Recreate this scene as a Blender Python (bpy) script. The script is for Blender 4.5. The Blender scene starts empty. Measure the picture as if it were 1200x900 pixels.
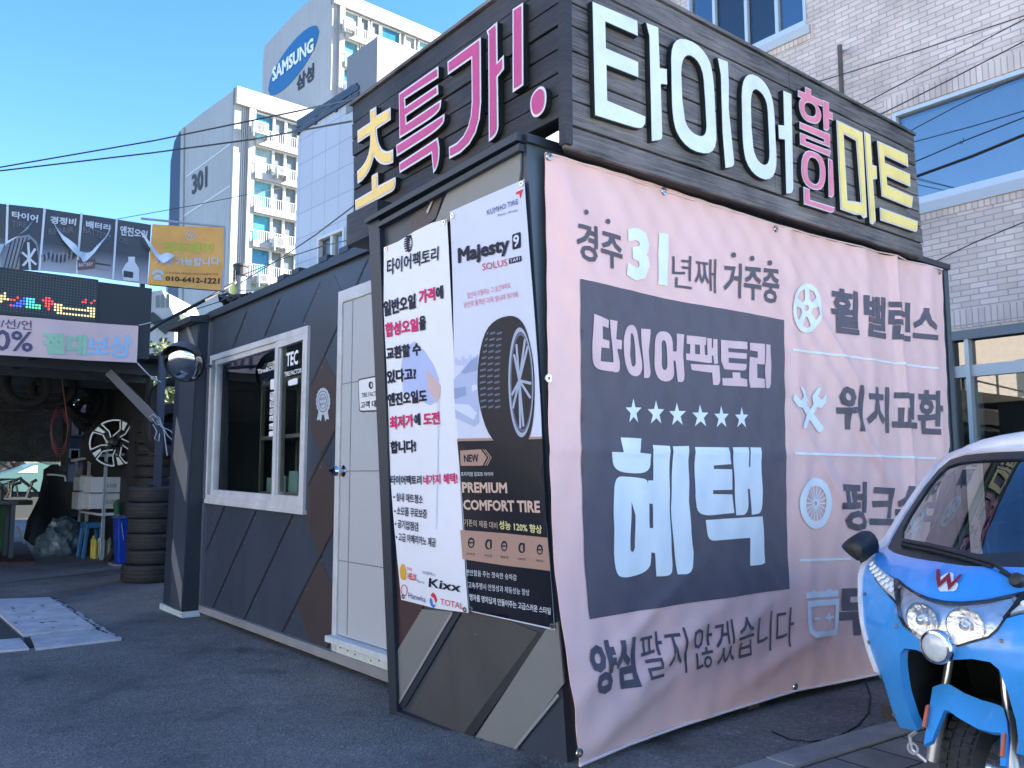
import bpy, bmesh, math, random
from math import sin, cos, tan, pi, radians, sqrt, exp, atan2
from mathutils import Vector, Matrix, geometry
import numpy as np
random.seed(7)
scn = bpy.context.scene
COL = scn.collection

# ---------------------------------------------------------------- camera
CAM_H, FPX = 1.1, 1006.84
YAW, PITCH, ROLL = radians(37.94473574), radians(6.11645956), radians(-0.12182307)
_fw = Vector((sin(YAW)*cos(PITCH), cos(YAW)*cos(PITCH), sin(PITCH)))
_r0 = Vector((cos(YAW), -sin(YAW), 0)); _u0 = _r0.cross(_fw)
_rt = cos(ROLL)*_r0 + sin(ROLL)*_u0
_up = -sin(ROLL)*_r0 + cos(ROLL)*_u0
EYE = Vector((0, 0, CAM_H))
cd = bpy.data.cameras.new('camera'); cam = bpy.data.objects.new('camera', cd); COL.objects.link(cam)
cam.matrix_world = Matrix(((_rt.x, _up.x, -_fw.x, 0), (_rt.y, _up.y, -_fw.y, 0), (_rt.z, _up.z, -_fw.z, CAM_H), (0, 0, 0, 1)))
cd.sensor_width = 36; cd.lens = FPX/1200*36; cd.clip_end = 3000; cd.clip_start = .05
scn.camera = cam

# ---------------------------------------------------------------- sky, sun, exposure
SUN = Vector((0.8, -0.35, 0.5)).normalized()
el = math.asin(SUN.z); az = atan2(SUN.x, SUN.y)
w = bpy.data.worlds.new('World'); scn.world = w; w.use_nodes = True
nt = w.node_tree; bg = nt.nodes['Background']
sky = nt.nodes.new('ShaderNodeTexSky'); sky.sky_type = 'NISHITA'; sky.sun_disc = False
sky.sun_elevation = el; sky.sun_rotation = az
sky.air_density = 1.0; sky.dust_density = 0.2; sky.ozone_density = 2.5; sky.altitude = 50
hs = nt.nodes.new('ShaderNodeHueSaturation'); hs.inputs['Saturation'].default_value = 1.28; hs.inputs['Hue'].default_value = .51
nt.links.new(sky.outputs[0], hs.inputs['Color']); nt.links.new(hs.outputs[0], bg.inputs[0]); bg.inputs[1].default_value = 0.079
sl = bpy.data.lights.new('sun', 'SUN'); sl.energy = 5.0; sl.angle = radians(.53); sl.color = (1, .93, .82)
so = bpy.data.objects.new('sun', sl); COL.objects.link(so); so.location = SUN*60
so.rotation_euler = SUN.to_track_quat('Z', 'Y').to_euler()
scn.view_settings.view_transform = 'Standard'; scn.view_settings.look = 'None'
scn.view_settings.gamma = 1; scn.view_settings.exposure = 2.65
scn.render.engine = 'CYCLES'; scn.cycles.max_bounces = 8; scn.cycles.transparent_max_bounces = 12
scn.cycles.use_denoising = True

# ---------------------------------------------------------------- projection helpers (a photo pixel -> a point on a real plane)
def ray(px, py): return _rt*((px-600)/FPX) - _up*((py-450)/FPX) + _fw
def P(px, py, ax, val):
    d = ray(px, py); return EYE + d*((val-EYE[ax])/d[ax])
def D(px, py, depth): return EYE + ray(px, py)*depth

class Surf:
    """plane O + u*U + v*V, with relief d(u,v) along N"""
    def __init__(s, O, U, V, d=None, at=0.):
        s.O = Vector(O); s.U = Vector(U).normalized(); V = Vector(V)
        s.V = (V - s.U*V.dot(s.U)).normalized(); s.N = s.U.cross(s.V); s.d = d; s.at = at; s.k = 1.
    def uv(s, p):
        dr = ray(*p); t = (s.O+s.N*s.at-EYE).dot(s.N)/dr.dot(s.N); q = EYE+dr*t-s.O
        return (q.dot(s.U), q.dot(s.V))
    def xyz(s, u, v, off=0.):
        k = off*s.k + (s.d(u, v) if s.d else 0.)
        return s.O + s.U*u + s.V*v + s.N*k

# ---------------------------------------------------------------- materials
MATS = {}
def mat(name, col, rough=.6, metal=0., var=.0, vscale=6., bump=0., bscale=40., spec=.5, coat=0., stretch=None, emit=None, streak=0.):
    if name in MATS: return MATS[name]
    m = bpy.data.materials.new(name); m.use_nodes = True; MATS[name] = m
    n = m.node_tree; b = n.nodes['Principled BSDF']
    b.inputs['Base Color'].default_value = (*col, 1); b.inputs['Roughness'].default_value = rough
    b.inputs['Metallic'].default_value = metal; b.inputs['Specular IOR Level'].default_value = spec
    b.inputs['Coat Weight'].default_value = coat; b.inputs['Coat Roughness'].default_value = .06
    if emit: b.inputs['Emission Color'].default_value = (*col, 1); b.inputs['Emission Strength'].default_value = emit
    if var or bump:
        tc = n.nodes.new('ShaderNodeTexCoord'); src = tc.outputs['Object']
        if stretch:
            mp = n.nodes.new('ShaderNodeMapping'); mp.inputs['Scale'].default_value = stretch
            n.links.new(src, mp.inputs[0]); src = mp.outputs[0]
    if var:
        nz = n.nodes.new('ShaderNodeTexNoise'); nz.inputs['Scale'].default_value = vscale; nz.inputs['Detail'].default_value = 7
        nz.inputs['Roughness'].default_value = .65
        n.links.new(src, nz.inputs['Vector'])
        rp = n.nodes.new('ShaderNodeMapRange'); rp.inputs[1].default_value = .3; rp.inputs[2].default_value = .7
        rp.inputs[3].default_value = 1-var; rp.inputs[4].default_value = 1+var
        n.links.new(nz.outputs['Fac'], rp.inputs[0])
        mx = n.nodes.new('ShaderNodeMix'); mx.data_type = 'RGBA'; mx.blend_type = 'MULTIPLY'; mx.inputs[0].default_value = 1
        mx.inputs[6].default_value = (*col, 1)
        cb = n.nodes.new('ShaderNodeCombineColor')
        for k in range(3): n.links.new(rp.outputs[0], cb.inputs[k])
        n.links.new(cb.outputs[0], mx.inputs[7]); n.links.new(mx.outputs[2], b.inputs['Base Color'])
        if streak:
            tc2 = n.nodes.new('ShaderNodeTexCoord'); mp2 = n.nodes.new('ShaderNodeMapping'); mp2.inputs['Scale'].default_value = (2.2, 2.2, .10); n.links.new(tc2.outputs['Object'], mp2.inputs[0])
            ns = n.nodes.new('ShaderNodeTexNoise'); ns.inputs['Scale'].default_value = 1.6; ns.inputs['Detail'].default_value = 8; ns.inputs['Roughness'].default_value = .7; n.links.new(mp2.outputs[0], ns.inputs['Vector'])
            rs = n.nodes.new('ShaderNodeMapRange'); rs.inputs[1].default_value = .5; rs.inputs[2].default_value = .72; rs.inputs[3].default_value = 1; rs.inputs[4].default_value = 1-streak; n.links.new(ns.outputs['Fac'], rs.inputs[0])
            ms = n.nodes.new('ShaderNodeMix'); ms.data_type = 'RGBA'; ms.blend_type = 'MULTIPLY'; ms.inputs[0].default_value = 1; cs = n.nodes.new('ShaderNodeCombineColor')
            for k in range(3): n.links.new(rs.outputs[0], cs.inputs[k])
            n.links.new(mx.outputs[2], ms.inputs[6]); n.links.new(cs.outputs[0], ms.inputs[7]); n.links.new(ms.outputs[2], b.inputs['Base Color'])
        r2 = n.nodes.new('ShaderNodeMapRange'); r2.inputs[3].default_value = max(.02, rough-.12*min(1, var*3)); r2.inputs[4].default_value = min(1, rough+.12*min(1, var*3))
        n.links.new(nz.outputs['Fac'], r2.inputs[0]); n.links.new(r2.outputs[0], b.inputs['Roughness'])
    if bump:
        nb = n.nodes.new('ShaderNodeTexNoise'); nb.inputs['Scale'].default_value = bscale; nb.inputs['Detail'].default_value = 6
        n.links.new(src, nb.inputs['Vector'])
        bp = n.nodes.new('ShaderNodeBump'); bp.inputs['Strength'].default_value = bump; bp.inputs['Distance'].default_value = .01
        n.links.new(nb.outputs['Fac'], bp.inputs['Height']); n.links.new(bp.outputs[0], b.inputs['Normal'])
    return m

def glass(name, tint, refl=.06, rough=.01, rcol=(1, 1, 1)):
    if name in MATS: return MATS[name]
    m = bpy.data.materials.new(name); m.use_nodes = True; MATS[name] = m
    n = m.node_tree; n.nodes.remove(n.nodes['Principled BSDF']); out = n.nodes['Material Output']
    tr = n.nodes.new('ShaderNodeBsdfTransparent'); tr.inputs[0].default_value = (*tint, 1)
    gl = n.nodes.new('ShaderNodeBsdfGlossy'); gl.inputs['Roughness'].default_value = rough; gl.inputs[0].default_value = (*rcol, 1)
    fr = n.nodes.new('ShaderNodeFresnel'); fr.inputs[0].default_value = 1.5
    ad = n.nodes.new('ShaderNodeMath'); ad.operation = 'ADD'; ad.inputs[1].default_value = refl; ad.use_clamp = True
    mx = n.nodes.new('ShaderNodeMixShader')
    n.links.new(fr.outputs[0], ad.inputs[0]); n.links.new(ad.outputs[0], mx.inputs[0])
    n.links.new(tr.outputs[0], mx.inputs[1]); n.links.new(gl.outputs[0], mx.inputs[2]); n.links.new(mx.outputs[0], out.inputs[0])
    return m

# ---------------------------------------------------------------- object helpers
def obj(name, verts, faces, m=None, parent=None, smooth=False):
    me = bpy.data.meshes.new(name); me.from_pydata([tuple(v) for v in verts], [], faces); me.validate(); me.update()
    if m: me.materials.append(m)
    if smooth:
        for p in me.polygons: p.use_smooth = True
    o = bpy.data.objects.new(name, me); COL.objects.link(o)
    if parent is not None: adopt(o, parent)
    return o
def wm(o):
    if o is None: return Matrix()
    return wm(o.parent) @ o.matrix_parent_inverse @ o.matrix_basis if o.parent else o.matrix_basis.copy()
def adopt(o, parent):
    o.parent = parent; o.matrix_parent_inverse = wm(parent).inverted()
def tag(o, label, cat, group=None, kind=None):
    if label: o['label'] = label
    if cat: o['category'] = cat
    if group: o['group'] = group
    if kind: o['kind'] = kind
    return o
def struct(o, kind='structure'): o['kind'] = kind; return o
def thing(name, label, cat, loc=(0, 0, 0), group=None):
    o = bpy.data.objects.new(name, None); COL.objects.link(o); o.location = loc; o.empty_display_size = .1
    return tag(o, label, cat, group)
def copy_tree(o, parent=None):
    c = o.copy(); COL.objects.link(c)
    if parent is not None: c.parent = parent
    for ch in o.children: copy_tree(ch, c)
    return c

class MB:
    def __init__(s): s.v = []; s.f = []
    def add(s, vs, fs):
        k = len(s.v); s.v += [Vector(v) for v in vs]; s.f += [tuple(i+k for i in f) for f in fs]; return s
    def hexa(s, a, b):  # two quads (a bottom, b top) with the same winding
        return s.add(list(a)+list(b), [(3, 2, 1, 0), (4, 5, 6, 7), (0, 1, 5, 4), (1, 2, 6, 5), (2, 3, 7, 6), (3, 0, 4, 7)])
    def box(s, x0, x1, y0, y1, z0, z1):
        return s.hexa([(x0, y0, z0), (x1, y0, z0), (x1, y1, z0), (x0, y1, z0)], [(x0, y0, z1), (x1, y0, z1), (x1, y1, z1), (x0, y1, z1)])
    def fbox(s, F, u0, u1, v0, v1, d0, d1):  # box in a Frame/Surf: u, v, depth along N
        q = lambda u, v, d: F.O+F.U*u+F.V*v+F.N*d
        return s.hexa([q(u0, v0, d0), q(u1, v0, d0), q(u1, v1, d0), q(u0, v1, d0)], [q(u0, v0, d1), q(u1, v0, d1), q(u1, v1, d1), q(u0, v1, d1)])
    def bar(s, a, b, wd, h=None, up=(0, 0, 1)):
        a, b = Vector(a), Vector(b); h = h or wd; t = (b-a).normalized(); upv = Vector(up)
        if abs(t.dot(upv)) > .97: upv = Vector((1, 0, 0))
        x = t.cross(upv).normalized()*wd/2; y = x.cross(t).normalized()*h/2
        return s.hexa([a-x-y, a+x-y, a+x+y, a-x+y], [b-x-y, b+x-y, b+x+y, b-x+y])
    def tube(s, pts, r, n=8, caps=True):
        pts = [Vector(p) for p in pts]; k = len(s.v); rr = r if isinstance(r, (list, tuple)) else [r]*len(pts)
        x = None
        for i, p in enumerate(pts):
            t = (pts[min(i+1, len(pts)-1)]-pts[max(i-1, 0)]).normalized()
            if x is None:
                a = Vector((0, 0, 1)) if abs(t.z) < .9 else Vector((1, 0, 0)); x = t.cross(a).normalized()
            x = (x-t*x.dot(t)).normalized(); y = t.cross(x)
            for j in range(n):
                q = 2*pi*j/n; s.v.append(p+(x*cos(q)+y*sin(q))*rr[i])
        for i in range(len(pts)-1):
            for j in range(n):
                a = k+i*n+j; b = k+i*n+(j+1) % n; s.f.append((a, b, b+n, a+n))
        if caps:
            s.f.append(tuple(k+j for j in range(n))[::-1]); s.f.append(tuple(k+(len(pts)-1)*n+j for j in range(n)))
        return s
    def lathe(s, c, axis, prof, n=32):  # prof: (radius, along axis)
        c = Vector(c); ax = Vector(axis).normalized(); a = Vector((0, 0, 1)) if abs(ax.z) < .9 else Vector((1, 0, 0))
        x = ax.cross(a).normalized(); y = ax.cross(x); k = len(s.v); m = len(prof)
        for r, h in prof:
            for j in range(n):
                q = 2*pi*j/n; s.v.append(c+ax*h+(x*cos(q)+y*sin(q))*r)
        for i in range(m-1):
            for j in range(n):
                a_ = k+i*n+j; b_ = k+i*n+(j+1) % n; s.f.append((a_, b_, b_+n, a_+n))
        return s
    def parts(s, name, m=None, parent=None, smooth=False, bevel=0.):
        """one object for each separate piece"""
        pa = list(range(len(s.v)))
        def root(i):
            while pa[i] != i: pa[i] = pa[pa[i]]; i = pa[i]
            return i
        for f in s.f:
            for i in f[1:]: pa[root(i)] = root(f[0])
        grp = {}
        for f in s.f: grp.setdefault(root(f[0]), []).append(f)
        out = []
        for fs in grp.values():
            used = sorted({i for f in fs for i in f}); mp = {i: k for k, i in enumerate(used)}; b = MB()
            b.add([s.v[i] for i in used], [tuple(mp[i] for i in f) for f in fs]); out.append(b.build(name, m, parent, smooth, bevel))
        return out
    def build(s, name, m=None, parent=None, smooth=False, bevel=0.):
        o = obj(name, s.v, s.f, m, parent, smooth)
        if bevel:
            bv = o.modifiers.new('bevel', 'BEVEL'); bv.width = bevel; bv.segments = 2; bv.limit_method = 'ANGLE'
        if smooth:
            o.data.set_sharp_from_angle(angle=radians(38))
        return o

# ---- outlines: a point (x,y) is a corner, (x,y,1) a quadratic control point, (x,y,-r) a corner rounded by r
def outline(pts, seg=5):
    out = []; n = len(pts); q = []
    for i, p in enumerate(pts):
        p = tuple(p)
        if len(p) > 2 and p[2] < 0:
            r = -p[2]; a = Vector(pts[i-1][:2]); c = Vector(p[:2]); b = Vector(pts[(i+1) % n][:2])
            da, db = a-c, b-c; ra = min(r, da.length*.48); rb = min(r, db.length*.48)
            q += [tuple(c+da.normalized()*ra), (c.x, c.y, 1), tuple(c+db.normalized()*rb)]
        else: q.append(p)
    pts = q; n = len(pts)
    for i in range(n):
        p, nx = pts[i], pts[(i+1) % n]
        if len(p) == 2: out.append(p)
        else:
            pv = pts[i-1]
            a = pv[:2] if len(pv) == 2 else ((pv[0]+p[0])/2, (pv[1]+p[1])/2)
            b = nx[:2] if len(nx) == 2 else ((nx[0]+p[0])/2, (nx[1]+p[1])/2)
            for k in range(0 if len(pv) > 2 else 1, seg+(0 if len(nx) == 2 else 0)):
                t = k/seg; out.append(((1-t)**2*a[0]+2*t*(1-t)*p[0]+t*t*b[0], (1-t)**2*a[1]+2*t*(1-t)*p[1]+t*t*b[1]))
    res = []
    for p in out:
        if not res or abs(p[0]-res[-1][0])+abs(p[1]-res[-1][1]) > 1e-6: res.append(p)
    return res
def ell(cx, cy, rx, ry, n=24, rot=0.):
    return [(cx+rx*cos(2*pi*k/n)*cos(rot)-ry*sin(2*pi*k/n)*sin(rot), cy+rx*cos(2*pi*k/n)*sin(rot)+ry*sin(2*pi*k/n)*cos(rot)) for k in range(n)]
def inset(loop, d, lim=.35):
    """move a loop towards its left side by d (negative: outwards for a counter-clockwise loop)"""
    n = len(loop); out = []
    for i in range(n):
        a, p, b = Vector(loop[i-1]), Vector(loop[i]), Vector(loop[(i+1) % n])
        e1 = (p-a).normalized(); e2 = (b-p).normalized(); n1 = Vector((-e1.y, e1.x)); n2 = Vector((-e2.y, e2.x))
        k = max(lim, 1+n1.dot(n2)); m_ = (n1+n2)/k; out.append(tuple(p+m_*d))
    return out
def area(l): return sum(l[i-1][0]*l[i][1]-l[i][0]*l[i-1][1] for i in range(len(l)))/2
def orient(loops):
    """outer loops counter-clockwise, holes clockwise"""
    res = []
    for i, l in enumerate(loops):
        c = l[0]; ins = sum(inpoly(c, o) for j, o in enumerate(loops) if j != i)
        ccw = area(l) > 0
        res.append(l if ccw == (ins % 2 == 0) else l[::-1])
    return res
def inpoly(p, l):
    x, y = p; r = False
    for i in range(len(l)):
        (x1, y1), (x2, y2) = l[i-1], l[i]
        if (y1 > y) != (y2 > y) and x < (x2-x1)*(y-y1)/(y2-y1)+x1: r = not r
    return r
def winding(pts, loops):
    """winding number of each point about the loops"""
    A = np.concatenate([np.array(l, float) for l in loops]); B = np.concatenate([np.roll(np.array(l, float), -1, 0) for l in loops])
    pts = np.array(pts, float).reshape(-1, 2); W = np.zeros(len(pts), int)
    for s in range(0, len(pts), 4000):
        q = pts[s:s+4000]; x = q[:, :1]; y = q[:, 1:]
        up = (A[:, 1] <= y) & (B[:, 1] > y); dn = (A[:, 1] > y) & (B[:, 1] <= y)
        cr = (B[:, 0]-A[:, 0])*(y-A[:, 1])-(x-A[:, 0])*(B[:, 1]-A[:, 1])
        W[s:s+4000] = (up & (cr > 0)).sum(1)-(dn & (cr < 0)).sum(1)
    return W
def fill(loops, step=None, wind=False):
    """triangulation of 2-D loops (even-odd, or the union of overlapping outlines with wind), with inner grid points every `step`"""
    test = (lambda q: winding(q, loops) > 0) if wind else (lambda q: winding(q, loops) % 2 == 1)
    vs, es = [], []
    for l in loops:
        if step:
            d = []
            for i in range(len(l)):
                a, b = Vector(l[i]), Vector(l[(i+1) % len(l)]); k = max(1, int((b-a).length/step))
                d += [tuple(a.lerp(b, t/k)) for t in range(k)]
            l = d
        k = len(vs); vs += [Vector(p) for p in l]; es += [(k+i, k+(i+1) % len(l)) for i in range(len(l))]
    if step:
        xs = [v.x for v in vs]; ys = [v.y for v in vs]
        nx = int((max(xs)-min(xs))/step); ny = int((max(ys)-min(ys))/step)
        q = [(min(xs)+i*step+(.5*step if j % 2 else 0), min(ys)+j*step) for i in range(1, nx+1) for j in range(1, ny+1)]
        if q:
            ok = test(q); vs += [Vector(t) for t, o in zip(q, ok) if o]
    r = geometry.delaunay_2d_cdt(vs, es, [], 0, 1e-7)
    if not r[2]: return [], []
    R = np.array([tuple(v) for v in r[0]]); F = np.array([tuple(f) for f in r[2]])
    T = F[test(R[F].mean(1))]
    ar = (R[T[:, 1], 0]-R[T[:, 0], 0])*(R[T[:, 2], 1]-R[T[:, 0], 1])-(R[T[:, 2], 0]-R[T[:, 0], 0])*(R[T[:, 1], 1]-R[T[:, 0], 1])
    T[ar < 0] = T[ar < 0][:, ::-1]; T = T[np.abs(ar) > 1e-12]
    used, inv = np.unique(T, return_inverse=True)
    return [tuple(R[i]) for i in used], [tuple(int(x) for x in t) for t in inv.reshape(-1, 3)]
def sheet(name, S, loops, m, parent=None, off=0., step=None, thick=0., smooth=False, px=True, back=True, sub=None):
    """filled outline on a surface; loops in photo pixels (px) or in surface u,v; thick extrudes backwards"""
    if px: loops = [[S.uv(p) for p in outline(l)] for l in loops]
    V, T = fill(loops, step)
    vs = [S.xyz(u, v, off) for u, v in V]; fs = list(T)
    if thick:
        n = len(vs); vs += [S.xyz(u, v, off-thick) for u, v in V]
        cnt = {}
        for f in T:
            for i in range(3):
                e = (f[i], f[(i+1) % 3]); cnt[e] = 1
        for (a, b) in list(cnt):
            if (b, a) not in cnt: fs.append((b, a, a+n, b+n))
        if back: fs += [tuple(i+n for i in f[::-1]) for f in T]
    o = obj(name, vs, fs, m, parent, smooth)
    if smooth and thick: o.data.set_sharp_from_angle(angle=radians(40))
    return o

_TC = {}
def text_geo(s, bold=0., res=2):
    """outlines of a line of lettering, made heavier by `bold`, scaled to a unit box"""
    key = (s, bold, res)
    if key in _TC: return _TC[key]
    cu = bpy.data.curves.new('t', 'FONT'); cu.body = s; cu.resolution_u = res
    o = bpy.data.objects.new('t', cu); me = o.to_mesh()
    bm = bmesh.new(); bm.from_mesh(me); bmesh.ops.remove_doubles(bm, verts=bm.verts, dist=1e-5)
    o.to_mesh_clear(); bpy.data.objects.remove(o); bpy.data.curves.remove(cu)
    nxt = {}
    for f in bm.faces:
        sg = f.normal.z >= 0; lp = list(f.loops)
        for l in lp:
            if len(l.edge.link_faces) == 1:
                a, b = l.vert, l.link_loop_next.vert
                if not sg: a, b = b, a
                nxt.setdefault(a, []).append(b)
    loops = []
    while nxt:
        a = next(iter(nxt)); l = []; c = a
        while c in nxt:
            l.append((c.co.x, c.co.y)); n_ = nxt[c].pop()
            if not nxt[c]: del nxt[c]
            c = n_
        if len(l) > 2: loops.append(l)
    bm.free()
    if bold: loops = [inset(l, -bold, .9) for l in loops]
    x0, x1 = min(p[0] for l in loops for p in l), max(p[0] for l in loops for p in l); y0, y1 = min(p[1] for l in loops for p in l), max(p[1] for l in loops for p in l)
    _TC[key] = [[((x-x0)/(x1-x0), (y-y0)/(y1-y0)) for x, y in l] for l in loops]
    return _TC[key]
def text(S, s, quad, m, parent=None, off=.004, bold=.0, name='lettering', step=None, px=True, res=2):
    """lettering whose bounding box fills the quad TL, TR, BR, BL on a surface"""
    TL, TR, BR, BL = [Vector(S.uv(p)) if px else Vector(p) for p in quad]
    loops = [[tuple(BL.lerp(BR, x).lerp(TL.lerp(TR, x), y)) for x, y in l] for l in text_geo(s, bold, res)]
    V, T = fill(loops, step, wind=True)
    return obj(name, [S.xyz(u, v, off) for u, v in V], T, m, parent)
def line_px(S, a, b, wd, m, parent, off=.004, name='rule_line', step=None):
    a, b = Vector(S.uv(a)), Vector(S.uv(b)); t = (b-a).normalized(); n = Vector((-t.y, t.x))*wd/2
    return sheet(name, S, [[tuple(a-n), tuple(b-n), tuple(b+n), tuple(a+n)]], m, parent, off, step=step, px=False)
# ================================================================ GROUND
def ground_mat():
    m = mat('asphalt', (.050, .052, .056), .85); n = m.node_tree; b = n.nodes['Principled BSDF']; L = n.links.new
    tc = n.nodes.new('ShaderNodeTexCoord'); O = tc.outputs['Object']
    def noise(sc, det=6, ro=.6):
        t = n.nodes.new('ShaderNodeTexNoise'); t.inputs['Scale'].default_value = sc; t.inputs['Detail'].default_value = det; t.inputs['Roughness'].default_value = ro; L(O, t.inputs['Vector']); return t.outputs['Fac']
    def rng(src, a, c, lo, hi):
        r = n.nodes.new('ShaderNodeMapRange'); r.inputs[1].default_value = a; r.inputs[2].default_value = c; r.inputs[3].default_value = lo; r.inputs[4].default_value = hi; L(src, r.inputs[0]); return r.outputs[0]
    def mul(a, c, op='MULTIPLY'):
        x = n.nodes.new('ShaderNodeMath'); x.operation = op; L(a, x.inputs[0]); L(c, x.inputs[1]); return x.outputs[0]
    vo = n.nodes.new('ShaderNodeTexVoronoi'); vo.inputs['Scale'].default_value = 85; L(O, vo.inputs['Vector'])
    sx = n.nodes.new('ShaderNodeSeparateColor'); L(vo.outputs['Color'], sx.inputs[0])
    agg = rng(sx.outputs[0], 0, 1, .72, 1.30)                       # every stone its own tone
    pale = rng(sx.outputs[1], .95, .97, 1, 1.45)                     # a few pale stones
    big = rng(noise(.7, 9, .7), .35, .65, .72, 1.25)
    stain = rng(noise(2.6, 5, .6),   .56, .68, 1, .5)                # oil stains
    dust = rng(noise(1.5, 8, .75), .52, .75, 1, 1.55)
    cr = n.nodes.new('ShaderNodeTexVoronoi'); cr.feature = 'DISTANCE_TO_EDGE'; cr.inputs['Scale'].default_value = .55
    wob = n.nodes.new('ShaderNodeMix'); wob.data_type = 'VECTOR'; wob.inputs[0].default_value = .12
    nc = n.nodes.new('ShaderNodeTexNoise'); nc.inputs['Scale'].default_value = 3; nc.inputs['Detail'].default_value = 6; L(O, nc.inputs['Vector']); L(O, wob.inputs[4]); L(nc.outputs['Color'], wob.inputs[5]); L(wob.outputs[1], cr.inputs['Vector'])
    crack = rng(cr.outputs['Distance'], 0, .004, .8, 1)
    k = mul(mul(mul(mul(mul(agg, pale), big), stain), dust), crack)
    mx = n.nodes.new('ShaderNodeMix'); mx.data_type = 'RGBA'; mx.blend_type = 'MULTIPLY'; mx.inputs[0].default_value = 1; mx.inputs[6].default_value = (.135, .130, .118, 1)
    cb = n.nodes.new('ShaderNodeCombineColor')
    for i in range(3): L(k, cb.inputs[i])
    L(cb.outputs[0], mx.inputs[7]); L(mx.outputs[2], b.inputs['Base Color']); L(rng(noise(2.6, 5, .6), .58, .72, .88, .5), b.inputs['Roughness'])
    bp = n.nodes.new('ShaderNodeBump'); bp.inputs['Strength'].default_value = .7; bp.inputs['Distance'].default_value = .006; L(mul(vo.outputs['Distance'], crack), bp.inputs['Height']); L(bp.outputs[0], b.inputs['Normal'])
    return m
def gridplane(name, x0, x1, y0, y1, z, m):
    return struct(obj(name, [(x0, y0, z), (x1, y0, z), (x1, y1, z), (x0, y1, z)], [(0, 1, 2, 3)], m))
gridplane('ground', -900, 900, -900, 900, 0, ground_mat())
gridplane('yard', -11.9, -4.5, -1.5, 40, .005, mat('bounce_concrete', (.33, .32, .30), .85, var=.15, vscale=2, bump=.3, bscale=60))  # pale off-frame ground, added to bounce warm light onto the booth
gridplane('road', -120, 120, -14, -1.6, .006, mat('bounce_concrete', (.33, .32, .30), .85, var=.15, vscale=2, bump=.3, bscale=60))  # made pale out of frame so sunlight bounces onto the banner
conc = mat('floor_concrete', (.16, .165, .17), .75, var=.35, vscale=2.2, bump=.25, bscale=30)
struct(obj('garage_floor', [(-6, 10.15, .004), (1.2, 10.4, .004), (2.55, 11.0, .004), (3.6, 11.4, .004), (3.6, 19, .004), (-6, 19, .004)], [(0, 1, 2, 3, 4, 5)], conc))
# pavement: paving blocks with a kerb strip along the stall
pv = mat('paving_blocks', (.15, .155, .165), .85, bump=.4, bscale=60)
n = pv.node_tree; b = n.nodes['Principled BSDF']; tc = n.nodes.new('ShaderNodeTexCoord')
bk = n.nodes.new('ShaderNodeTexBrick'); bk.offset = .5; bk.inputs['Scale'].default_value = 1
bk.inputs['Brick Width'].default_value = .23; bk.inputs['Row Height'].default_value = .23; bk.inputs['Mortar Size'].default_value = .006
bk.inputs['Color1'].default_value = (.26, .26, .26, 1); bk.inputs['Color2'].default_value = (.33, .33, .325, 1); bk.inputs['Mortar'].default_value = (.03, .032, .035, 1)
nz = n.nodes.new('ShaderNodeTexNoise'); nz.inputs['Scale'].default_value = 5; nz.inputs['Detail'].default_value = 8
mx = n.nodes.new('ShaderNodeMix'); mx.data_type = 'RGBA'; mx.blend_type = 'MULTIPLY'; mx.inputs[0].default_value = .7
n.links.new(tc.outputs['Object'], bk.inputs['Vector']); n.links.new(tc.outputs['Object'], nz.inputs['Vector'])
n.links.new(bk.outputs['Color'], mx.inputs[6]); n.links.new(nz.outputs['Fac'], mx.inputs[7]); n.links.new(mx.outputs[2], b.inputs['Base Color'])
KA, KB = P(898, 891, 2, 0), P(1052, 846, 2, 0)
kd = (KB-KA).normalized(); kn = Vector((kd.y, -kd.x, 0))
def kpt(a, c, z): q = KA+kd*a+kn*c; return (q.x, q.y, z)
mbp = MB().hexa([kpt(-6, .135, 0), kpt(-6, 6, 0), kpt(9, 6, 0), kpt(9, .135, 0)], [kpt(-6, .135, .012), kpt(-6, 6, .012), kpt(9, 6, .012), kpt(9, .135, .012)])
mbp = MB()
pave = obj('pavement', [(-8, -6, .004), (8, -6, .004), (8, 0, .004), (-8, 0, .004)], [(0, 1, 2, 3)], pv)
pave.matrix_world = Matrix.LocRotScale(Vector(kpt(0, .14, 0)), Matrix.Rotation(atan2(kd.y, kd.x), 3, 'Z'), None); struct(pave)
kb = MB(); rk = random.Random(3)
for k in range(-7, 9):
    a0, a1 = k*.75+.003, (k+1)*.75-.003; h = .012+rk.uniform(-.003, .003)
    kb.hexa([kpt(a0, 0, -.05), kpt(a0, .13, -.05), kpt(a1, .13, -.05), kpt(a1, 0, -.05)], [kpt(a0, 0, h), kpt(a0, .13, h), kpt(a1, .13, h), kpt(a1, 0, h)])
struct(kb.build('kerb', mat('kerb_concrete', (.24, .24, .235), .85, var=.25, vscale=7, bump=.4, bscale=60)))
GRD = Surf((0, 0, 0), (1, 0, 0), (0, 1, 0))
# dirt and moss along the kerb joint
dirt = MB(); rd = random.Random(5)
for k in range(330):
    a = rd.uniform(-1.2, 4.5); c = rd.gauss(-.02, .025); r = rd.uniform(.003, .012); q = Vector(kpt(a, c, .004))
    dirt.add([q+Vector((r, 0, 0)), q+Vector((0, r*.8, 0)), q+Vector((-r, 0, 0)), q+Vector((0, -r*.9, 0)), q+Vector((0, 0, r*.7))], [(0, 1, 4), (1, 2, 4), (2, 3, 4), (3, 0, 4)])
tag(dirt.build('grit', mat('grit', (.13, .13, .115), .95)), 'loose grit and leaf crumbs along the kerb beside the pink banner', 'grit', kind='stuff')
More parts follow.
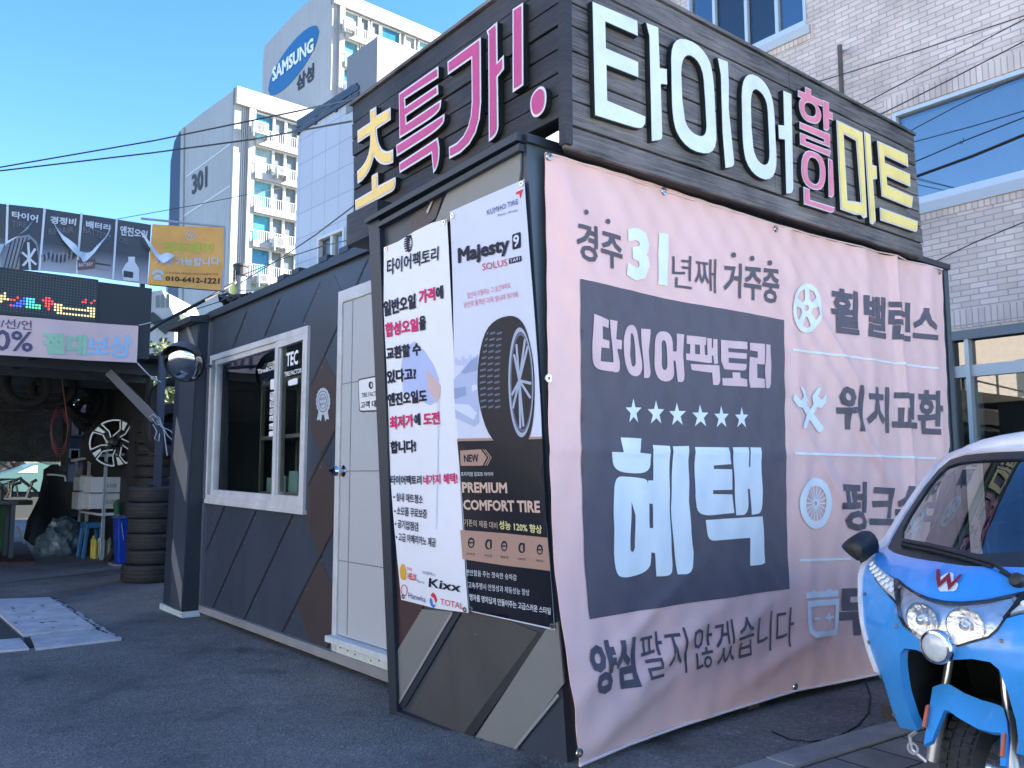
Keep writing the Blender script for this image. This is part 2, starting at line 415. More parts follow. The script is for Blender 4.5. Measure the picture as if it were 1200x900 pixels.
# patch outline in the asphalt beside the kerb
q = [P(x, y, 2, .004) for x, y in [(905, 857), (925, 866), (950, 869), (980, 864), (1005, 850), (1018, 835), (1020, 815), (1015, 800)]]
tag(MB().tube([p-Vector((0, 0, .003)) for p in q], .005, 6).build('asphalt_joint', mat('joint_tar', (.012, .012, .012), .7)), 'thin curved dark joint in the asphalt below the pink banner', 'joint', kind='structure')
# steel plates over the floor pit
plate = mat('plate_paint', (.44, .455, .47), .55, var=.30, vscale=5, bump=.06, bscale=30)
pt = thing('pit_cover', 'worn pale steel pit cover of several plates set in the asphalt', 'pit cover', P(60, 735, 2, 0))
sheet('cover_plate', GRD, [[(-45, 706), (58, 702), (112, 738), (27, 746.5), (-2, 721)], [(10.5, 713.5), (16.5, 713), (20, 716), (14, 716.5)], [(45.5, 710.5), (52, 710), (56, 712.8), (49.5, 713.4)]], plate, pt, .018, thick=.03)
sheet('cover_plate', GRD, [[(36, 748.5), (112, 740), (142, 750.5), (42, 762.5)]], plate, pt, .014, thick=.03)
sheet('cover_plate', GRD, [[(-60, 757), (23, 750), (34, 762), (-60, 770)]], plate, pt, .014, thick=.03)
blackm = mat('pit_black', (.008, .008, .009), .8)
sheet('pit_opening', GRD, [[(-60, 725), (-4, 722), (25, 748.5), (-60, 755.5)]], mat('pit_grating', (.03, .035, .035), .8, var=.5, vscale=30), pt, .004, thick=.004)
sheet('hinge_slot', GRD, [[(28, 749), (35, 748), (43, 758), (33, 760)]], blackm, pt, .006, thick=.004)
sheet('edge_rail', GRD, [[(58, 701.5), (66, 702), (141, 749.5), (133, 749.5)]], mat('rail_dark', (.02, .022, .025), .6), pt, .008, thick=.006)
e = MB(); A_, B_ = P(63, 702, 2, .012), P(143, 750, 2, .012); rd = random.Random(2)
for k in range(30):
    p = A_.lerp(B_, (k+.5)/30)+Vector((rd.uniform(-.015, .015), 0, 0)); s_ = rd.uniform(.006, .016)
    e.box(p.x-s_, p.x+s_, p.y-.025, p.y+.025, .004, .010+rd.uniform(0, .004))
tag(e.build('broken_mortar', mat('mortar_chips', (.36, .38, .40), .9), pt), None, None, None, 'stuff')

rustp = mat('plate_rust', (.06, .055, .06), .8)
for (x, y, w_, h_, sl) in ((18, 733, 2.5, .8, -.1), (49, 732.6, 4, .7, -.15), (62, 731.5, 9, .5, -.25), (38, 727, 2.6, .5, 0), (39, 719.5, 3, .5, 0), (16, 719, 3.5, .4, 0), (62, 738.5, 3, .5, 0), (88, 736.5, 3, .4, 0), (22, 726, 3, .35, 0), (85, 728, 4, .3, -.3)):
    sheet('rust_mark', GRD, [[(x-w_, y-sl), (x, y-h_), (x+w_, y+sl), (x+w_*.3, y+h_), (x-w_*.6, y+h_*.6)]], rustp, pt, .0195)
rd = random.Random(77); gb = MB()
for k in range(420):
    t = rd.random(); q = Vector((2.33-abs(rd.gauss(0, .05)), 2.95+t*4.1, 0)) if k % 3 else Vector((2.12-abs(rd.gauss(0, .05))+(t-.5)*-.02+(1-t)*.17, 2.6+t*1.0, 0)); r = rd.uniform(.002, .009)
    gb.add([q+Vector((r, 0, 0)), q+Vector((0, r*.8, 0)), q+Vector((-r, 0, 0)), q+Vector((0, -r*.9, 0)), q+Vector((0, 0, r*.8))], [(0, 1, 4), (1, 2, 4), (2, 3, 4), (3, 0, 4)])
tag(gb.build('grit', mat('grit_dark', (.12, .115, .10), .95)), 'scattered grit along the foot of the dark booth wall', 'grit', kind='stuff')
lm = MB()
for k in range(60):
    q = P(rd.uniform(150, 640), rd.uniform(735, 890), 2, .006); r = rd.uniform(.008, .022); a = rd.uniform(0, 6); c_, s_ = cos(a)*r, sin(a)*r
    if q.x > 2.05: continue
    lm.add([q+Vector((c_, s_, .002)), q+Vector((-s_*.4, c_*.4, .006)), q+Vector((-c_, -s_, .001)), q+Vector((s_*.4, -c_*.4, .005))], [(0, 1, 2, 3)])
tag(lm.build('litter', mat('leaf_litter', (.16, .14, .10), .9)), 'few dry leaf scraps scattered over the grey asphalt', 'leaf litter', kind='stuff')

# ================================================================ BOOTH (tyre shop waiting room)
WX = 2.35
WL = Surf((WX, 0, 0), (0, -1, 0), (0, 0, 1))
RY = 2.60
RF = Surf((0, RY, 0), (1, 0, 0), (0, 0, 1))
slate = mat('cladding_slate', (.036, .050, .070), .42, var=.16, vscale=2.6, bump=.12, bscale=2.2, stretch=(1, 1, .35), streak=.22)
brown = mat('cladding_brown', (.052, .038, .037), .45, var=.12, vscale=2)
navy = mat('cladding_navy', (.018, .028, .042), .45, var=.12, vscale=2)
grey = mat('cladding_grey', (.175, .185, .18), .42, var=.08, vscale=1.5, bump=.02, bscale=5)
maroon = mat('cladding_maroon', (.045, .024, .028), .5, var=.12, vscale=2)
trim = mat('trim_dark', (.020, .025, .031), .45, var=.15, vscale=4)
alum = mat('rail_aluminium', (.33, .34, .35), .42, metal=.35, var=.12, vscale=5)
vinyl = mat('frame_vinyl', (.52, .54, .55), .4, var=.14, vscale=6, streak=.2)
seamm = mat('seam_black', (.006, .008, .010), .5)
galv = mat('sill_steel', (.58, .66, .68), .5, metal=.2, var=.14, vscale=9)
booth = thing('shop_booth', 'dark slate clad tyre shop booth with angled panels, a sliding window and a pale door', 'booth', (3.9, 4.8, 0))
Y0, Y1 = RY+.05, 7.03
X1 = 5.60
wx0, wx1 = WL.uv((250, 416)), WL.uv((363.5, 598))
hole = [WL.uv(p) for p in [(251, 417), (363, 382), (357, 598), (244, 584)]]
dz0, dz1 = .085, WL.uv((398, 349))[1]
du0, du1 = WL.uv((396, 560))[0], -3.80
UW0, UW1 = -7.03, -Y0
zt = WL.uv((350, 331))[1]
ZR = WL.uv((340, 334))[1]
sheet('front_wall', WL, [[(UW0, .09), (du0, .09), (du0, dz1), (du1, dz1), (du1, .09), (UW1, .09), (UW1, ZR), (UW0, ZR)], hole], slate, booth, 0, thick=.09, px=False)
mb = MB(); mb.box(WX+.09, X1, Y1-.08, Y1, .1, ZR); mb.box(X1-.08, X1, Y0, Y1-.08, .1, ZR); mb.box(WX, X1-.08, Y0, Y0+.08, .1, ZR-.003)
mb.build('wall', slate, booth)
MB().box(WX-.02, X1+.02, Y0-.02, Y1+.55, ZR, ZR+.05).build('roof', mat('roof_sheet', (.03, .034, .04), .6), booth)
MB().box(X1-.6, X1-.58, Y0+.1, Y1-.1, .14, ZR-.02).build('inner_wall', mat('inner_wallpaper', (.42, .44, .42), .7), booth)
MB().box(WX+.09, X1-.08, Y0+.08, Y1-.08, .1, .14).build('inner_floor', mat('inner_floor', (.12, .12, .12), .6), booth)
mb = MB(); mb.box(WX-.035, WX+.05, RY+.2, Y1+.01, ZR-.012, ZR+.045); mb.build('roof_flashing', trim, booth)
mb = MB()
for q in [(352, 327), (385, 315), (409, 304), (335, 336)]:
    u, v = WL.uv(q); mb.box(WX-.04, WX+.06, -u-.06, -u+.06, ZR+.04, ZR+.075)
mb.parts('flashing_clip', trim, booth)
mb = MB(); mb.box(WX-.03, WX+.03, 2.9, Y1, .035, .088); mb.build('bottom_rail', alum, booth)
mb = MB(); mb.box(WX+.1, X1, RY+.35, Y1-.1, 0, .09)
mb.build('base_frame', mat('underfloor_steel', (.03, .03, .032), .7), booth)
# dark seams between the slanted cladding sheets
seams = [((264, 592), (241, 648)), ((301, 597), (245, 722)), ((345, 600), (281, 737)), ((397, 610), (324, 754)), ((396, 737), (376, 774)),
         ((397, 380), (364, 453)), ((396.5, 499), (361, 570)), ((289, 366), (273, 407)), ((328, 350), (310, 394)), ((376, 330), (355, 378)), ((431, 304), (414, 342))]
sm = MB()
for a, c in seams:
    a, c = Vector(WL.uv(a)), Vector(WL.uv(c)); t = (c-a).normalized(); nn = Vector((-t.y, t.x))*.007
    sm.add([WL.xyz(*(a-nn), .003), WL.xyz(*(c-nn), .003), WL.xyz(*(c+nn), .003), WL.xyz(*(a+nn), .003)], [(0, 1, 2, 3)])
sm.parts('panel_seam', seamm, booth)
for l in ([(380, 417.5), (397, 450), (396, 498), (376.5, 532), (363.5, 502), (364, 455)], [(376.5, 533), (395.5, 570), (393.5, 617), (375, 653), (358.5, 602), (361, 567)],
          [(375, 654.5), (392.5, 690), (391.5, 744), (376, 771), (369, 769), (347.5, 707)]):
    sheet('accent_panel', WL, [l], brown, booth, .002, thick=.002)
for l in ([(377, 329), (392, 323), (403, 346), (398.5, 349), (397, 379), (380, 416), (364, 453), (365, 380), (356, 377)],):
    sheet('accent_panel', WL, [l], mat('cladding_slate_brown', (.042, .048, .06), .45, var=.1, vscale=1.5), booth, .002, thick=.002)
scr = MB(); rs_ = random.Random(31)
for a, c in seams:
    a, c = Vector(WL.uv(a)), Vector(WL.uv(c)); t = (c-a).normalized(); nn = Vector((-t.y, t.x))*.028; L_ = (c-a).length
    k = .06
    while k < L_:
        q = a+t*k+nn; scr.lathe(WL.xyz(q.x, q.y, .0), (-1, 0, 0), [(.0065, .0), (.0055, .003), (0, .004)], 8); k += .27
tag(scr.build('cladding_screws', mat('screw_zinc', (.22, .24, .26), .4, metal=.7), booth), None, None, None, 'stuff')
# window
win = MB()
def frame_ring(mb, S, outer, wd, d0, d1):
    o = [Vector(S.uv(p)) for p in outer]; c = sum(o, Vector((0, 0)))/4
    i_ = [Vector(p) for p in inset(orient([[tuple(v) for v in o]])[0], wd)]
    o = [Vector(p) for p in orient([[tuple(v) for v in o]])[0]]
    for k in range(4):
        a, b2, c2, d2 = o[k], o[(k+1) % 4], i_[(k+1) % 4], i_[k]
        mb.hexa([S.xyz(*a, d0), S.xyz(*b2, d0), S.xyz(*c2, d0), S.xyz(*d2, d0)], [S.xyz(*a, d1), S.xyz(*b2, d1), S.xyz(*c2, d1), S.xyz(*d2, d1)])
    return [tuple(p) for p in i_]
frame_ring(win, WL, [(249, 417.5), (364, 381.5), (358, 599.5), (242.5, 585.5)], .045, -.06, .022)
wf = win.build('window', vinyl, booth, bevel=.003)
s1 = MB(); frame_ring(s1, WL, [(253, 422), (329.5, 398), (325, 588), (247, 580)], .045, -.045, .005); s1.build('sash', vinyl, wf, bevel=.003)
s2 = MB(); frame_ring(s2, WL, [(325.5, 401), (362, 388), (356.5, 591), (321, 588)], .05, -.02, .02); s2.build('sash', vinyl, wf, bevel=.003)
wg = glass('booth_glass', (.78, .88, .88), refl=.08)
sheet('pane', WL, [[(256, 427), (325, 405), (320, 578), (251, 575)]], wg, wf, -.02)
sheet('pane', WL, [[(330, 403), (359, 393), (354.5, 577), (326, 576)]], wg, wf, .0)
def strip(mb, S, poly, d0, d1):
    o = orient([[S.uv(p) for p in poly]])[0]
    mb.hexa([S.xyz(*p, d0) for p in o], [S.xyz(*p, d1) for p in o])
ws = MB(); strip(ws, WL, [(241, 584.5), (359.5, 598), (359.5, 603), (241, 589)], 0, .03); ws.build('window_sill', vinyl, wf)
wt = mat('sticker_white', (.72, .76, .78), .6)
for k, (yy, hh) in enumerate([(444, 13), (459, 10), (469, 9), (478.5, 8), (487, 7), (496, 8), (505, 7)]):
    xx = 318.4-(yy-444)*.028
    sheet('window_sticker', WL, [[(xx-3.4, yy+.7, -1.5), (xx+3.4, yy-.7, -1.5), (xx+3.2, yy+hh-1.5, -1.5), (xx-3.6, yy+hh-.3, -1.5)]], wt, wf, -.012)
for k, s in enumerate('청결타이어'):
    yy = 460+k*9.6; xx = 318-(yy-444)*.028
    text(WL, s, [(xx-2.4, yy+.6), (xx+2.4, yy-.6), (xx+2.2, yy+6), (xx-2.6, yy+6.6)], mat('ink_black', (.015, .015, .02), .6), wf, -.010, name='sticker_letter')
text(WL, 'TEC', [(337, 414), (351, 409.5), (350.5, 427), (336.5, 430)], wt, wf, .008, .03, 'sticker_letter')
text(WL, 'TIRE FACTORY', [(334.5, 436.5), (357, 430.5), (357, 436), (334.3, 442)], wt, wf, .008, .02, 'sticker_letter')
sheet('window_sticker', WL, [[(339, 446, -2), (350, 442.5, -2), (350, 450, -2), (339, 452.5, -2)]], wt, wf, .008)
text(WL, 'Tire&Oil', [(300, 433), (319.5, 428), (319.3, 433), (300, 438.5)], wt, wf, -.012, .02, 'sticker_letter')
# door
door_m = mat('door_panel', (.40, .43, .45), .6, var=.30, vscale=190, bump=.12, bscale=220)
dr = MB().fbox(WL, du0+.05, du1, .19, dz1-.045, -.05, .008).build('door', door_m, booth)
g = mat('door_groove', (.16, .18, .21), .6)
gm = MB(); us = WL.uv((412.5, 500))[0]
gm.fbox(WL, us-.004, us+.004, .2, dz1-.05, .008, .0095)
for yy in (447, 552, 660):
    v = WL.uv((420, yy))[1]; gm.fbox(WL, du0+.05, us-.004, v-.003, v+.003, .008, .0095); gm.fbox(WL, us+.004, du1, v-.003, v+.003, .008, .0095)
gm.build('door_groove', g, dr)
kn_ = Vector(WL.xyz(*WL.uv((404, 552)), .0))
MB().lathe(kn_, (-1, 0, 0), [(.0, .075), (.022, .072), (.03, .055), (.024, .036), (.012, .03), (.012, .012), (.034, .010), (.034, .0)], 20).build('door_knob', mat('chrome', (.75, .76, .78), .12, metal=1), dr, smooth=True)
MB().bar(kn_+Vector((-.05, .0, 0)), kn_+Vector((-.05, .085, .004)), .012, .016).build('latch', mat('chrome', (.75, .76, .78), .12, metal=1), dr)
fm = MB(); fm.fbox(WL, du0-.005, du0+.05, .09, dz1+.03, -.05, .02); fm.fbox(WL, du0+.05, du1, dz1-.045, dz1+.03, -.05, .02); fm.build('door_frame', vinyl, booth, bevel=.003)
st = MB(); st.fbox(WL, du0+.01, du1, .15, .185, -.03, .07); st.fbox(WL, du0+.01, du1, .088, .15, -.03, .015)
st.build('door_sill', galv, booth, bevel=.003)
bt = MB(); rb = random.Random(9)
for k in range(9):
    u = du0+.1+k*.09; v = .12+rb.uniform(-.015, .015); bt.fbox(WL, u, u+.008, v, v+.008, .015, .018)
bt.parts('sill_rivet', seamm, booth)
# slanted hoarding on the left face: its top leans outwards
HA = Vector((2.119, 3.61, -.008)); HB = Vector((1.968, 3.61, 2.31)); HC = Vector((2.296, 2.60, 0)); HD = Vector((2.095, 2.60, 2.451))
hu = ((HC-HA)+(HD-HB))/2; hv = ((HB-HA)+(HD-HC))/2
HP = Surf((HA+HB+HC+HD)/4, hu, hv)
edge = [(438, 264), (615, 163), (665, 897), (463.5, 838)]
hp = sheet('hoarding_panel', HP, [edge], slate, booth, 0, thick=.05)
sheet('chevron_panel', HP, [[(487, 250), (521, 228), (512, 256), (478, 283)]], brown, booth, .008, thick=.006)
sheet('chevron_panel', HP, [[(528, 222), (612, 177), (612, 200), (609, 222), (520, 264), (512, 262)]], grey, booth, .012, thick=.01)
sheet('chevron_panel', HP, [[(452, 650), (498, 650), (496.5, 713), (463.5, 767)]], maroon, booth, .006, thick=.005)
sheet('chevron_panel', HP, [[(464, 768), (497, 713.5), (533, 716), (467.5, 829), (465, 829)]], grey, booth, .012, thick=.01)
sheet('chevron_panel', HP, [[(644, 734), (656, 728), (663, 800), (600, 883.5), (558, 865)]], grey, booth, .012, thick=.01)
sheet('chevron_panel', HP, [[(545, 715), (590, 724), (632, 741), (543, 861), (480, 833.5)]], mat('cladding_graphite', (.062, .062, .066), .45, var=.15, vscale=2.2, streak=.2), booth, .006, thick=.005)
sheet('chevron_panel', HP, [[(634, 740), (643, 738), (555, 864), (543, 862)]], trim, booth, .010, thick=.01)
sheet('chevron_panel', HP, [[(536, 714), (543, 715), (476, 828), (468.5, 829)]], navy, booth, .009, thick=.008)
lite = mat('chevron_lip', (.3, .33, .35), .4, metal=.3)
for a, c in (((532.5, 717), (466, 829.5)), ((657, 813), (599.5, 884)), ((503, 250), (512, 229)), ((560, 742), (560, 742.5))):
    line_px(HP, a, c, .012, lite, booth, .014, 'chevron_lip')
fr = MB()
strip(fr, HP, [(437.5, 262), (450, 258), (471, 833), (462.5, 838)], -.05, .03)
strip(fr, HP, [(437, 264), (438, 258.5), (616, 158), (616, 167)], -.03, .055)
strip(fr, HP, [(450, 268), (451, 262), (616, 170), (616, 178)], -.03, .04)
fr.build('hoarding_frame', navy, booth)
fr = MB(); strip(fr, HP, [(463, 829), (668, 905), (668, 921), (463, 841)], -.05, .028); fr.build('hoarding_base', mat('cladding_base', (.03, .04, .055), .5, var=.1), booth)
# right face of the booth (behind the pink banner), corner post and beam
steel = mat('post_slate', (.055, .075, .092), .45, var=.1, vscale=2)
q0, q1 = HP.uv((615, 163)), HP.uv((665, 897))
pA, pB = HP.xyz(*q0), HP.xyz(*q1)
sheet('corner_post', RF, [[(pA.x, pA.z), (WX+.45, 2.44), (WX+.45, .03), (2.47, -.0), (pB.x, -.0)]], steel, booth, 0, thick=.05, px=False)
mb = MB(); mb.fbox(RF, pA.x-.01, X1+.05, 2.435, 2.47, -.05, .02); mb.build('eave_trim', trim, booth)
MB().fbox(RF, WX+.45, X1, .03, 2.43, -.05, -.01).build('side_wall', slate, booth)
MB().fbox(RF, 2.48, X1, .055, .12, -.045, .0).build('side_beam', alum, booth)
MB().fbox(RF, X1, X1+.06, .03, 2.47, -.06, .0).build('end_post', steel, booth)
for p in ((880, 838), (1100, 780)):
    q = P(*p, 1, RY+.05); MB().box(q.x-.04, q.x+.04, RY+.03, RY+.12, 0.0, .1).build('foot_block', mat('foot_block', (.1, .09, .09), .8), booth)
# far-end column with chevrons
c0 = WL.uv((234.5, 377)); z_c = 2.32
e1 = MB()
xa, xb = 2.197, 2.25
yc0, yc1 = Y1, 7.62
e1.hexa([(xa, yc0, .03), (WX+.02, yc0, .03), (WX+.02, yc1, .03), (xa+.02, yc1, .03)], [(xb, yc0, 2.36), (WX+.02, yc0, 2.36), (WX+.02, yc1, 2.36), (xb-.0, yc1, 2.36)])
ec = e1.build('end_column', navy, booth)
CF = Surf((xa-.001, yc0, .03), (0, -1, 0), (xb-xa, 0, 2.33))
sheet('column_face', CF, [[(233, 381), (214, 384), (199.5, 708), (213, 721)]], slate, ec, .004, thick=.003)
for l in ([(219, 384), (222.5, 383), (233, 412), (231.5, 425)], [(208, 488), (221.5, 544), (218.5, 588), (204, 536)], [(204, 632), (214.5, 684), (213.5, 715), (202, 655)]):
    sheet('column_chevron', CF, [l], grey, ec, .010, thick=.005)
MB().hexa([(xa-.03, yc0-.02, 2.355), (WX+.02, yc0-.02, 2.355), (WX+.02, yc1+.03, 2.355), (xa-.03, yc1+.03, 2.355)], [(xa-.03, yc0-.02, 2.40), (WX+.02, yc0-.02, 2.43), (WX+.02, yc1+.03, 2.43), (xa-.03, yc1+.03, 2.40)]).build('column_cap', trim, ec)
MB().box(xa-.005, WX-.02, yc0-.012, yc1, .0, .045).build('column_foot', galv, ec)
MB().box(WX-.03, WX+.02, Y1-.04, Y1-.002, .09, 2.36).build('column_trim', mat('trim_blue', (.09, .11, .14), .4), ec)
# things inside the booth
shelf = thing('storage_shelf', 'shelf of oil boxes standing behind the booth window', 'shelf', (2.9, 6.2, .14))
sh = MB()
for zz in (.5, .95, 1.4, 1.85): sh.box(2.75, 3.1, 5.75, 6.95, zz, zz+.03)
for yy in (5.75, 6.92):
    for xx in (2.75, 3.07): sh.box(xx, xx+.03, yy, yy+.03, .14, 1.9)
sh.build('rack', mat('shelf_grey', (.2, .21, .22), .5), shelf)
bxm = mat('carton_teal', (.25, .42, .42), .6); rb = random.Random(4)
bb = MB()
for k in range(5):
    bb.box(2.78, 3.02, 5.8+k*.22, 5.97+k*.22, .98, .98+rb.uniform(.1, .26))
bb.build('carton_row', bxm, shelf)
o = thing('counter', 'dim counter with an orange jug behind the narrow window pane', 'counter', (3.0, 5.35, .14))
MB().box(2.7, 3.3, 5.0, 5.7, .14, .98).build('body', mat('counter_dark', (.05, .055, .06), .6), o)
MB().lathe((2.78, 5.62, .98), (0, 0, 1), [(0, 0), (.06, 0), (.065, .1), (.05, .16), (.02, .18), (.0, .2)], 16).build('jug', mat('jug_orange', (.5, .09, .03), .5), o, smooth=True)
MB().box(2.66, 2.72, 6.42, 6.46, .14, 1.55).build('pole', mat('shelf_grey', (.2, .21, .22), .5), shelf)
# door plate
dp = thing('door_plate', 'small white plate with black border on the pale booth door', 'door plate', WL.xyz(*WL.uv((436, 462))))
sheet('plate', WL, [[(422, 444.5, -3), (470, 435, -3), (471, 481, -3), (423.5, 483, -3)]], mat('ink_black', (.015, .015, .02), .6), dp, .014, thick=.006)
sheet('face', WL, [[(423.3, 446, -2.5), (468.5, 437, -2.5), (469.5, 479.5, -2.5), (424.8, 481.5, -2.5)]], mat('plate_white', (.75, .78, .8), .4), dp, .017, thick=.003)
text(WL, 'TIRE FACTORY', [(427, 461), (452, 457.5), (452, 463), (427, 466.5)], mat('ink_black', (.015, .015, .02), .6), dp, .019, .0)
text(WL, '고객 대기실', [(426, 471), (456, 467.5), (456, 476), (426, 479)], mat('ink_black', (.015, .015, .02), .6), dp, .019, .02)
sheet('emblem', WL, [ell(438, 451.5, 2.6, 4.4, 16), ell(438.6, 451.5, 1.2, 2.6, 12)], mat('ink_black', (.015, .015, .02), .6), dp, .019)
# medal sticker
ms = thing('medal_sticker', 'round silver award sticker with ribbon tails beside the booth door', 'sticker', WL.xyz(*WL.uv((379.5, 470))))
silver = mat('sticker_silver', (.42, .5, .56), .5); sl_d = mat('sticker_ink', (.06, .085, .12), .5)
rosette = [(379.7+(7.9+.7*(k % 2))*cos(2*pi*k/36), 470+(15.2+1.2*(k % 2))*sin(2*pi*k/36)+.4) for k in range(36)]
sheet('rosette', WL, [rosette], silver, ms, .006)
sheet('ring', WL, [ell(379.7, 470.4, 6.4, 12.6, 28), ell(379.7, 470.4, 5.9, 11.7, 28)], sl_d, ms, .008)
sheet('ring', WL, [ell(379.7, 470.4, 4.4, 8.6, 28), ell(379.7, 470.4, 4.0, 7.9, 28)], sl_d, ms, .008)
text(WL, '서비스', [(376.3, 466), (383, 464.5), (383, 469), (376.3, 470.5)], sl_d, ms, .008)
text(WL, '최우수', [(376.3, 472), (383, 470.7), (383, 475), (376.3, 476.5)], sl_d, ms, .008)
sheet('ribbon', WL, [[(374, 483), (378.5, 485), (377, 494), (375, 491.5), (372, 493)], [(380.5, 485), (385, 482.5), (386.5, 491.5), (383.5, 491), (382, 494.5)]], silver, ms, .005)
# convex mirror on the end column
MC = D(215, 425, 6.55)
mirr = thing('convex_mirror', 'round convex traffic mirror with dark hood on a bracket at the booth corner', 'mirror', MC)
mdir = Vector((-.60, -.68, -.42)).normalized()
R_ = .152
MB().lathe(MC, mdir, [(R_*sin(a), .085*(cos(a)-0)-.02) for a in [k*pi/2/14 for k in range(14)]][::1]+[(R_*.995, -.02)], 40).build('mirror_face', mat('mirror_glass', (.55, .58, .6), .03, metal=1), mirr, smooth=True)
MB().lathe(MC, mdir, [(R_*1.0, -.018), (R_*1.06, -.005), (R_*1.06, -.03), (R_*.8, -.07), (.03, -.1), (0, -.1)], 40).build('mirror_back', mat('mirror_back', (.02, .025, .03), .5), mirr, smooth=True)
hd = MB(); x = mdir.cross(Vector((0, 0, 1))).normalized(); y = x.cross(mdir)
n_ = 16; pts = []
for k in range(n_+1):
    a = pi*(.12+.76*k/n_); base = MC+(x*cos(a)+y*sin(a))*R_*1.07
    pts += [base-mdir*.02, base+mdir*(.09*sin(a)+.01)]
hd.add(pts, [(2*k, 2*k+1, 2*k+3, 2*k+2) for k in range(n_)]); hd.build('hood', mat('hood_orange', (.12, .085, .06), .6), mirr)
MB().tube([MC-mdir*.08, Vector((2.25, 6.9, MC.z+.02)), Vector((WX, 6.98, MC.z+.03))], .014, 8).build('bracket', mat('bracket_steel', (.3, .32, .34), .4, metal=.6), mirr)
# roof odds and ends near the end column
rj = thing('cable_coil', 'tangle of black cable with a yellow tag on the booth roof edge', 'cable coil', (2.45, 6.8, ZR+.05))
cp = []; rr = random.Random(11)
for k in range(70):
    a = k*.55; cp.append(Vector((2.45+.10*cos(a)+rr.uniform(-.03, .03), 6.75+.2*sin(a)*rr.uniform(.6, 1.1), ZR+.07+.04*abs(sin(a*1.7))+rr.uniform(0, .05))))
MB().tube(cp, .011, 6).build('cable', mat('cable_black', (.012, .012, .014), .5), rj)
MB().lathe((2.45, 6.85, ZR+.1), (0, 0, 1), [(.0, 0), (.02, 0), (.032, .05), (.03, .11), (.014, .16), (.0, .2)], 12).build('tag', mat('tag_yellow', (.62, .6, .16), .5), rj, smooth=True)
# ================================================================ ROOF SIGN
SRY, SX = 2.50, 2.225
SR = Surf((0, SRY, 0), (1, 0, 0), (0, 0, 1))
SL = Surf((SX, 0, 0), (0, -1, 0), (0, 0, 1))
def wood_mat(name, dark, light, knots=True):
    m = mat(name, dark, .62); n = m.node_tree; b = n.nodes['Principled BSDF']; tc = n.nodes.new('ShaderNodeTexCoord')
    mp = n.nodes.new('ShaderNodeMapping'); mp.inputs['Scale'].default_value = (2.2, 2.2, 46); n.links.new(tc.outputs['Object'], mp.inputs[0])
    nz = n.nodes.new('ShaderNodeTexNoise'); nz.inputs['Scale'].default_value = 1.6; nz.inputs['Detail'].default_value = 9; nz.inputs['Roughness'].default_value = .72; nz.inputs['Distortion'].default_value = .8
    n.links.new(mp.outputs[0], nz.inputs['Vector'])
    big = n.nodes.new('ShaderNodeTexNoise'); big.inputs['Scale'].default_value = 2.3; big.inputs['Detail'].default_value = 5; n.links.new(tc.outputs['Object'], big.inputs['Vector'])
    ad = n.nodes.new('ShaderNodeMath'); ad.operation = 'MULTIPLY_ADD'; ad.inputs[1].default_value = .75; ad.inputs[2].default_value = -.18
    n.links.new(big.outputs['Fac'], ad.inputs[0])
    a2 = n.nodes.new('ShaderNodeMath'); a2.operation = 'ADD'; n.links.new(nz.outputs['Fac'], a2.inputs[0]); n.links.new(ad.outputs[0], a2.inputs[1])
    r = n.nodes.new('ShaderNodeValToRGB'); r.color_ramp.elements[0].position = .48; r.color_ramp.elements[0].color = (*dark, 1)
    r.color_ramp.elements[1].position = 1.0; r.color_ramp.elements[1].color = (*light, 1)
    n.links.new(a2.outputs[0], r.inputs[0]); n.links.new(r.outputs[0], b.inputs['Base Color'])
    bp = n.nodes.new('ShaderNodeBump'); bp.inputs['Strength'].default_value = .5; bp.inputs['Distance'].default_value = .004
    n.links.new(nz.outputs['Fac'], bp.inputs['Height']); n.links.new(bp.outputs[0], b.inputs['Normal'])
    return m
wood_lit = wood_mat('charred_boards_lit', (.020, .020, .019), (.30, .265, .24))  # stronger light on the right face is painted into its boards
wood_shaded = wood_mat('charred_boards_shaded', (.006, .0065, .0075), (.055, .055, .056))  # same boards, darkened to paint in the shade of the left face
sign = thing('roof_sign', 'large charred timber roof sign with white, pink and yellow letters above the booth corner', 'sign', (3.5, 3.3, 2.44))
def q3(px, S): u, v = S.uv(px); return u, v
# right face: trapezoid, boards follow the top and bottom edges
def boards(S, TL, TR, BL, BR, nb, m, name, seed, cap=True):
    TL, TR, BL, BR = [Vector(v) for v in (TL, TR, BL, BR)]; r = random.Random(seed); mb = MB()
    fr = [0]; hs = [r.uniform(.92, 1.08) for _ in range(nb)]; t = sum(hs)
    for h in hs: fr.append(fr[-1]+h/t)
    for k in range(nb):
        a, b2 = fr[k]+.004, fr[k+1]-.006; dd = r.uniform(-.004, .004)
        cs = sorted([0, 1]+[r.uniform(.25, .75)]*(k % 2))
        for i in range(len(cs)-1):
            s0, s1 = cs[i]+(.0008 if i else 0), cs[i+1]
            pts = []
            for (s, f) in ((s0, a), (s1, a), (s1, b2), (s0, b2)):
                lo = BL.lerp(BR, s); hi = TL.lerp(TR, s); pts.append(lo.lerp(hi, f))
            mb.hexa([S.xyz(p.x, p.y, -.022) for p in pts], [S.xyz(p.x, p.y, dd) for p in pts])
    return mb.build(name, m, sign, bevel=.003)
rTL, rTR, rBR, rBL = SR.uv((661, -28)), SR.uv((1070.5, 159)), SR.uv((1082.5, 303)), SR.uv((664, 178))
rTL = (SX, 3.26); rBL = (SX, 2.415)
boards(SR, rTL, rTR, rBL, rBR, 8, wood_lit, 'board_cladding', 3)
lTL, lBL, lTR, lBR = SL.uv((412.5, 124)), SL.uv((415, 262)), (-SRY, 3.262), (-SRY, 2.552)
boards(SL, lTL, lTR, lBL, lBR, 7, wood_shaded, 'board_cladding', 4)
mb = MB()
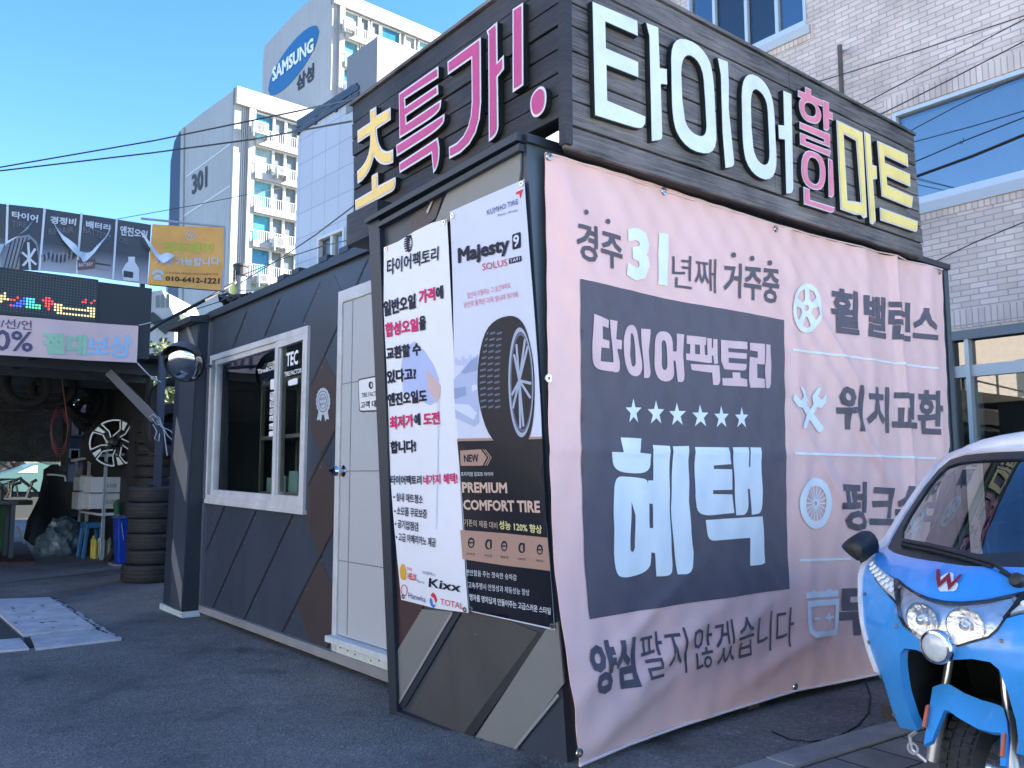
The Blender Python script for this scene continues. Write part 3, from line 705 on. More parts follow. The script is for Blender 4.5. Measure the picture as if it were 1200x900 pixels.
mb.hexa([SR.xyz(SX+.0, 2.42, -.022), SR.xyz(rBR[0], 2.42, -.022), (rBR[0], SRY+.12, 2.42), (SX+.12, SRY+.12, 2.42)], [SR.xyz(SX+.0, 3.25, -.022), SR.xyz(rTR[0], rTR[1]-.01, -.022), (rTR[0], SRY+.12, rTR[1]-.01), (SX+.12, SRY+.12, 3.25)])
ly = -lTL[0]
mb.hexa([(SX+.022, SRY+.1, 2.58), (SX+.12, SRY+.1, 2.58), (SX+.12, ly, 2.46), (SX+.022, ly, 2.46)], [(SX+.022, SRY+.1, 3.25), (SX+.12, SRY+.1, 3.25), (SX+.12, ly, 3.25), (SX+.022, ly, 3.25)])
mb.build('backing_frame', mat('sign_backing', (.02, .021, .023), .7), sign)
mb = MB(); mb.box(SX-.012, SX+.028, SRY-.014, SRY+.026, 2.43, 3.27); mb.build('corner_batten', wood_shaded, sign)
mb = MB(); u0 = SR.uv((965, 65)); 
a, b2 = Vector(SR.uv((662, -28))), Vector(SR.uv((1071, 158.5)))
mb.hexa([SR.xyz(SX-.01, 3.262, -.03), SR.xyz(rTR[0]+.01, rTR[1], -.03), SR.xyz(rTR[0]+.01, rTR[1], .012), SR.xyz(SX-.01, 3.262, .012)], [SR.xyz(SX-.01, 3.282, -.03), SR.xyz(rTR[0]+.01, rTR[1]+.015, -.03), SR.xyz(rTR[0]+.01, rTR[1]+.015, .012), SR.xyz(SX-.01, 3.282, .012)])
mb.hexa([SL.xyz(lTL[0]-.01, lTL[1], -.03), SL.xyz(-SRY+.01, 3.262, -.03), SL.xyz(-SRY+.01, 3.262, .014), SL.xyz(lTL[0]-.01, lTL[1], .014)], [SL.xyz(lTL[0]-.01, lTL[1]+.018, -.03), SL.xyz(-SRY+.01, 3.28, -.03), SL.xyz(-SRY+.01, 3.28, .014), SL.xyz(lTL[0]-.01, lTL[1]+.018, .014)])
mb.build('cap_strip', wood_lit, sign)
BX = P(412, 268, 0, SX-.12); BXb = P(437, 258, 0, SX-.12)
MB().box(SX-.15, SX+.08, BXb.y-.1, BX.y, BX.z-.10, BX.z+.07).build('support_beam', wood_shaded, sign)
mb = MB()
for yy in (4.0, 3.1): mb.box(SX+.14, SX+.2, yy, yy+.06, ZR+.05, 2.9)
for xx in (3.0, 4.6): mb.box(xx, xx+.06, SRY+.14, SRY+.2, 2.44, 3.0)
mb.parts('support_post', trim, sign)
C1 = lambda pts, sx, ox, oy: [(ox+p[0]/sx, oy+p[1]/sx)+tuple(p[2:]) for p in pts]
side_k = mat('letter_side', (.010, .016, .015), .45)
white_l = mat('letter_white', (.72, .77, .80), .35, var=.10, vscale=7)
rim_m = mat('letter_rim', (.72, .70, .72), .35)
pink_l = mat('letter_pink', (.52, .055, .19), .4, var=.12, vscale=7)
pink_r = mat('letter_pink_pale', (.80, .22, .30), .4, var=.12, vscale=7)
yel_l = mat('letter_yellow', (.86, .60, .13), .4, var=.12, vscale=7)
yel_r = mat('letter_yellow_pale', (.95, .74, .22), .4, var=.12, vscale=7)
def letter(S, loops, face, depth, rim=0., parent=sign):
    S = Surf(S.O, S.U, S.V, None, depth)
    ls = orient([[S.uv(p) for p in outline(l)] for l in loops])
    body = sheet('letter', S, ls, side_k, parent, depth, thick=depth-.002, px=False, back=False)
    if rim:
        sheet('letter_rim', S, ls, rim_m, body, depth+.003, px=False)
        sheet('letter_face', S, [inset(l, rim) for l in ls], face, body, depth+.006, px=False)
    else:
        sheet('letter_face', S, [inset(l, .003) for l in ls], face, body, depth+.003, px=False)
k4 = lambda pts: C1(pts, 4, 660, 0)
DR = .027
letter(SR, [k4([(133, 5), (347, 97), (350, 173), (197, 105), (200, 225), (351, 290), (352, 367), (203, 308), (206, 470), (385, 545), (384, 580), (366, 612, -14), (145, 543)])], white_l, DR)
letter(SR, [k4([(384, 104), (445, 128), (452, 318), (485, 322), (487, 400), (457, 397), (464, 640), (460, 660, -8), (411, 665), (400, 170)])], white_l, DR)
letter(SR, [k4([(502, 275), (502, 165, 1), (570, 182), (655, 205, 1), (690, 300), (706, 360, 1), (710, 480), (717, 615), (726, 735, 1), (655, 722), (570, 710, 1), (528, 620), (506, 570, 1), (505, 440)]),
            k4([(553, 345), (553, 255, 1), (593, 263), (645, 285, 1), (655, 375), (662, 480), (668, 590), (668, 645, 1), (635, 635), (585, 620, 1), (570, 560), (558, 470)])], white_l, DR)
letter(SR, [k4([(720, 269), (771, 289), (776, 400), (775, 510), (801, 762), (797, 785, -10), (757, 791), (743, 620), (735, 350)])], white_l, DR)
letter(SR, [k4([(833, 450), (833, 338, 1), (885, 347), (945, 362, 1), (975, 450), (990, 500, 1), (992, 600), (999, 735), (1003, 850, 1), (945, 845), (880, 830, 1), (852, 750), (838, 700, 1), (836, 600)]),
            k4([(879, 490), (879, 415, 1), (905, 422), (950, 445, 1), (955, 520), (960, 620), (963, 710), (966, 780, 1), (935, 770), (900, 755, 1), (890, 690), (882, 600)])], white_l, DR)
k5 = lambda pts: C1(pts, 3.6, 880, 60)
letter(SR, [k5([(133, 164), (170, 180), (174, 380), (178, 580), (172, 603, -8), (146, 603), (140, 375), (115, 372), (112, 309), (137, 312)])], white_l, DR)
RP = .009
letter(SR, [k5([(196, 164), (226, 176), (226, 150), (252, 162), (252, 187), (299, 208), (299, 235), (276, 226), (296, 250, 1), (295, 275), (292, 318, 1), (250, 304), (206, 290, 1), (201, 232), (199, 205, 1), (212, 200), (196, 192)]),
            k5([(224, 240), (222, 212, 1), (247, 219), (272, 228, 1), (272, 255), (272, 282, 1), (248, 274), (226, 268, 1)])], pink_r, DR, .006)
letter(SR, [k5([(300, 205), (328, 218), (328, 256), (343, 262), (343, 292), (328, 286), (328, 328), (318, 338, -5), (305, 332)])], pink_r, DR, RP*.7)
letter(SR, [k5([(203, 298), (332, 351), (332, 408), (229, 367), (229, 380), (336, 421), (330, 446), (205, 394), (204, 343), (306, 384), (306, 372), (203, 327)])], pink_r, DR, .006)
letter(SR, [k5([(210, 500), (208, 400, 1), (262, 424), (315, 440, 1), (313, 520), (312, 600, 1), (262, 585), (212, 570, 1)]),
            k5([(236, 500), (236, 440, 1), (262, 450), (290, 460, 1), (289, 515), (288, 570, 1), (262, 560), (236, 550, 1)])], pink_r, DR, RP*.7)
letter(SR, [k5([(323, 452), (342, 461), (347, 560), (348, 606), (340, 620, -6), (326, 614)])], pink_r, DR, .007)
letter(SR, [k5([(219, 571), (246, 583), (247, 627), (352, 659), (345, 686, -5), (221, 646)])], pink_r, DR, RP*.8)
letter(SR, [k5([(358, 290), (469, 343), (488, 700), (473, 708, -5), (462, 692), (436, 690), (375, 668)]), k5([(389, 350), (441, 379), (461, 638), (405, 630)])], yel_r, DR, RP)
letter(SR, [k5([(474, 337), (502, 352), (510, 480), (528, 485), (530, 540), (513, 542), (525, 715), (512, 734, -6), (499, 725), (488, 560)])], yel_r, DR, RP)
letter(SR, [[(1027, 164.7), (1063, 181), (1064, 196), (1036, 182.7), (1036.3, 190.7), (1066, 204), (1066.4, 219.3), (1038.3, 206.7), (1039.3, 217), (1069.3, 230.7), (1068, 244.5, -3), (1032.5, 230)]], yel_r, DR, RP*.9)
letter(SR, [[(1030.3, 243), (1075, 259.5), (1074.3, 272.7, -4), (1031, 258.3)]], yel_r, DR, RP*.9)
c7 = lambda pts: C1(pts, 7.5, 400, 100)
DL = .03; RW = .011
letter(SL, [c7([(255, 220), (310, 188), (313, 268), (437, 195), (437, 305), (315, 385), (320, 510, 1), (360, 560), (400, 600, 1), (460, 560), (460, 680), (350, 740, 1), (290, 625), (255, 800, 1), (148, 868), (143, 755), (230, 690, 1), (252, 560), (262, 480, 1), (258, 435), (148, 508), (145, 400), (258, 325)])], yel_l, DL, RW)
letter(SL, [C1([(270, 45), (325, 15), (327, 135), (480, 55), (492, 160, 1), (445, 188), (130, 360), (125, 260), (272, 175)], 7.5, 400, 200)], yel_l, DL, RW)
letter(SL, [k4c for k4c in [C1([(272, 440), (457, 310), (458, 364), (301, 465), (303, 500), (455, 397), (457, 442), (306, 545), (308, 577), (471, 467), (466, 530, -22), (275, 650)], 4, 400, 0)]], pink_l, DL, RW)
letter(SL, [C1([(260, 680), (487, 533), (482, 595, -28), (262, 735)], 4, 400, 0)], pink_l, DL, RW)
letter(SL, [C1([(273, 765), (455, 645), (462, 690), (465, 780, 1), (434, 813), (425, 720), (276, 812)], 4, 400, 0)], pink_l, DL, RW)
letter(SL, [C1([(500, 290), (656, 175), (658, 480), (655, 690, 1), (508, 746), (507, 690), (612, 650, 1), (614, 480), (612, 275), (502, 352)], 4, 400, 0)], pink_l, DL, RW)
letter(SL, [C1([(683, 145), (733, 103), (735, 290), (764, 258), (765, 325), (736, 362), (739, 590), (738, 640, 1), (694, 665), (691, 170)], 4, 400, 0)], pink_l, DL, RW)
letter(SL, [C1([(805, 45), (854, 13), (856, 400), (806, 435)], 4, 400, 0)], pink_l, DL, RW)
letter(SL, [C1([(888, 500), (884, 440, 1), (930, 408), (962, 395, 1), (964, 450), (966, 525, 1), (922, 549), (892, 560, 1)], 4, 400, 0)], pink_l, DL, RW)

# ================================================================ PINK BANNER
def cloth(name, col, rough=.5, var=.05, vs=3, sheen=.2):
    m = mat(name, col, rough, var=var, vscale=vs, spec=.45 if sheen else .18); m.node_tree.nodes['Principled BSDF'].inputs['Sheen Weight'].default_value = sheen; return m
BNX0, BNX1, BNZ0, BNZ1 = 2.222, 5.614, .01, 2.43
def ridge(x, wd): return exp(-(x/wd)**2)
def ban_d(u, v):
    a = (u-BNX0)/(BNX1-BNX0); b = (BNZ1-v)/(BNZ1-BNZ0)   # 0..1 from the upper left corner
    d = .012*sin(a*9.5+.6)*(.3+.7*b)+.006*sin(a*21+b*2.2)
    # tension folds fanning out of the upper left corner
    x, y = a*3.39, b*2.42
    r = sqrt(x*x+y*y)+1e-4; th = atan2(x, y)
    for t0, am in ((.18, .018), (.34, .016), (.50, .012), (.68, .008)):
        d += am*ridge((th-t0)*r, .045+.02*r)*exp(-r*.55)*min(1, r*3)
    # vertical fold near the right end and soft ones beside it
    for u0, am, wd in ((4.93+.04*b, .030, .045), (4.60, .012, .06), (5.35, .014, .07), (3.9, .008, .05)):
        d += am*ridge(u-u0-.03*sin(v*2), wd)*(1-.35*b)
    # slack diagonal folds in the middle right and along the bottom
    for k, (u0, v0, sl, am, wd) in enumerate(((4.3, 1.75, -1.0, .013, .05), (4.45, 1.35, -1.1, .013, .06), (4.2, 1.0, -1.2, .011, .05), (4.55, .7, -1.0, .012, .06), (4.9, .95, -.8, .01, .05))):
        t = (v-v0)-sl*(u-u0); d += am*ridge(t, wd)*ridge(u-u0, .35)
    for (u0, v0, sl, am, wd) in ((2.75, .30, .45, .028, .05), (2.65, .18, .35, .022, .045), (3.3, .36, .4, .014, .05), (2.6, .45, .55, .016, .045), (3.7, .22, .25, .014, .045)):
        t = (v-v0)-sl*(u-u0); d += am*ridge(t, wd)*ridge(u-u0, .38)
    d += .004*ridge(v-1.205, .02)           # sewn seam
    d += .07*ridge(b-.93, .16)*ridge(a-.0, .10)  # the loose lower left corner bulges out
    d += .0025*sin(u*37+v*11)*sin(v*23)
    return max(.008,   .026+d*1.15)
BN = Surf((0, RY, 0), (1, 0, 0), (0, 0, 1), ban_d, .05)
ban = thing('banner', 'big pale pink fabric banner with dark square and Korean lettering on the booth side', 'banner', (3.9, RY-.03, 0))
pinkm = cloth('banner_pink', (.86, .54, .475), .38, .04)
inkb = cloth('banner_ink', (.082, .072, .095), .5, .08)
palem = cloth('banner_pale', (.80, .86, .86), .45, .04)
edge = [(643, 177), (780, 216), (914, 262), (1010, 290), (1107, 315), (1112, 420), (1117, 523), (1080, 660), (1038, 789), (940, 811), (800, 851), (664, 891), (657, 800), (650, 640), (646, 480), (645, 330)]
sheet('cloth', BN, [edge], pinkm, ban, 0, step=.02, thick=.003, smooth=True)
hem = cloth('banner_hem', (.80, .66, .66), .45)
hb = MB(); hs = [(664, 891), (735, 871), (800, 851), (870, 831), (940, 811), (990, 799.5), (1038, 789)]
hb.tube([BN.xyz(*BN.uv(p), .004) for p in hs], .006, 6)
hs2 = [BN.xyz(*BN.uv((643+(1107-643)*t, 177.5+138*t+3*sin(pi*t)*1.2)), .004) for t in [k/24 for k in range(25)]]
hb.tube(hs2, .004, 6)
hb.parts('hem', hem, ban, smooth=True)
ST = .021
sheet('dark_square', BN, [[(679, 327), (800, 352), (925, 374), (928, 530), (932, 691), (810, 707), (687, 725), (683, 560)]], inkb, ban, .003, step=.02, smooth=True)
kA = lambda pts: C1(pts, 4, 660, 350)
kB = lambda pts: C1(pts, 4, 660, 550)
def print_(name, loops, m, off=.0058): return sheet(name, BN, loops, m, ban, off, step=ST)
lp = cloth('banner_letter_pink', (.76, .52, .51), .48, .04)
for L in ([[(140, 72), (213, 101), (211, 138), (180, 129), (181, 189), (213, 198), (212, 234), (178, 228), (177, 293), (234, 300), (240, 338, -10), (225, 342), (130, 325, -12), (133, 200)]],
          [[(219, 98), (254, 105), (250, 190), (277, 195), (277, 237), (253, 235), (264, 300), (262, 345, -14), (233, 345), (226, 200)]],
          [[(285, 200), (285, 120, 1), (330, 121), (358, 125, 1), (362, 190), (374, 300), (378, 365, 1), (345, 363), (305, 360, 1), (292, 270)], [(318, 190), (318, 150, 1), (332, 165), (338, 180), (345, 300), (342, 330, 1), (328, 310), (318, 260)]],
          [[(375, 139), (418, 142), (413, 240), (421, 345), (412, 372, -14), (384, 370), (380, 240)]],
          [[(440, 210), (440, 150, 1), (485, 150), (528, 152, 1), (528, 220), (531, 345), (530, 390, 1), (490, 386), (446, 380, 1), (443, 300)], [(474, 230), (473, 190, 1), (487, 192), (499, 194, 1), (499, 230), (499, 305), (498, 335, 1), (487, 333), (475, 330, 1), (474, 290)]],
          [[(548, 160), (586, 165), (578, 260), (584, 360), (578, 390, -12), (549, 388), (541, 290), (520, 286), (519, 244), (546, 246)]],
          [[(597, 169), (686, 179), (684, 216), (676, 216), (678, 261), (700, 265), (700, 300), (592, 285), (592, 254), (611, 256), (613, 211), (597, 208)], [(632, 212), (653, 214), (655, 259), (634, 257)]],
          [[(690, 182), (712, 185), (712, 228), (718, 229), (718, 187), (735, 188), (738, 302), (720, 305), (718, 265), (711, 264), (710, 299), (691, 296)]],
          [[(611, 304), (743, 311), (747, 385), (740, 406, -8), (716, 402), (711, 345), (616, 333)]],
          [[(750, 191), (876, 201), (876, 236), (786, 229), (786, 248), (873, 255), (873, 281), (788, 275), (788, 299), (875, 305), (873, 337, -6), (768, 329), (753, 290)]],
          [[(807, 344), (841, 345), (842, 370), (878, 377), (878, 411), (759, 405), (757, 371), (808, 371)]],
          [[(890, 204), (963, 210), (963, 306), (926, 304), (926, 370), (963, 374), (966, 416), (893, 415), (888, 380), (888, 270), (930, 275), (930, 245), (890, 240)]],
          [[(969, 211), (993, 213), (998, 395), (990, 421, -8), (970, 416), (966, 330)]]):
    print_('letter', [kA(l) for l in L], lp)
for cx, cy, rx, ry in ((335, 523, 43, 62), (445, 530, 41, 60), (549, 538, 41, 58), (654, 545, 40, 57), (754, 550, 37, 56), (851, 553, 35, 53)):
    s_ = []
    for k in range(10):
        a = -pi/2+k*pi/5; f = 1 if k % 2 == 0 else .4; s_.append((cx+rx*f*cos(a), cy+ry*f*sin(a)+6))
    print_('star', [kA(s_)], palem)
for L in ([[(275, -150), (376, -145), (364, -78), (420, -72), (415, 22, -18), (245, 14, -18), (229, -82), (285, -80)]],
          [[(432, -115), (509, -110), (512, 180), (523, 445), (516, 500, -16), (446, 503), (437, 393), (422, 390), (420, 480, -45), (280, 515, -45), (237, 480, -50), (236, 200), (240, 30, -50), (330, 36), (398, 45, -20), (404, 66), (406, 52), (433, 52)], [(331, 152), (347, 215), (345, 370), (333, 392, -5), (322, 380)], [(409, 160), (427, 163), (431, 276), (415, 276)]],
          [[(523, -108), (602, -110), (599, 150), (610, 300), (623, 390), (612, 492, -45), (543, 493), (526, 300), (518, 180)]],
          [[(630, -105), (786, -103), (798, -25), (718, -18), (718, -2), (801, 0), (806, 96), (715, 98), (715, 116), (806, 118), (814, 205), (640, 222, -18), (627, 130)]],
          [[(806, -104), (885, -104), (886, -12), (893, -12), (893, -104), (948, -103), (956, 100), (957, 205, -14), (901, 214), (893, 92), (881, 92), (886, 214, -14), (822, 216), (815, 60)]],
          [[(678, 238), (957, 221), (966, 330), (971, 440), (955, 450, -10), (897, 454), (894, 322), (688, 337, -8)]]):
    print_('letter', [kB(l) for l in L], palem)
def bt(s, quad, m, bold=.03, name='lettering'): return text(BN, s, quad, m, ban, .004, bold, name, step=.021)
bt('경주', [(674, 259), (732, 274), (731, 318), (673, 303)], inkb, .022)
bt('31', [(738, 264), (788, 272), (787, 335), (736, 326)], palem, .05)
bt('년째', [(793, 296), (843, 303), (843, 343), (793, 336)], inkb, .0)
bt('거주중', [(852, 306), (919, 313), (918, 356), (852, 346)], inkb, .025)
for x, y in ((686, 249), (714, 259), (863, 298), (885, 302), (907, 307)): print_('dot', [ell(x, y, 2.6, 3.2, 12)], inkb)
bt('휠밸런스', [(977, 335), (1101, 360), (1100, 404), (978, 389)], inkb, .032)
bt('위치교환', [(983, 449), (1106, 458), (1106, 511), (983, 504)], inkb, .03)
bt('펑크수리', [(989, 563), (1108, 570), (1104, 625), (988, 622)], inkb, .03)
bt('무', [(984, 690), (1030, 689), (1030, 744), (984, 746)], inkb, .05)
bt('양심', [(681, 752), (741, 745), (744, 803), (683, 813)], inkb, .04)
bt('팔지', [(749, 744), (803, 735), (804, 788), (752, 797)], inkb, .0)
bt('않겠습니다', [(810, 735), (939, 712), (937, 758), (813, 787)], inkb, .0)
for a, c in (((935, 409), (1102, 432)), ((938, 531), (1098, 537)), ((944, 657), (1000, 655))): line_px(BN, a, c, .012, palem, ban, .004, 'rule_line', step=.021)
# icons: alloy wheel, crossed spanners, tyre, battery
ic = lambda pts: C1(pts, 3.6, 900, 260)
cut = []
for k in range(5):
    a = -pi/2+k*2*pi/5+.63; b2 = a
    cut.append([(950.5+(17*.36)*cos(a-.25)*.92, 360+29*.36*sin(a-.25)), (950.5+17*.78*cos(a-.38), 360+29*.78*sin(a-.38)), (950.5+17*.82*cos(a), 360+29*.82*sin(a)), (950.5+17*.78*cos(a+.38), 360+29*.78*sin(a+.38)), (950.5+17*.36*cos(a+.25)*.92, 360+29*.36*sin(a+.25))])
print_('wheel_icon', [ell(950.5, 360, 17, 29, 36)]+cut+[ell(950.5, 360, 2.2, 3.6, 10)], palem)
sp = [(935, 467), (937, 461), (944, 469), (947, 464), (942, 452), (948, 456), (952, 468), (951, 474), (970, 501), (967, 507), (963, 505), (946, 478), (940, 476)]
sp2 = [(945, 497), (958, 473), (957, 464), (963, 454), (967, 454), (963, 464), (967, 468), (972, 461), (972, 471), (967, 478), (962, 477), (949, 501), (945, 502)]
print_('spanner_icon', [sp], palem); print_('spanner_icon', [sp2], palem, .0075)
print_('tyre_icon', [ell(961, 590, 17.5, 30, 40), ell(961, 590, 11.5, 20.5, 36)], palem)
for k in range(18):
    a = 2*pi*k/18
    line_px(BN, (961+3.2*cos(a), 590+5.6*sin(a)), (961+11.5*cos(a), 590+20*sin(a)), .007, palem, ban, .005, 'tyre_spoke', step=.021)
print_('tyre_icon', [ell(961, 590, 3.2, 5.6, 16), ell(961, 590, 1.6, 2.8, 12)], palem)
print_('battery_icon', [[(951, 705), (987, 702), (984, 745), (958, 748), (953, 743)], [(955, 712), (983, 709.5), (981, 738), (960, 741), (957, 738)]], palem)
print_('battery_icon', [[(950, 695), (956, 694.5), (956, 692.5), (962, 692), (962, 694), (973, 693), (973, 691), (979, 690.5), (979, 692.5), (986, 692), (986, 699), (950, 702)]], palem)
print_('battery_mark', [[(959, 724.5), (965.5, 724), (965.5, 727), (959, 727.5)]], palem)
print_('battery_mark', [[(974.5, 719), (977, 719), (977, 722.5), (981, 722), (981, 725), (977, 725.5), (977, 729.5), (974.5, 730), (974.5, 726), (971, 726.3), (971, 723.3), (974.5, 722.8)]], palem)
gro = mat('grommet', (.5, .5, .48), .25, metal=1)
gm = MB()
for x, y in ((646.5, 182), (914.5, 267), (1104, 318), (644.5, 443), (939, 806), (662, 876), (783, 222.5)):
    c = BN.xyz(*BN.uv((x, y)), .006); gm.lathe(c, (0, -1, 0), [(.007, 0), (.007, .004), (.016, .004), (.018, 0)], 14)
gm.parts('grommet', gro, ban)

# ================================================================ POSTERS on the hoarding
def post_d(seed, u0, v0):
    r = random.Random(seed); K = [(r.uniform(2, 9), r.uniform(2, 7), r.uniform(0, 6), r.uniform(.001, .0035)) for _ in range(6)]
    return lambda u, v: .022+sum(a*sin(x*u+y*v+p) for x, y, p, a in K)
PL = Surf(HP.O, HP.U, HP.V, post_d(1, 0, 0), .024); PR = Surf(HP.O, HP.U, HP.V, post_d(5, 0, 0), .024)
PL.k = PR.k = .5
poster_w = cloth('poster_white', (.68, .72, .78), .35, .03, sheen=0)
ink = cloth('poster_ink', (.012, .014, .035), .45, sheen=0); red = cloth('poster_crimson', (.55, .02, .13), .45, sheen=0)
pa = thing('poster', 'narrow white poster with black and crimson Korean oil change lettering on the hoarding', 'poster', HP.xyz(*HP.uv((505, 500))))
sheet('cloth', PL, [[(449.5, 290), (466, 283), (485, 271), (505, 261), (523, 256.5), (531, 400), (537, 560), (550, 718), (510, 713), (469, 703), (465, 656), (461, 610), (457, 562), (455, 520), (452.5, 426), (449.7, 360)]], poster_w, pa, 0, step=.05, thick=.002, smooth=True)
def pt_(S, o, s, q, m, bold=.02): return text(S, s, q, m, o, .009, bold, step=.05)
pt_(PL, pa, '타이어팩토리', [(454, 304), (514, 288.5), (513.5, 305), (454, 323.5)], ink, .02)
tread = [[(474+dx, 277+k*2.75), (481+dx, 274.8+k*2.75), (481+dx, 276.6+k*2.75), (474+dx, 278.8+k*2.75)] for k, dx in ((0, 1), (1, 0), (2, -.5), (3, -.8), (4, -.5), (5, 0), (6, 1))]
for t_ in tread: sheet('tread_mark', PL, [t_], ink, pa, .005)
sheet('tyre_mark', PL, [ell(479.5, 285.5, 3.6, 10.2, 20, .05), ell(480.5, 285.5, 1.5, 6.5, 16, .05)], ink, pa, .005)
blob = cloth('poster_print_blue', (.38, .47, .74), .4, .1, sheen=0)
sheet('oil_can_print', PL, [outline([(474, 408), (486, 400), (498, 412), (508, 428), (514, 445), (512, 470), (503, 475), (485, 466), (472, 460), (470, 430)])], blob, pa, .003, step=.08)
sheet('oil_can_print', PL, [[(500, 432), (508, 442), (516, 452), (515, 466), (511, 472), (501, 455)]], cloth('poster_print_tan', (.55, .42, .42), .4, sheen=0), pa, .004)
sheet('oil_stream_print', PL, [[(511, 470), (514, 470), (513, 530), (512.5, 620), (511, 620), (511.5, 530)]], cloth('poster_print_pale', (.54, .61, .74), .4, sheen=0), pa, .003, step=.1)
for s, q, m in (('일반오일', [(450, 353), (487.5, 343.5), (488, 361), (450.5, 371.5)], ink), ('가격', [(491, 340), (510, 336), (510.5, 352), (491.5, 357)], red), ('에', [(511, 336), (519.5, 334), (520, 350), (511.5, 352)], ink),
                ('합성오일', [(452, 378.5), (490.5, 372), (491, 388), (452.5, 396)], red), ('을', [(491.5, 371), (499.5, 369), (500, 386), (492, 388)], ink),
                ('교환할 수', [(453, 407), (493.5, 400.5), (494, 416), (453.5, 422.5)], ink), ('있다고?', [(453.5, 434), (488, 430), (488.5, 445), (454, 450)], ink),
                ('엔진오일도', [(454, 461), (500, 456), (500.5, 471), (454.5, 476.5)], ink), ('최저가', [(456, 488), (484, 485), (484.5, 500), (456.5, 504)], red), ('에', [(485, 485), (492, 484), (492.5, 498), (485.5, 500)], ink),
                ('도전', [(495.5, 484), (514.5, 482), (515, 497), (496, 499)], red), ('합니다!', [(457, 517), (487, 515), (487.5, 530), (457.5, 532)], ink)):
    pt_(PL, pa, s, q, m, .045)
pt_(PL, pa, '타이어팩토리', [(458, 557), (494, 557), (494.5, 568), (458, 568)], ink, .03); pt_(PL, pa, '네가지 혜택!', [(496, 557), (535, 554), (535.5, 567), (496.5, 568)], red, .03)
for s, y, x1, dy in (('실내 매트청소', 577, 496, 3.5), ('소모품 무료보증', 593.5, 501, 4), ('공기압점검', 608.5, 491, 4), ('고급 아메리카노 제공', 624, 512, 7)):
    pt_(PL, pa, s, [(464.5+(y-577)*.06, y), (x1, y+dy-.5), (x1, y+10.5+dy), (464.5+(y-577)*.06, y+10)], ink, .02)
    sheet('bullet', PL, [ell(461.8+(y-577)*.06, y+5.5, .9, 1.3, 8)], ink, pa, .005)
yel = cloth('poster_yellow', (.62, .36, .06), .45, sheen=0); redl = cloth('poster_red', (.6, .04, .06), .45, sheen=0); navl = cloth('poster_navy', (.05, .07, .2), .45, sheen=0); blul = cloth('poster_blue', (.05, .2, .6), .45, sheen=0)
sheet('shell_mark', PL, [[(469, 677), (468, 668), (470, 662), (472, 660.5), (474, 662.5), (476, 669), (475.5, 678), (474, 680), (471, 679.5)]], yel, pa, .005)
pt_(PL, pa, 'Shell', [(477.5, 664), (483, 665), (483, 669), (477.5, 668)], redl, .0); pt_(PL, pa, 'HELIX', [(478, 671), (488.5, 673), (488.5, 681), (478, 678.5)], redl, .03); pt_(PL, pa, 'Motor oil', [(489.5, 679.5), (498, 681), (498, 684), (489.5, 682.5)], navl, .0)
pt_(PL, pa, 'GS칼텍스', [(496, 668), (512, 672), (512, 675.5), (496, 672)], navl, .0); pt_(PL, pa, 'Kixx', [(504, 677), (543, 683), (541, 693.5), (503, 687.5)], ink, .022)
sheet('ring_mark', PL, [ell(473, 692, 4.0, 7, 20), ell(473, 692, 3.2, 6, 20)], redl, pa, .005); pt_(PL, pa, 'Hanwha', [(478.5, 694), (499, 699), (499, 706), (478.5, 701)], navl, .0)
sheet('swirl_mark', PL, [[(505, 697), (508, 694), (511, 697), (513, 703), (511, 707), (509, 701), (506, 699)]], redl, pa, .005); sheet('swirl_mark', PL, [[(504.5, 700), (506.5, 702), (507.5, 708), (511, 709), (508.5, 712.5), (505, 710), (503.5, 704)]], blul, pa, .005)
pt_(PL, pa, 'TOTAL', [(517, 701), (545, 706.5), (545, 714), (517, 708)], redl, .0)
pb = thing('poster', 'tall poster of a car tyre, pale above and black below, beside the pink banner', 'poster', HP.xyz(*HP.uv((590, 480))))
sheet('cloth', PR, [[(526.5, 248), (570, 229), (613.5, 210), (624, 350), (633, 480), (649, 739), (600, 727.5), (551, 716), (538, 560), (532, 420)]], cloth('poster_sky', (.54, .60, .74), .32, .06, 1.2, sheen=0), pb, 0, step=.05, thick=.002, smooth=True)
blk = cloth('poster_black', (.008, .011, .02), .35, .1, sheen=0); gold = cloth('poster_gold', (.36, .24, .19), .4, sheen=0)
sheet('black_field', PR, [[(535.5, 517), (586, 516), (635.8, 514), (648.6, 737), (600, 726), (551.5, 715)]], blk, pb, .003, step=.05, smooth=True)
sheet('gold_line', PR, [[(535.3, 514), (585, 513), (635.5, 511.5), (635.8, 514.2), (585, 516), (535.5, 517)]], gold, pb, .004, step=.06)
carp = cloth('poster_car_grey', (.36, .44, .64), .35, sheen=0); carl = cloth('poster_car_light', (.55, .63, .80), .35, sheen=0); card = cloth('poster_car_dark', (.24, .31, .5), .35, sheen=0)
sheet('car_print', PR, [[(532, 445), (540, 436), (552, 420), (561, 415), (562, 495), (556, 500), (534, 490)]], carp, pb, .003, step=.08)
sheet('car_print', PR, [[(541, 437), (552, 422), (560, 418), (560, 434), (545, 438)]], card, pb, .004)
sheet('car_print', PR, [[(532.5, 455), (546, 453), (547, 463), (533, 468)]], card, pb, .004)
sheet('car_print', PR, [[(553, 452), (559, 450), (560, 456), (554, 459)]], carl, pb, .004)
sheet('car_print', PR, [[(533, 473), (550, 474), (560, 484), (556, 492), (534, 480)]], carl, pb, .004)
for k, (x, h) in enumerate(((533, 28), (537, 18), (541, 34), (545, 22), (549, 40), (553, 25), (557, 30))): sheet('skyline_print', PR, [[(x, 428-h*.3), (x+3, 427-h*.3), (x+3.4, 428), (x+.4, 428)]], cloth('poster_skyline', (.42, .51, .71), .35, sheen=0), pb, .003)
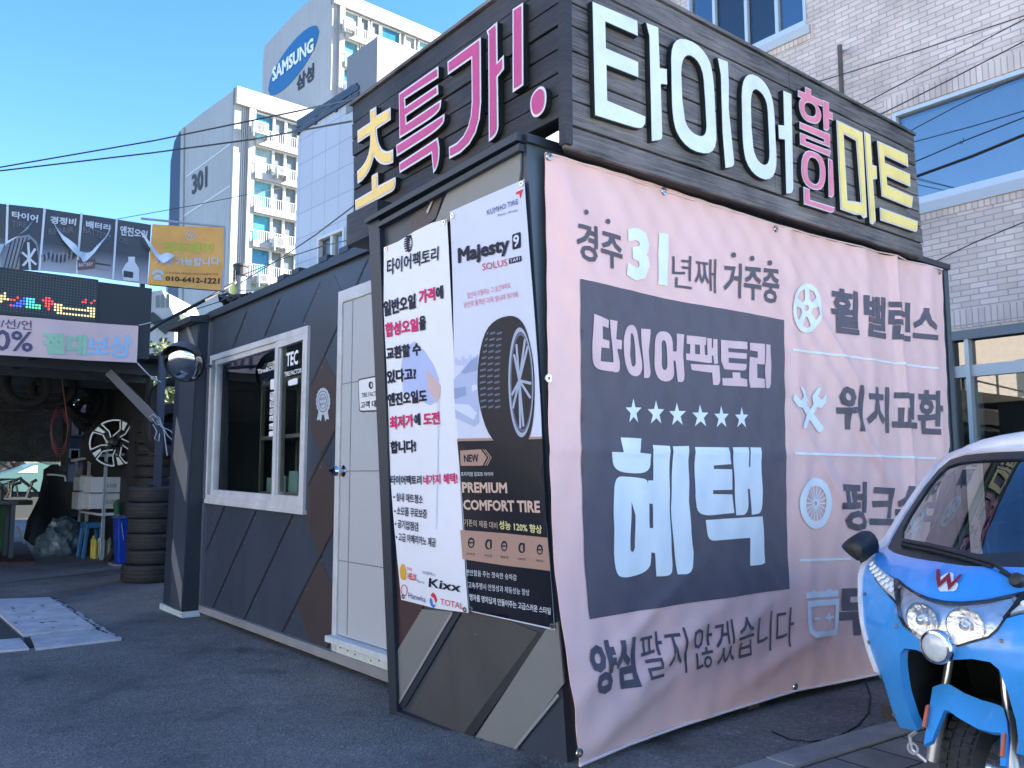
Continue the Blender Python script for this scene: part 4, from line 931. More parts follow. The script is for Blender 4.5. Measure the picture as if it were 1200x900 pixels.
tyk = cloth('poster_tyre_black', (.012, .015, .025), .4, sheen=0); tyg = cloth('poster_tyre_grey', (.10, .12, .18), .4, sheen=0); tyl = cloth('poster_tyre_line', (.32, .38, .5), .4, sheen=0)
t7 = lambda pts: C1(pts, 5, 430, 360)
sheet('tyre_print', PR, [t7([(650, 430), (650, 250, 1), (690, 150), (730, 60, 1), (830, 50), (905, 45, 1), (935, 150), (980, 300, 1), (980, 480), (985, 700, 1), (945, 790), (900, 850, 1), (800, 815), (720, 790, 1), (680, 640), (652, 540, 1)])], tyk, pb, .005, step=.08)
for k in range(13):
    y0 = 150+k*36
    for (xa, xb, s_) in ((668-max(0, 6-k)*-4, 702, 0), (712, 742, 1), (752, 782, 2)):
        xo = -14*sin(pi*(k+1)/15)+10
        sheet('tread_print', PR, [t7([(xa+xo, y0), (xb+xo, y0-8), (xb+xo, y0+4), (xa+xo, y0+12)])], tyg, pb, .006)
sheet('wheel_print', PR, [t7(ell(902, 440, 72, 322, 40, -.03)), t7(ell(905, 440, 64, 296, 40, -.03))], tyl, pb, .007)
sheet('wheel_print', PR, [t7(ell(905, 440, 63, 292, 40, -.03))], tyg, pb, .0065)
sheet('wheel_print', PR, [t7(ell(906, 440, 58, 276, 40, -.03))], tyk, pb, .007)
for k in range(5):
    a = -pi/2+.5+k*2*pi/5
    for da in (-.16, .16):
        x1, y1 = 906+57*cos(a+da), 440+270*sin(a+da)
        line_px(PR, t7([(893, 430)])[0], t7([(x1, y1)])[0], .011, tyl, pb, .008, 'spoke_print')
pt_(PR, pb, 'KUMHO TIRE', [(571, 246), (607, 233), (607.5, 239), (571.5, 252.5)], navl, .0); sheet('red_flash', PR, [[(604.5, 225.5), (613, 221.5), (609.5, 233), (608.5, 227), (604.5, 228)]], redl, pb, .005)
pt_(PR, pb, 'Better, All-way', [(584, 251), (607, 244.5), (607, 248), (584, 254.5)], navl, .0)
pt_(PR, pb, 'Majesty', [(536, 291), (597, 276), (598, 299), (536.5, 314)], ink, .045)
sheet('number_box', PR, [[(600, 275, -2), (610, 271.5, -2), (610.5, 290, -2), (600.5, 293, -2)]], ink, pb, .005); pt_(PR, pb, '9', [(601.5, 276.5), (608.5, 274), (609, 288), (602, 290.5)], carl, .02)
pt_(PR, pb, 'SOLUS', [(564.5, 309), (594, 303.5), (594.5, 311), (565, 317)], redl, .0); sheet('number_box', PR, [[(596, 303, -1), (611, 299.5, -1), (611.2, 306, -1), (596.2, 309.5, -1)]], ink, pb, .005); pt_(PR, pb, 'TA91', [(597.5, 304), (609.5, 301), (609.7, 305), (597.7, 308.3)], carl, .0)
pt_(PR, pb, '당신이 이동하는 그 순간까지도', [(547, 343), (598, 331), (598.5, 337.5), (547.5, 350)], redl, -.004); pt_(PR, pb, '당신의 품격은 더욱 빛나야 하기에', [(543, 354), (606, 341.5), (606.5, 348.5), (543.5, 361)], redl, -.004)
goldt = cloth('poster_gold_text', (.55, .41, .34), .4, sheen=0)
sheet('new_tag', PR, [[(539, 528), (564, 526.5), (571, 536), (566, 545.5), (539.5, 546)]], gold, pb, .005)
for dx in (2.2, 4.6): sheet('chevron_mark', PR, [[(564+dx, 526.5), (565.2+dx, 526.5), (572.2+dx, 536), (567+dx, 545.5), (565.8+dx, 545.5), (571+dx, 536)]], gold, pb, .005)
pt_(PR, pb, 'NEW', [(543.5, 533), (561, 532), (561.5, 541), (544, 541.7)], ink, .03)
yt = cloth('poster_lime_text', (.62, .62, .3), .4, sheen=0); wh = cloth('poster_white_text', (.6, .66, .72), .4, sheen=0)
pt_(PR, pb, '프리미엄 컴포트 타이어', [(540, 553), (578.5, 553), (578.7, 558), (540.2, 558)], wh, .0)
pt_(PR, pb, 'PREMIUM', [(541, 565), (595, 565.5), (595.5, 578), (541.7, 577.5)], goldt, .035); pt_(PR, pb, 'COMFORT TIRE', [(542.5, 585.5), (634, 586.5), (634.5, 601), (543.2, 597.5)], goldt, .035)
pt_(PR, pb, '기존의 제품 대비', [(544, 608), (582.5, 612), (583, 620), (544.5, 616)], goldt, .0); pt_(PR, pb, '성능 120% 향상', [(584.5, 609.5), (636, 615.5), (636.5, 625.5), (585, 620)], yt, .02)
sheet('gold_strip', PR, [[(539.5, 621), (590, 625), (642.3, 630), (645, 669), (592, 663), (543, 655)]], gold, pb, .005, step=.08)
for k, x in enumerate((552.5, 572, 590.5, 611, 633)):
    y = 636+k*2.0
    sheet('feature_icon', PR, [ell(x, y, 3.8, 6.2, 18), ell(x+(.8 if k % 2 else 0), y+.5, 2.4, 4.2, 14)], ink, pb, .007)
    sheet('feature_icon', PR, [[(x-2.5, y-.9), (x+2.2, y-.9), (x+2.2, y+.9), (x-2.5, y+.9)]] if k % 2 == 0 else [[(x+2, y-6), (x+4, y-5), (x+4, y+4), (x+2, y+6)]], ink, pb, .008)
    pt_(PR, pb, ('승차감', '저소음', '핸들링', '눈길제동력', '마모성능')[k], [(x-4.5, y+11), (x+4.5, y+12), (x+4.5, y+15), (x-4.5, y+14)], ink, .0)
pt_(PR, pb, '편안함을 주는 정숙한 승차감', [(547.5, 666.5), (605, 673.5), (605.3, 680.5), (548, 673.5)], wh, .0); pt_(PR, pb, '고속주행시 안정성과 제동성능 향상', [(550, 681), (620, 691), (620.3, 698.5), (550.5, 688.5)], wh, .0); pt_(PR, pb, '명차를 명차답게 만들어주는 고급스러운 스타일', [(552, 695), (645, 712.5), (645.2, 720.5), (552.5, 703)], wh, .01)
for o_, S_, pts in ((pa, PL, ((452.5, 292), (520, 260.5), (472, 699), (546, 714))), (pb, PR, ((530, 253), (611, 215), (553, 713), (646.5, 734)))):
    gm = MB()
    for p in pts: c = S_.xyz(*S_.uv(p), .004); gm.lathe(c, HP.N, [(.005, 0), (.005, .003), (.011, .003), (.012, 0)], 12)
    gm.parts('grommet', gro, o_)
# ================================================================ TRIKE (faces -X), axle at x=2.85
YC = 1.26
CLZ = [(-.1, 2.80), (.15, 2.735), (.25, 2.69), (.35, 2.645), (.45, 2.605), (.55, 2.578), (.62, 2.575), (.69, 2.595), (.75, 2.64), (.79, 2.69), (.83, 2.80), (.86, 2.87), (.95, 3.01), (1.05, 3.165), (1.15, 3.33), (1.19, 3.42), (1.215, 3.52), (1.23, 3.65)]
def clx(z):
    z = min(max(z, CLZ[0][0]), CLZ[-1][0])
    for (a, xa), (b, xb) in zip(CLZ, CLZ[1:]):
        if z <= b:
            t = (z-a)/(b-a); return xa+(xb-xa)*t
    return CLZ[-1][1]
class TSurf:
    N = Vector((-1, 0, 0))
    def X(s, u, z): return clx(z)+1.32*u*u
    def uv(s, p):
        dr = ray(*p); x = 2.8
        for _ in range(60):
            q = EYE+dr*(x/dr.x); nx = s.X(q.y-YC, q.z); x = x*.6+nx*.4
        q = EYE+dr*(x/dr.x); return (q.y-YC, q.z)
    def xyz(s, u, v, off=0.):
        e = .004
        n = Vector((-1, (s.X(u+e, v)-s.X(u-e, v))/(2*e), (s.X(u, v+e)-s.X(u, v-e))/(2*e))).normalized()
        return Vector((s.X(u, v), YC+u, v))+n*off
TS = TSurf()
# sheet() expects U to the left/right handedness: seen from the front u grows to the left, so faces are flipped below
def tpart(name, m, parent, loops, off=0., thick=.0, step=.03, mirror=True, px=True, smooth=True):
    ls = [[TS.uv(p) for p in outline(l)] for l in loops] if px else loops
    sets = []
    if mirror:
        left = [[(max(u, 0.0), z) for u, z in l] for l in ls]
        sets = [left, [[(-u, z) for u, z in l] for l in left]]
    else: sets = [ls]
    vs, fs = [], []
    for s_ in sets:
        V, T = fill(s_, step); k = len(vs); n = len(V)
        vs += [TS.xyz(u, v, off) for u, v in V]; fs += [tuple(i+k for i in f[::-1]) for f in T]
        if thick:
            vs += [TS.xyz(u, v, off-thick) for u, v in V]
            es = {(f[i], f[(i+1) % 3]) for f in T for i in range(3)}
            for (a, b) in es:
                if (b, a) not in es: fs.append((a+k, b+k, b+k+n, a+k+n))
    # weld the two halves along the centre line
    bm = bmesh.new(); bv = [bm.verts.new(v) for v in vs]
    for f in fs:
        try: bm.faces.new([bv[i] for i in f])
        except ValueError: pass
    bmesh.ops.remove_doubles(bm, verts=bm.verts, dist=.0008)
    me = bpy.data.meshes.new(name); bm.to_mesh(me); bm.free(); me.materials.append(m)
    o = bpy.data.objects.new(name, me); COL.objects.link(o); adopt(o, parent)
    if smooth:
        for p in me.polygons: p.use_smooth = True
        me.set_sharp_from_angle(angle=radians(42))
    return o
trike = thing('electric_trike', 'small blue and white three wheeled electric vehicle parked on the pavement', 'trike', (3.4, YC, 0))
blue = mat('trike_blue', (.045, .30, .72), .26, coat=.5, var=.10, vscale=9)
tw = mat('trike_white', (.82, .84, .85), .28, coat=.4, var=.06, vscale=8)
tblk = mat('trike_black_plastic', (.012, .014, .016), .5, bump=.1, bscale=150)
tblk2 = mat('trike_cavity', (.016, .02, .023), .75)
chrome = mat('chrome', (.75, .76, .78), .12, metal=1)
silverp = mat('reflector_silver', (.62, .66, .68), .18, metal=.85)
rub = mat('tyre_rubber', (.018, .019, .021), .72, bump=.25, bscale=60)
HWI = .405
# outline of the left half in (lat, z)
def U_(p): return TS.uv(p)
wl = [(0, 1.168), (.20, 1.166), (.33, 1.160), (.40, 1.145), (.43, 1.11), (.44, 1.05), (.432, .95), (.41, .885), (.375, .852)]   # windscreen rim, top centre to lower corner
wb = [(.30, .857), (.20, .855), (.10, .847), (0, .835)]                                # lower edge, corner to centre
gl_ = glass('windscreen_glass', (.42, .48, .50), refl=.06, rcol=(.85, .88, .9))
tpart('windscreen', gl_, trike, [[*wl, *wb]], .0, .0, .04, px=False)
tpart('windscreen_seal', tblk, trike, [[(0, 1.182), (.20, 1.180), (.335, 1.174), (.412, 1.158), (.447, 1.118), (.458, 1.05), (.452, .95), (.43, .88), (.395, .838), (.36, .826), (.30, .820), (.20, .816), (.10, .814), (0, .810), (0, .848), (.10, .860), (.20, .868), (.30, .870), (.355, .870), (.392, .895), (.414, .95), (.422, 1.05), (.412, 1.10), (.388, 1.13), (.325, 1.145), (.20, 1.152), (0, 1.154)]], .006, .012, .03, px=False)
# hood panel between the windscreen and the lamps
hood = [(0, .813), (.10, .817), (.20, .819), (.30, .823), (.36, .829), (.398, .838), (.412, .825), (.405, .808), (.36, .795), (.28, .778), (.195, .762), (.14, .747), (.10, .737), (.05, .727), (0, .724)]
tpart('hood', blue, trike, [hood], .010, .02, .02, px=False)
# white side pillar running from the roof to the foot
pil = [(0, 1.186), (.20, 1.184), (.34, 1.178), (.418, 1.162), (.453, 1.122), (.464, 1.05), (.458, .95), (.436, .88), (.405, .842), (.415, .825), (.408, .80), (.375, .745), (.338, .688), (.305, .60), (.272, .505), (.262, .47), (.278, .47), (.292, .51), (.325, .60), (.362, .69), (.415, .745), (.455, .795), (.492, .86), (.512, .95), (.520, 1.05), (.512, 1.12), (.475, 1.18), (.40, 1.207), (.25, 1.217), (0, 1.220)]
tpart('pillar_frame', tw, trike, [pil], .012, .05, .03, px=False)
# lamps
tpart('side_lamp', mat('lamp_clear', (.50, .56, .58), .1, coat=1), trike, [[(.402, .803), (.30, .782), (.196, .758), (.175, .73), (.158, .704), (.24, .734), (.324, .766)]], .012, .02, .02, px=False)
lb = MB(); lw = mat('led_white', (.85, .88, .9), .2, coat=1)
for sg in (1, -1):
    for k in range(7):
        t = (k+.4)/7
        for f in (.3, .72):
            u = sg*((.372-.185*t)*(1-f)+(.335-.165*t)*f); z = (.796-.044*t)*(1-f)+(.768-.052*t)*f
            c = TS.xyz(u, z, .015); n_ = (TS.xyz(u, z, .1)-c); lb.lathe(c, n_, [(.0105, 0), (.008, .005), (0, .006)], 10)
lb.parts('led', lw, trike)
tpart('lamp_gap', tblk, trike, [[(.196, .764), (.200, .757), (.160, .700), (.150, .694), (.153, .702), (.180, .760)]], .013, .015, .03, px=False)
HL = [(0, .716), (.034, .717), (.10, .730), (.175, .754), (.155, .70), (.137, .666), (.118, .644), (.037, .611), (0, .60)]
silv2 = mat('reflector_frosted', (.72, .75, .76), .30, metal=.75, var=.10, vscale=30, bump=.25, bscale=45)
tpart('headlight', silv2, trike, [HL], .0, .02, .02, px=False)
hb_ = MB()
for sg in (1, -1):
    u, z, r = sg*.062, .668, .052; c = TS.xyz(u, z, .002)
    hb_.lathe(c, (-1, sg*.15, .05), [(r, .012), (r*.97, .004), (r*.8, -.012+.014), (r*.5, .004), (r*.3, .0), (r*.28, .016), (r*.16, .022), (0, .024)], 28)
hb_.parts('reflector_bowl', mat('reflector_silver2', (.68, .71, .72), .22, metal=.9, bump=.3, bscale=60), trike, smooth=True)
clear = glass('lamp_glass', (.95, .96, .96), refl=.05)
tpart('lamp_glass', clear, trike, [HL], .030, .0, .03, px=False)
tpart('lamp_rim', tblk, trike, [[(0, .722), (.034, .723), (.10, .736), (.183, .762), (.160, .70), (.142, .663), (.122, .640), (.039, .606), (0, .595), (0, .60), (.037, .611), (.118, .644), (.137, .666), (.155, .70), (.175, .754), (.10, .730), (.034, .717), (0, .716)]], .012, .015, .04, px=False)
# lower blue shell with the opening for the wheel
sh_l = [(.40, .80), (.374, .745), (.337, .688), (.304, .60), (.271, .505), (.242, .44), (.236, .335), (.222, .30), (.14, .318), (.152, .355), (.158, .42), (.153, .50), (.141, .558), (.122, .577), (.08, .580), (.03, .570), (0, .566), (0, .595), (.039, .606), (.122, .640), (.142, .663), (.158, .694), (.24, .728), (.324, .760)]
tpart('front_shell', blue, trike, [sh_l], .006, .03, .02, px=False)
# dark inner wheel housing: a recessed bay
wv = [(-.15, .585), (.15, .585), (.165, .42), (.15, .3), (.14, .12), (-.14, .12), (-.15, .3), (-.165, .42)]
hb2 = MB(); f1 = [TS.xyz(u, z, -.026)+Vector((.32 if z < .2 else .0, 0, 0)) for u, z in wv]; f2 = [Vector((3.25, YC+u*1.5, z)) for u, z in wv]
hb2.add(f1+f2, [(k, (k+1) % 8, (k+1) % 8+8, k+8) for k in range(8)]+[tuple(range(8, 16))]); hb2.build('wheel_housing', tblk2, trike)
# fog lamp
fc = P(1102, 757, 1, YC+.0); fc = Vector((2.535, fc.y, fc.z))
MB().lathe(fc+Vector((.0, 0, 0)), (-1, .12, -.05), [(.0, -.07), (.036, -.065), (.047, -.02), (.049, .0), (.046, .007), (.040, .009)], 28).build('fog_lamp', chrome, trike, smooth=True)
MB().lathe(fc, (-1, .12, -.05), [(.040, .006), (.03, .012), (.015, .015), (.0, .016)], 28).build('fog_lens', mat('fog_lens', (.55, .6, .6), .12, coat=1, var=.1, vscale=40), trike, smooth=True)
# emblem on the hood
em = [(1099, 675), (1126.5, 675), (1119, 695), (1098, 694)]
Sem = type('E', (), {})()
def epart(name, m, loops, off):
    return tpart(name, m, trike, loops, off, 0, .02, mirror=False)
epart('emblem', mat('emblem_white', (.72, .78, .82), .3), [outline([(1100, 689, -3), (1104, 680), (1113, 675, -3), (1119, 676, -3), (1119, 683), (1125, 688, -3), (1122, 696, -3), (1103, 696, -3)])], .013)
epart('emblem_letter', mat('emblem_red', (.25, .012, .02), .3), [[(1099, 673), (1103, 673), (1104.5, 686), (1114.5, 676), (1117, 688), (1126, 678.5), (1130.5, 678.5), (1114, 696), (1111.5, 685), (1102, 693.5)]], .017)
# roof, cabin sides, rear box, rear wheels
rf_ = MB(); n = 12
rows = []
for (x, z, hw) in ((3.47, 1.212, .36), (3.6, 1.238, .46), (3.85, 1.258, .50), (4.3, 1.265, .52), (4.75, 1.245, .52), (4.85, 1.205, .50)):
    rows.append([Vector((x+.9*(hw*(2*k/n-1))**2*max(0, 1-(x-3.42)/.6), YC+hw*(2*k/n-1), z-.07*abs(2*k/n-1)**3)) for k in range(n+1)])
vs = [p for r in rows for p in r]; m_ = n+1
rf_.add(vs, [(i*m_+k, i*m_+k+1, (i+1)*m_+k+1, (i+1)*m_+k) for i in range(len(rows)-1) for k in range(n)])
ro = rf_.build('roof', tw, trike, smooth=True); sd = ro.modifiers.new('solid', 'SOLIDIFY'); sd.thickness = .03
for sg in (1, -1):
    sd_ = MB(); yy = YC+sg*.49
    for a, b in (((3.95, .5), (3.95, 1.2)), ((4.8, .5), (4.82, 1.18))): sd_.bar((a[0], yy, a[1]), (b[0], yy, b[1]), .05)
    sd_.parts('cabin_pillar', tw, trike)
    dd = MB(); dd.add([(3.4, yy, .30), (3.9, yy+sg*.03, .26), (4.85, yy, .28), (4.85, yy, .66), (3.95, yy+sg*.03, .66), (3.3, yy, .70)], [(0, 1, 4, 5), (1, 2, 3, 4)])
    do = dd.build('side_panel', blue, trike); sdm = do.modifiers.new('solid', 'SOLIDIFY'); sdm.thickness = .03; sdm.offset = 0
    wh_ = MB(); wh_.lathe((4.45, yy-sg*.02, .2), (0, sg, 0), [(.11, -.045), (.175, -.05), (.2, -.03), (.2, .03), (.175, .05), (.11, .045)], 28); wo = wh_.build('rear_wheel', rub, trike, smooth=True)
    MB().lathe((4.45, yy-sg*.02, .2), (0, sg, 0), [(.115, .03), (.10, .02), (.03, .03), (0, .03)], 20).build('rim', silverp, wo)
MB().box(3.05, 4.85, YC-.47, YC+.47, .22, .27).build('floor_pan', tblk, trike)
MB().box(4.78, 4.85, YC-.47, YC+.47, .27, .72).build('rear_panel', blue, trike)
mb = MB(); mb.box(4.02, 4.5, YC-.3, YC+.3, .27, .52); mb.hexa([(4.42, YC-.28, .52), (4.52, YC-.28, .52), (4.52, YC+.28, .52), (4.42, YC+.28, .52)], [(4.5, YC-.26, .95), (4.58, YC-.26, .95), (4.58, YC+.26, .95), (4.5, YC+.26, .95)])
mb.build('seat', tblk, trike, bevel=.03)
mb = MB(); mb.hexa([(2.9, YC-.3, .70), (3.15, YC-.38, .66), (3.15, YC+.38, .66), (2.9, YC+.3, .70)], [(2.93, YC-.28, .79), (3.2, YC-.36, .80), (3.2, YC+.36, .80), (2.93, YC+.28, .79)]); mb.build('dashboard', tblk, trike, bevel=.02)
MB().tube([Vector((3.25, YC+.16*cos(a)+.0, .86+.16*sin(a))) for a in [2*pi*k/24 for k in range(25)]], .013, 8).build('steering_wheel', tblk, trike, smooth=True)
# wiper
WPV = TS.xyz(*TS.uv((1193, 686)), .02)
MB().lathe(WPV, (-1, 0, .3), [(.0, .022), (.016, .02), (.022, .008), (.022, -.03)], 16).build('wiper_pivot', tblk, trike, smooth=True)
wp = [TS.xyz(*TS.uv(p), .022) for p in [(1193, 684), (1165, 668), (1130, 657), (1096, 648), (1062, 641)]]
mw = MB(); mw.tube([WPV]+wp[1:], .006, 6); mw.tube([p+Vector((-.005, 0, -.012)) for p in wp[1:]], .008, 6)
mw.tube([WPV, WPV+Vector((-.02, .04, .025))], [.008, .005], 6); mw.build('wiper', tblk, trike, smooth=True)
# wing mirror
MC2 = P(1012, 642, 0, 2.95); mm = MB()
# housing: a wedge that points away from the cabin, open towards the rear
ring = lambda cx, hy, hz, x, dz=0.: [Vector((x, MC2.y+cx+hy*cos(a)*(1 if cos(a) > 0 else .8), MC2.z+dz+hz*sin(a))) for a in [2*pi*k/16 for k in range(16)]]
rings = [ring(.0, .012, .012, 2.885), ring(.005, .040, .034, 2.892), ring(.008, .058, .050, 2.915, .003), ring(.012, .068, .060, 2.955, .006), ring(.012, .066, .058, 2.985, .006)]
vs = [p for r in rings for p in r]
for v in vs:
    t = (v.y-MC2.y)/.07
    if t > 0: v.z = MC2.z+.004+(v.z-MC2.z-.004)*(1-.62*t)
mm.add(vs, [(i*16+k, i*16+(k+1) % 16, (i+1)*16+(k+1) % 16, (i+1)*16+k) for i in range(4) for k in range(16)]+[tuple(range(16))[::-1]])
mo = mm.build('wing_mirror', tblk, trike, smooth=True)
MB().add([v+Vector((-.008, 0, 0)) for v in vs[64:80]], [tuple(range(16))]).build('mirror_glass', mat('mirror_glass', (.55, .58, .6), .03, metal=1), mo)
MB().tube([MC2+Vector((0.01, -.01, -.035)), MC2+Vector((.0, -.03, -.10)), Vector((2.93, YC+.43, .74))], [.032, .022, .018], 10).build('mirror_arm', tblk, mo, smooth=True)
# front wheel, fork, mudguard
AX = Vector((2.86, YC+.0, .2)); st_ = Matrix.Rotation(radians(-9), 3, 'Z')
def tr(p): return AX+st_@(Vector(p)-AX)
wm_ = MB(); wm_.lathe(AX, (0, 1, 0), [(.115, -.042), (.17, -.055), (.19, -.048), (.2, -.025), (.203, 0), (.2, .025), (.19, .048), (.17, .055), (.115, .042)], 40)
for k in range(40):   # tread grooves as raised blocks
    a = 2*pi*k/40
    for s0, sk in ((-.032, 0), (0.0, .5), (.032, 0)):
        aa = a+sk*2*pi/40; c = AX+Vector((cos(aa)*.2005, s0, sin(aa)*.2005)); t = Vector((-sin(aa), 0, cos(aa)))
        wm_.bar(c-t*.011, c+t*.011, .026 if s0 == 0 else .022, .010, up=(cos(aa), 0, sin(aa)))
wm_.v = [tr(v) for v in wm_.v]; fw_ = wm_.build('front_wheel', rub, trike, smooth=True)
rm = MB(); rm.lathe(AX, (0, 1, 0), [(.118, -.04), (.105, -.03), (.04, -.022), (.035, -.05), (.012, -.05), (.012, .05), (.035, .05), (.04, .022), (.105, .03), (.118, .04)], 28); rm.v = [tr(v) for v in rm.v]; rm.build('rim', silverp, fw_, smooth=True)
fk = MB(); alloy = mat('fork_alloy', (.62, .64, .66), .28, metal=.8)
LEG = ((P(1097, 872, 0, 2.80), P(1109, 775, 0, 2.84)), (P(1186, 885, 0, 2.80), P(1190, 795, 0, 2.84)))
FT = []
for a, b in ((P(1093, 892, 0, 2.80), P(1113, 772, 0, 2.86)), (P(1187, 905, 0, 2.80), P(1176, 785, 0, 2.86))):
    FT.append((a, b)); fk.tube([a.lerp(b, .38), b, b+(b-a)*.25], .0125, 12)
fk.parts('fork', alloy, trike, smooth=True)
fk2 = MB()
for a, b in FT: fk2.tube([a, a.lerp(b, .25), a.lerp(b, .6)], [.021, .022, .023], 12)
fk2.parts('fork_leg', mat('fork_leg_grey', (.42, .46, .5), .35, metal=.5), trike, smooth=True)
FS = Surf((2.63, YC, .25), (0, -1, 0), (.62, 0, 1), lambda u, v: -.9*u*u)
sheet('mudguard', FS, [[(1096, 808), (1107, 805), (1117, 806, -3), (1135, 817), (1155, 825), (1171, 829), (1179, 832, -3), (1183, 848), (1184, 866), (1181, 900), (1175, 900), (1176, 862), (1166, 862), (1150, 858), (1130, 847), (1116, 837, -2), (1111, 836, -2), (1096, 872), (1086, 876), (1091, 840)]], blue, trike, .03, step=.02, thick=.02, smooth=True)
orr = mat('reflector_orange', (.6, .14, .03), .25, coat=.6)
sheet('side_reflector', FS, [[(1090.5, 832), (1094, 831), (1090, 856.5), (1086, 857)]], orr, trike, .045, thick=.012)
sheet('side_reflector', FS, [[(1180.5, 864), (1183, 864), (1180.5, 891), (1177, 891)]], orr, trike, .045, thick=.012)
mb = MB(); c0 = FT[0][0]
mb.tube([c0+Vector((-.03, .03, .09)), c0+Vector((-.03, .055, .07)), c0+Vector((-.03, .05, .03)), c0+Vector((-.02, .01, .0))], .007, 6)
mb.lathe(c0+Vector((-.035, .045, .035)), (1, 0, 0), [(.012, 0), (.02, .0), (.02, .012), (.012, .012)], 14); mb.build('brake_cable', mat('fork_leg_grey', (.42, .46, .5), .35, metal=.5), trike)

# fixings and seams on the front shell
bl = MB()
for sg in (1, -1):
    for u, z in ((.165, .745), (.15, .635), (.33, .70), (.285, .56), (.25, .46), (.232, .34), (.385, .815)):
        c = TS.xyz(sg*u, z, .008); n_ = TS.xyz(sg*u, z, .1)-c; bl.lathe(c, n_, [(.0065, 0), (.0065, .002), (.003, .0035), (0, .002)], 10)
bl.parts('screw', mat('screw_zinc', (.22, .24, .26), .4, metal=.7), trike)
# ================================================================ GARAGE on the left
G = 10.0
GF = Surf((0, G, 0), (1, 0, 0), (0, 0, 1))
gar = thing('garage', 'open fronted dark tyre garage with a low canopy roof and slatted ceiling', 'garage', (0, 14, 0))
gdk = mat('garage_sheet', (.022, .024, .028), .75, var=.2, vscale=3)
gst = mat('garage_steel', (.05, .065, .085), .5, var=.15, vscale=4)
GX0, GX1 = -6.0, 2.75
zb = P(100, 425, 1, G).z
mb = MB(); mb.box(GX0, GX1+.4, G+.15, 19.0, zb+.12, zb+.16); mb.build('roof', gdk, gar)
mb = MB()
for k in range(9): y = G+.6+k*1.0; mb.box(GX0, GX1+.3, y, y+.09, zb-.02, zb+.12)
mb.parts('roof_beam', gst, gar)
mb = MB()
for k in range(7): x = GX0+.3+k*1.45; mb.box(x, x+.06, G+.2, 19, zb+.06, zb+.12)
mb.parts('purlin', gdk, gar)
pz = P(187, 452, 1, G).z; px_ = P(187, 500, 1, G).x
MB().box(px_-.035, px_+.035, G-.035, G+.035, 0, 2.5).build('post', gst, gar)
MB().bar(P(128, 436, 1, G+.3), P(182, 492, 1, G), .06, .09).build('brace', gst, gar)
mb = MB(); mb.box(GX1+.30, GX1+.36, G+1.6, 15, 0, zb+.12); mb.parts('side_wall', gdk, gar)
mb = MB(); xq = P(78, 560, 1, 18.9).x; xl = P(-30, 541, 1, 18.9).x; mb.box(xl, xq, 18.9, 18.96, P(40, 541, 1, 18.9).z, zb+.14); mb.box(GX0, xl, 18.9, 18.96, 0, zb+.14); mb.box(xq, 5.5, 18.9, 18.96, 0, zb+.14); mb.box(GX0, GX0+.06, G+.5, 18.9, 0, zb+.1); mb.build('back_wall', gdk, gar)
# black mesh hanging at the back
net = mat('shade_net', (.05, .055, .055), .9, var=.5, vscale=9)
nt_ = net.node_tree; o_ = nt_.nodes['Material Output']; bs = nt_.nodes['Principled BSDF']
trn = nt_.nodes.new('ShaderNodeBsdfTransparent'); mxs = nt_.nodes.new('ShaderNodeMixShader'); nz = nt_.nodes.new('ShaderNodeTexNoise'); nz.inputs['Scale'].default_value = 120
tcn = nt_.nodes.new('ShaderNodeTexCoord'); nt_.links.new(tcn.outputs['Object'], nz.inputs['Vector'])
rp = nt_.nodes.new('ShaderNodeMapRange'); rp.inputs[1].default_value = .4; rp.inputs[2].default_value = .62; rp.inputs[3].default_value = 1; rp.inputs[4].default_value = .25
nt_.links.new(nz.outputs['Fac'], rp.inputs[0]); nt_.links.new(rp.outputs[0], mxs.inputs[0]); nt_.links.new(trn.outputs[0], mxs.inputs[1]); nt_.links.new(bs.outputs[0], mxs.inputs[2]); nt_.links.new(mxs.outputs[0], o_.inputs[0])
NS = Surf((0, 15.2, 0), (1, 0, 0), (0, 0, 1), lambda u, v: .12*sin(u*2.2+v)+.05*sin(u*7))
o = sheet('shade_net', NS, [[(-60, 466), (0, 470), (40, 474), (74, 482), (78, 505), (75, 530), (74, 550), (55, 545), (32, 538), (0, 536), (-60, 536)]], net, None, 0, step=.15, smooth=True)
tag(o, 'torn dark shade net hanging across the back of the garage', 'shade net')
# LED sign, pink strip banner, service banner, orange banner
led = thing('led_sign', 'long black dot matrix sign with glowing coloured dots above the garage opening', 'led sign', P(60, 370, 1, G))
lzt, lzb = P(60, 322, 1, G).z, P(60, 430, 1, G).z
xr = P(177, 380, 1, G).x; xm = P(114, 350, 1, G).x
ledc = mat('led_case', (.012, .014, .018), .5)
mb = MB(); mb.box(-5, xr, G+.02, G+.35, P(177, 421, 1, G).z, P(150, 334, 1, G).z); mb.build('case', ledc, led)
mb = MB(); mb.box(-5, xm, G-.015, G+.02, P(60, 374, 1, G).z, P(60, 321, 1, G).z); pn = mb.build('matrix_panel', mat('led_panel', (.006, .007, .009), .4), led)
zA, zB = P(60, 322.5, 1, G).z, P(60, 371, 1, G).z; pitch = .029
dots = MB(); lit = {}
nx = int((xm-.6)/pitch); nz_ = int((zA-zB)/pitch)
rl = random.Random(21)
def colr(px, j):
    z = zA-j*pitch-.02; c = (px, z)
    return None
cols = {'yellow': (1, .72, .28), 'red': (1, .06, .05), 'blue': (.08, .12, 1), 'cyan': (.1, .8, .9), 'green': (.15, .9, .35)}
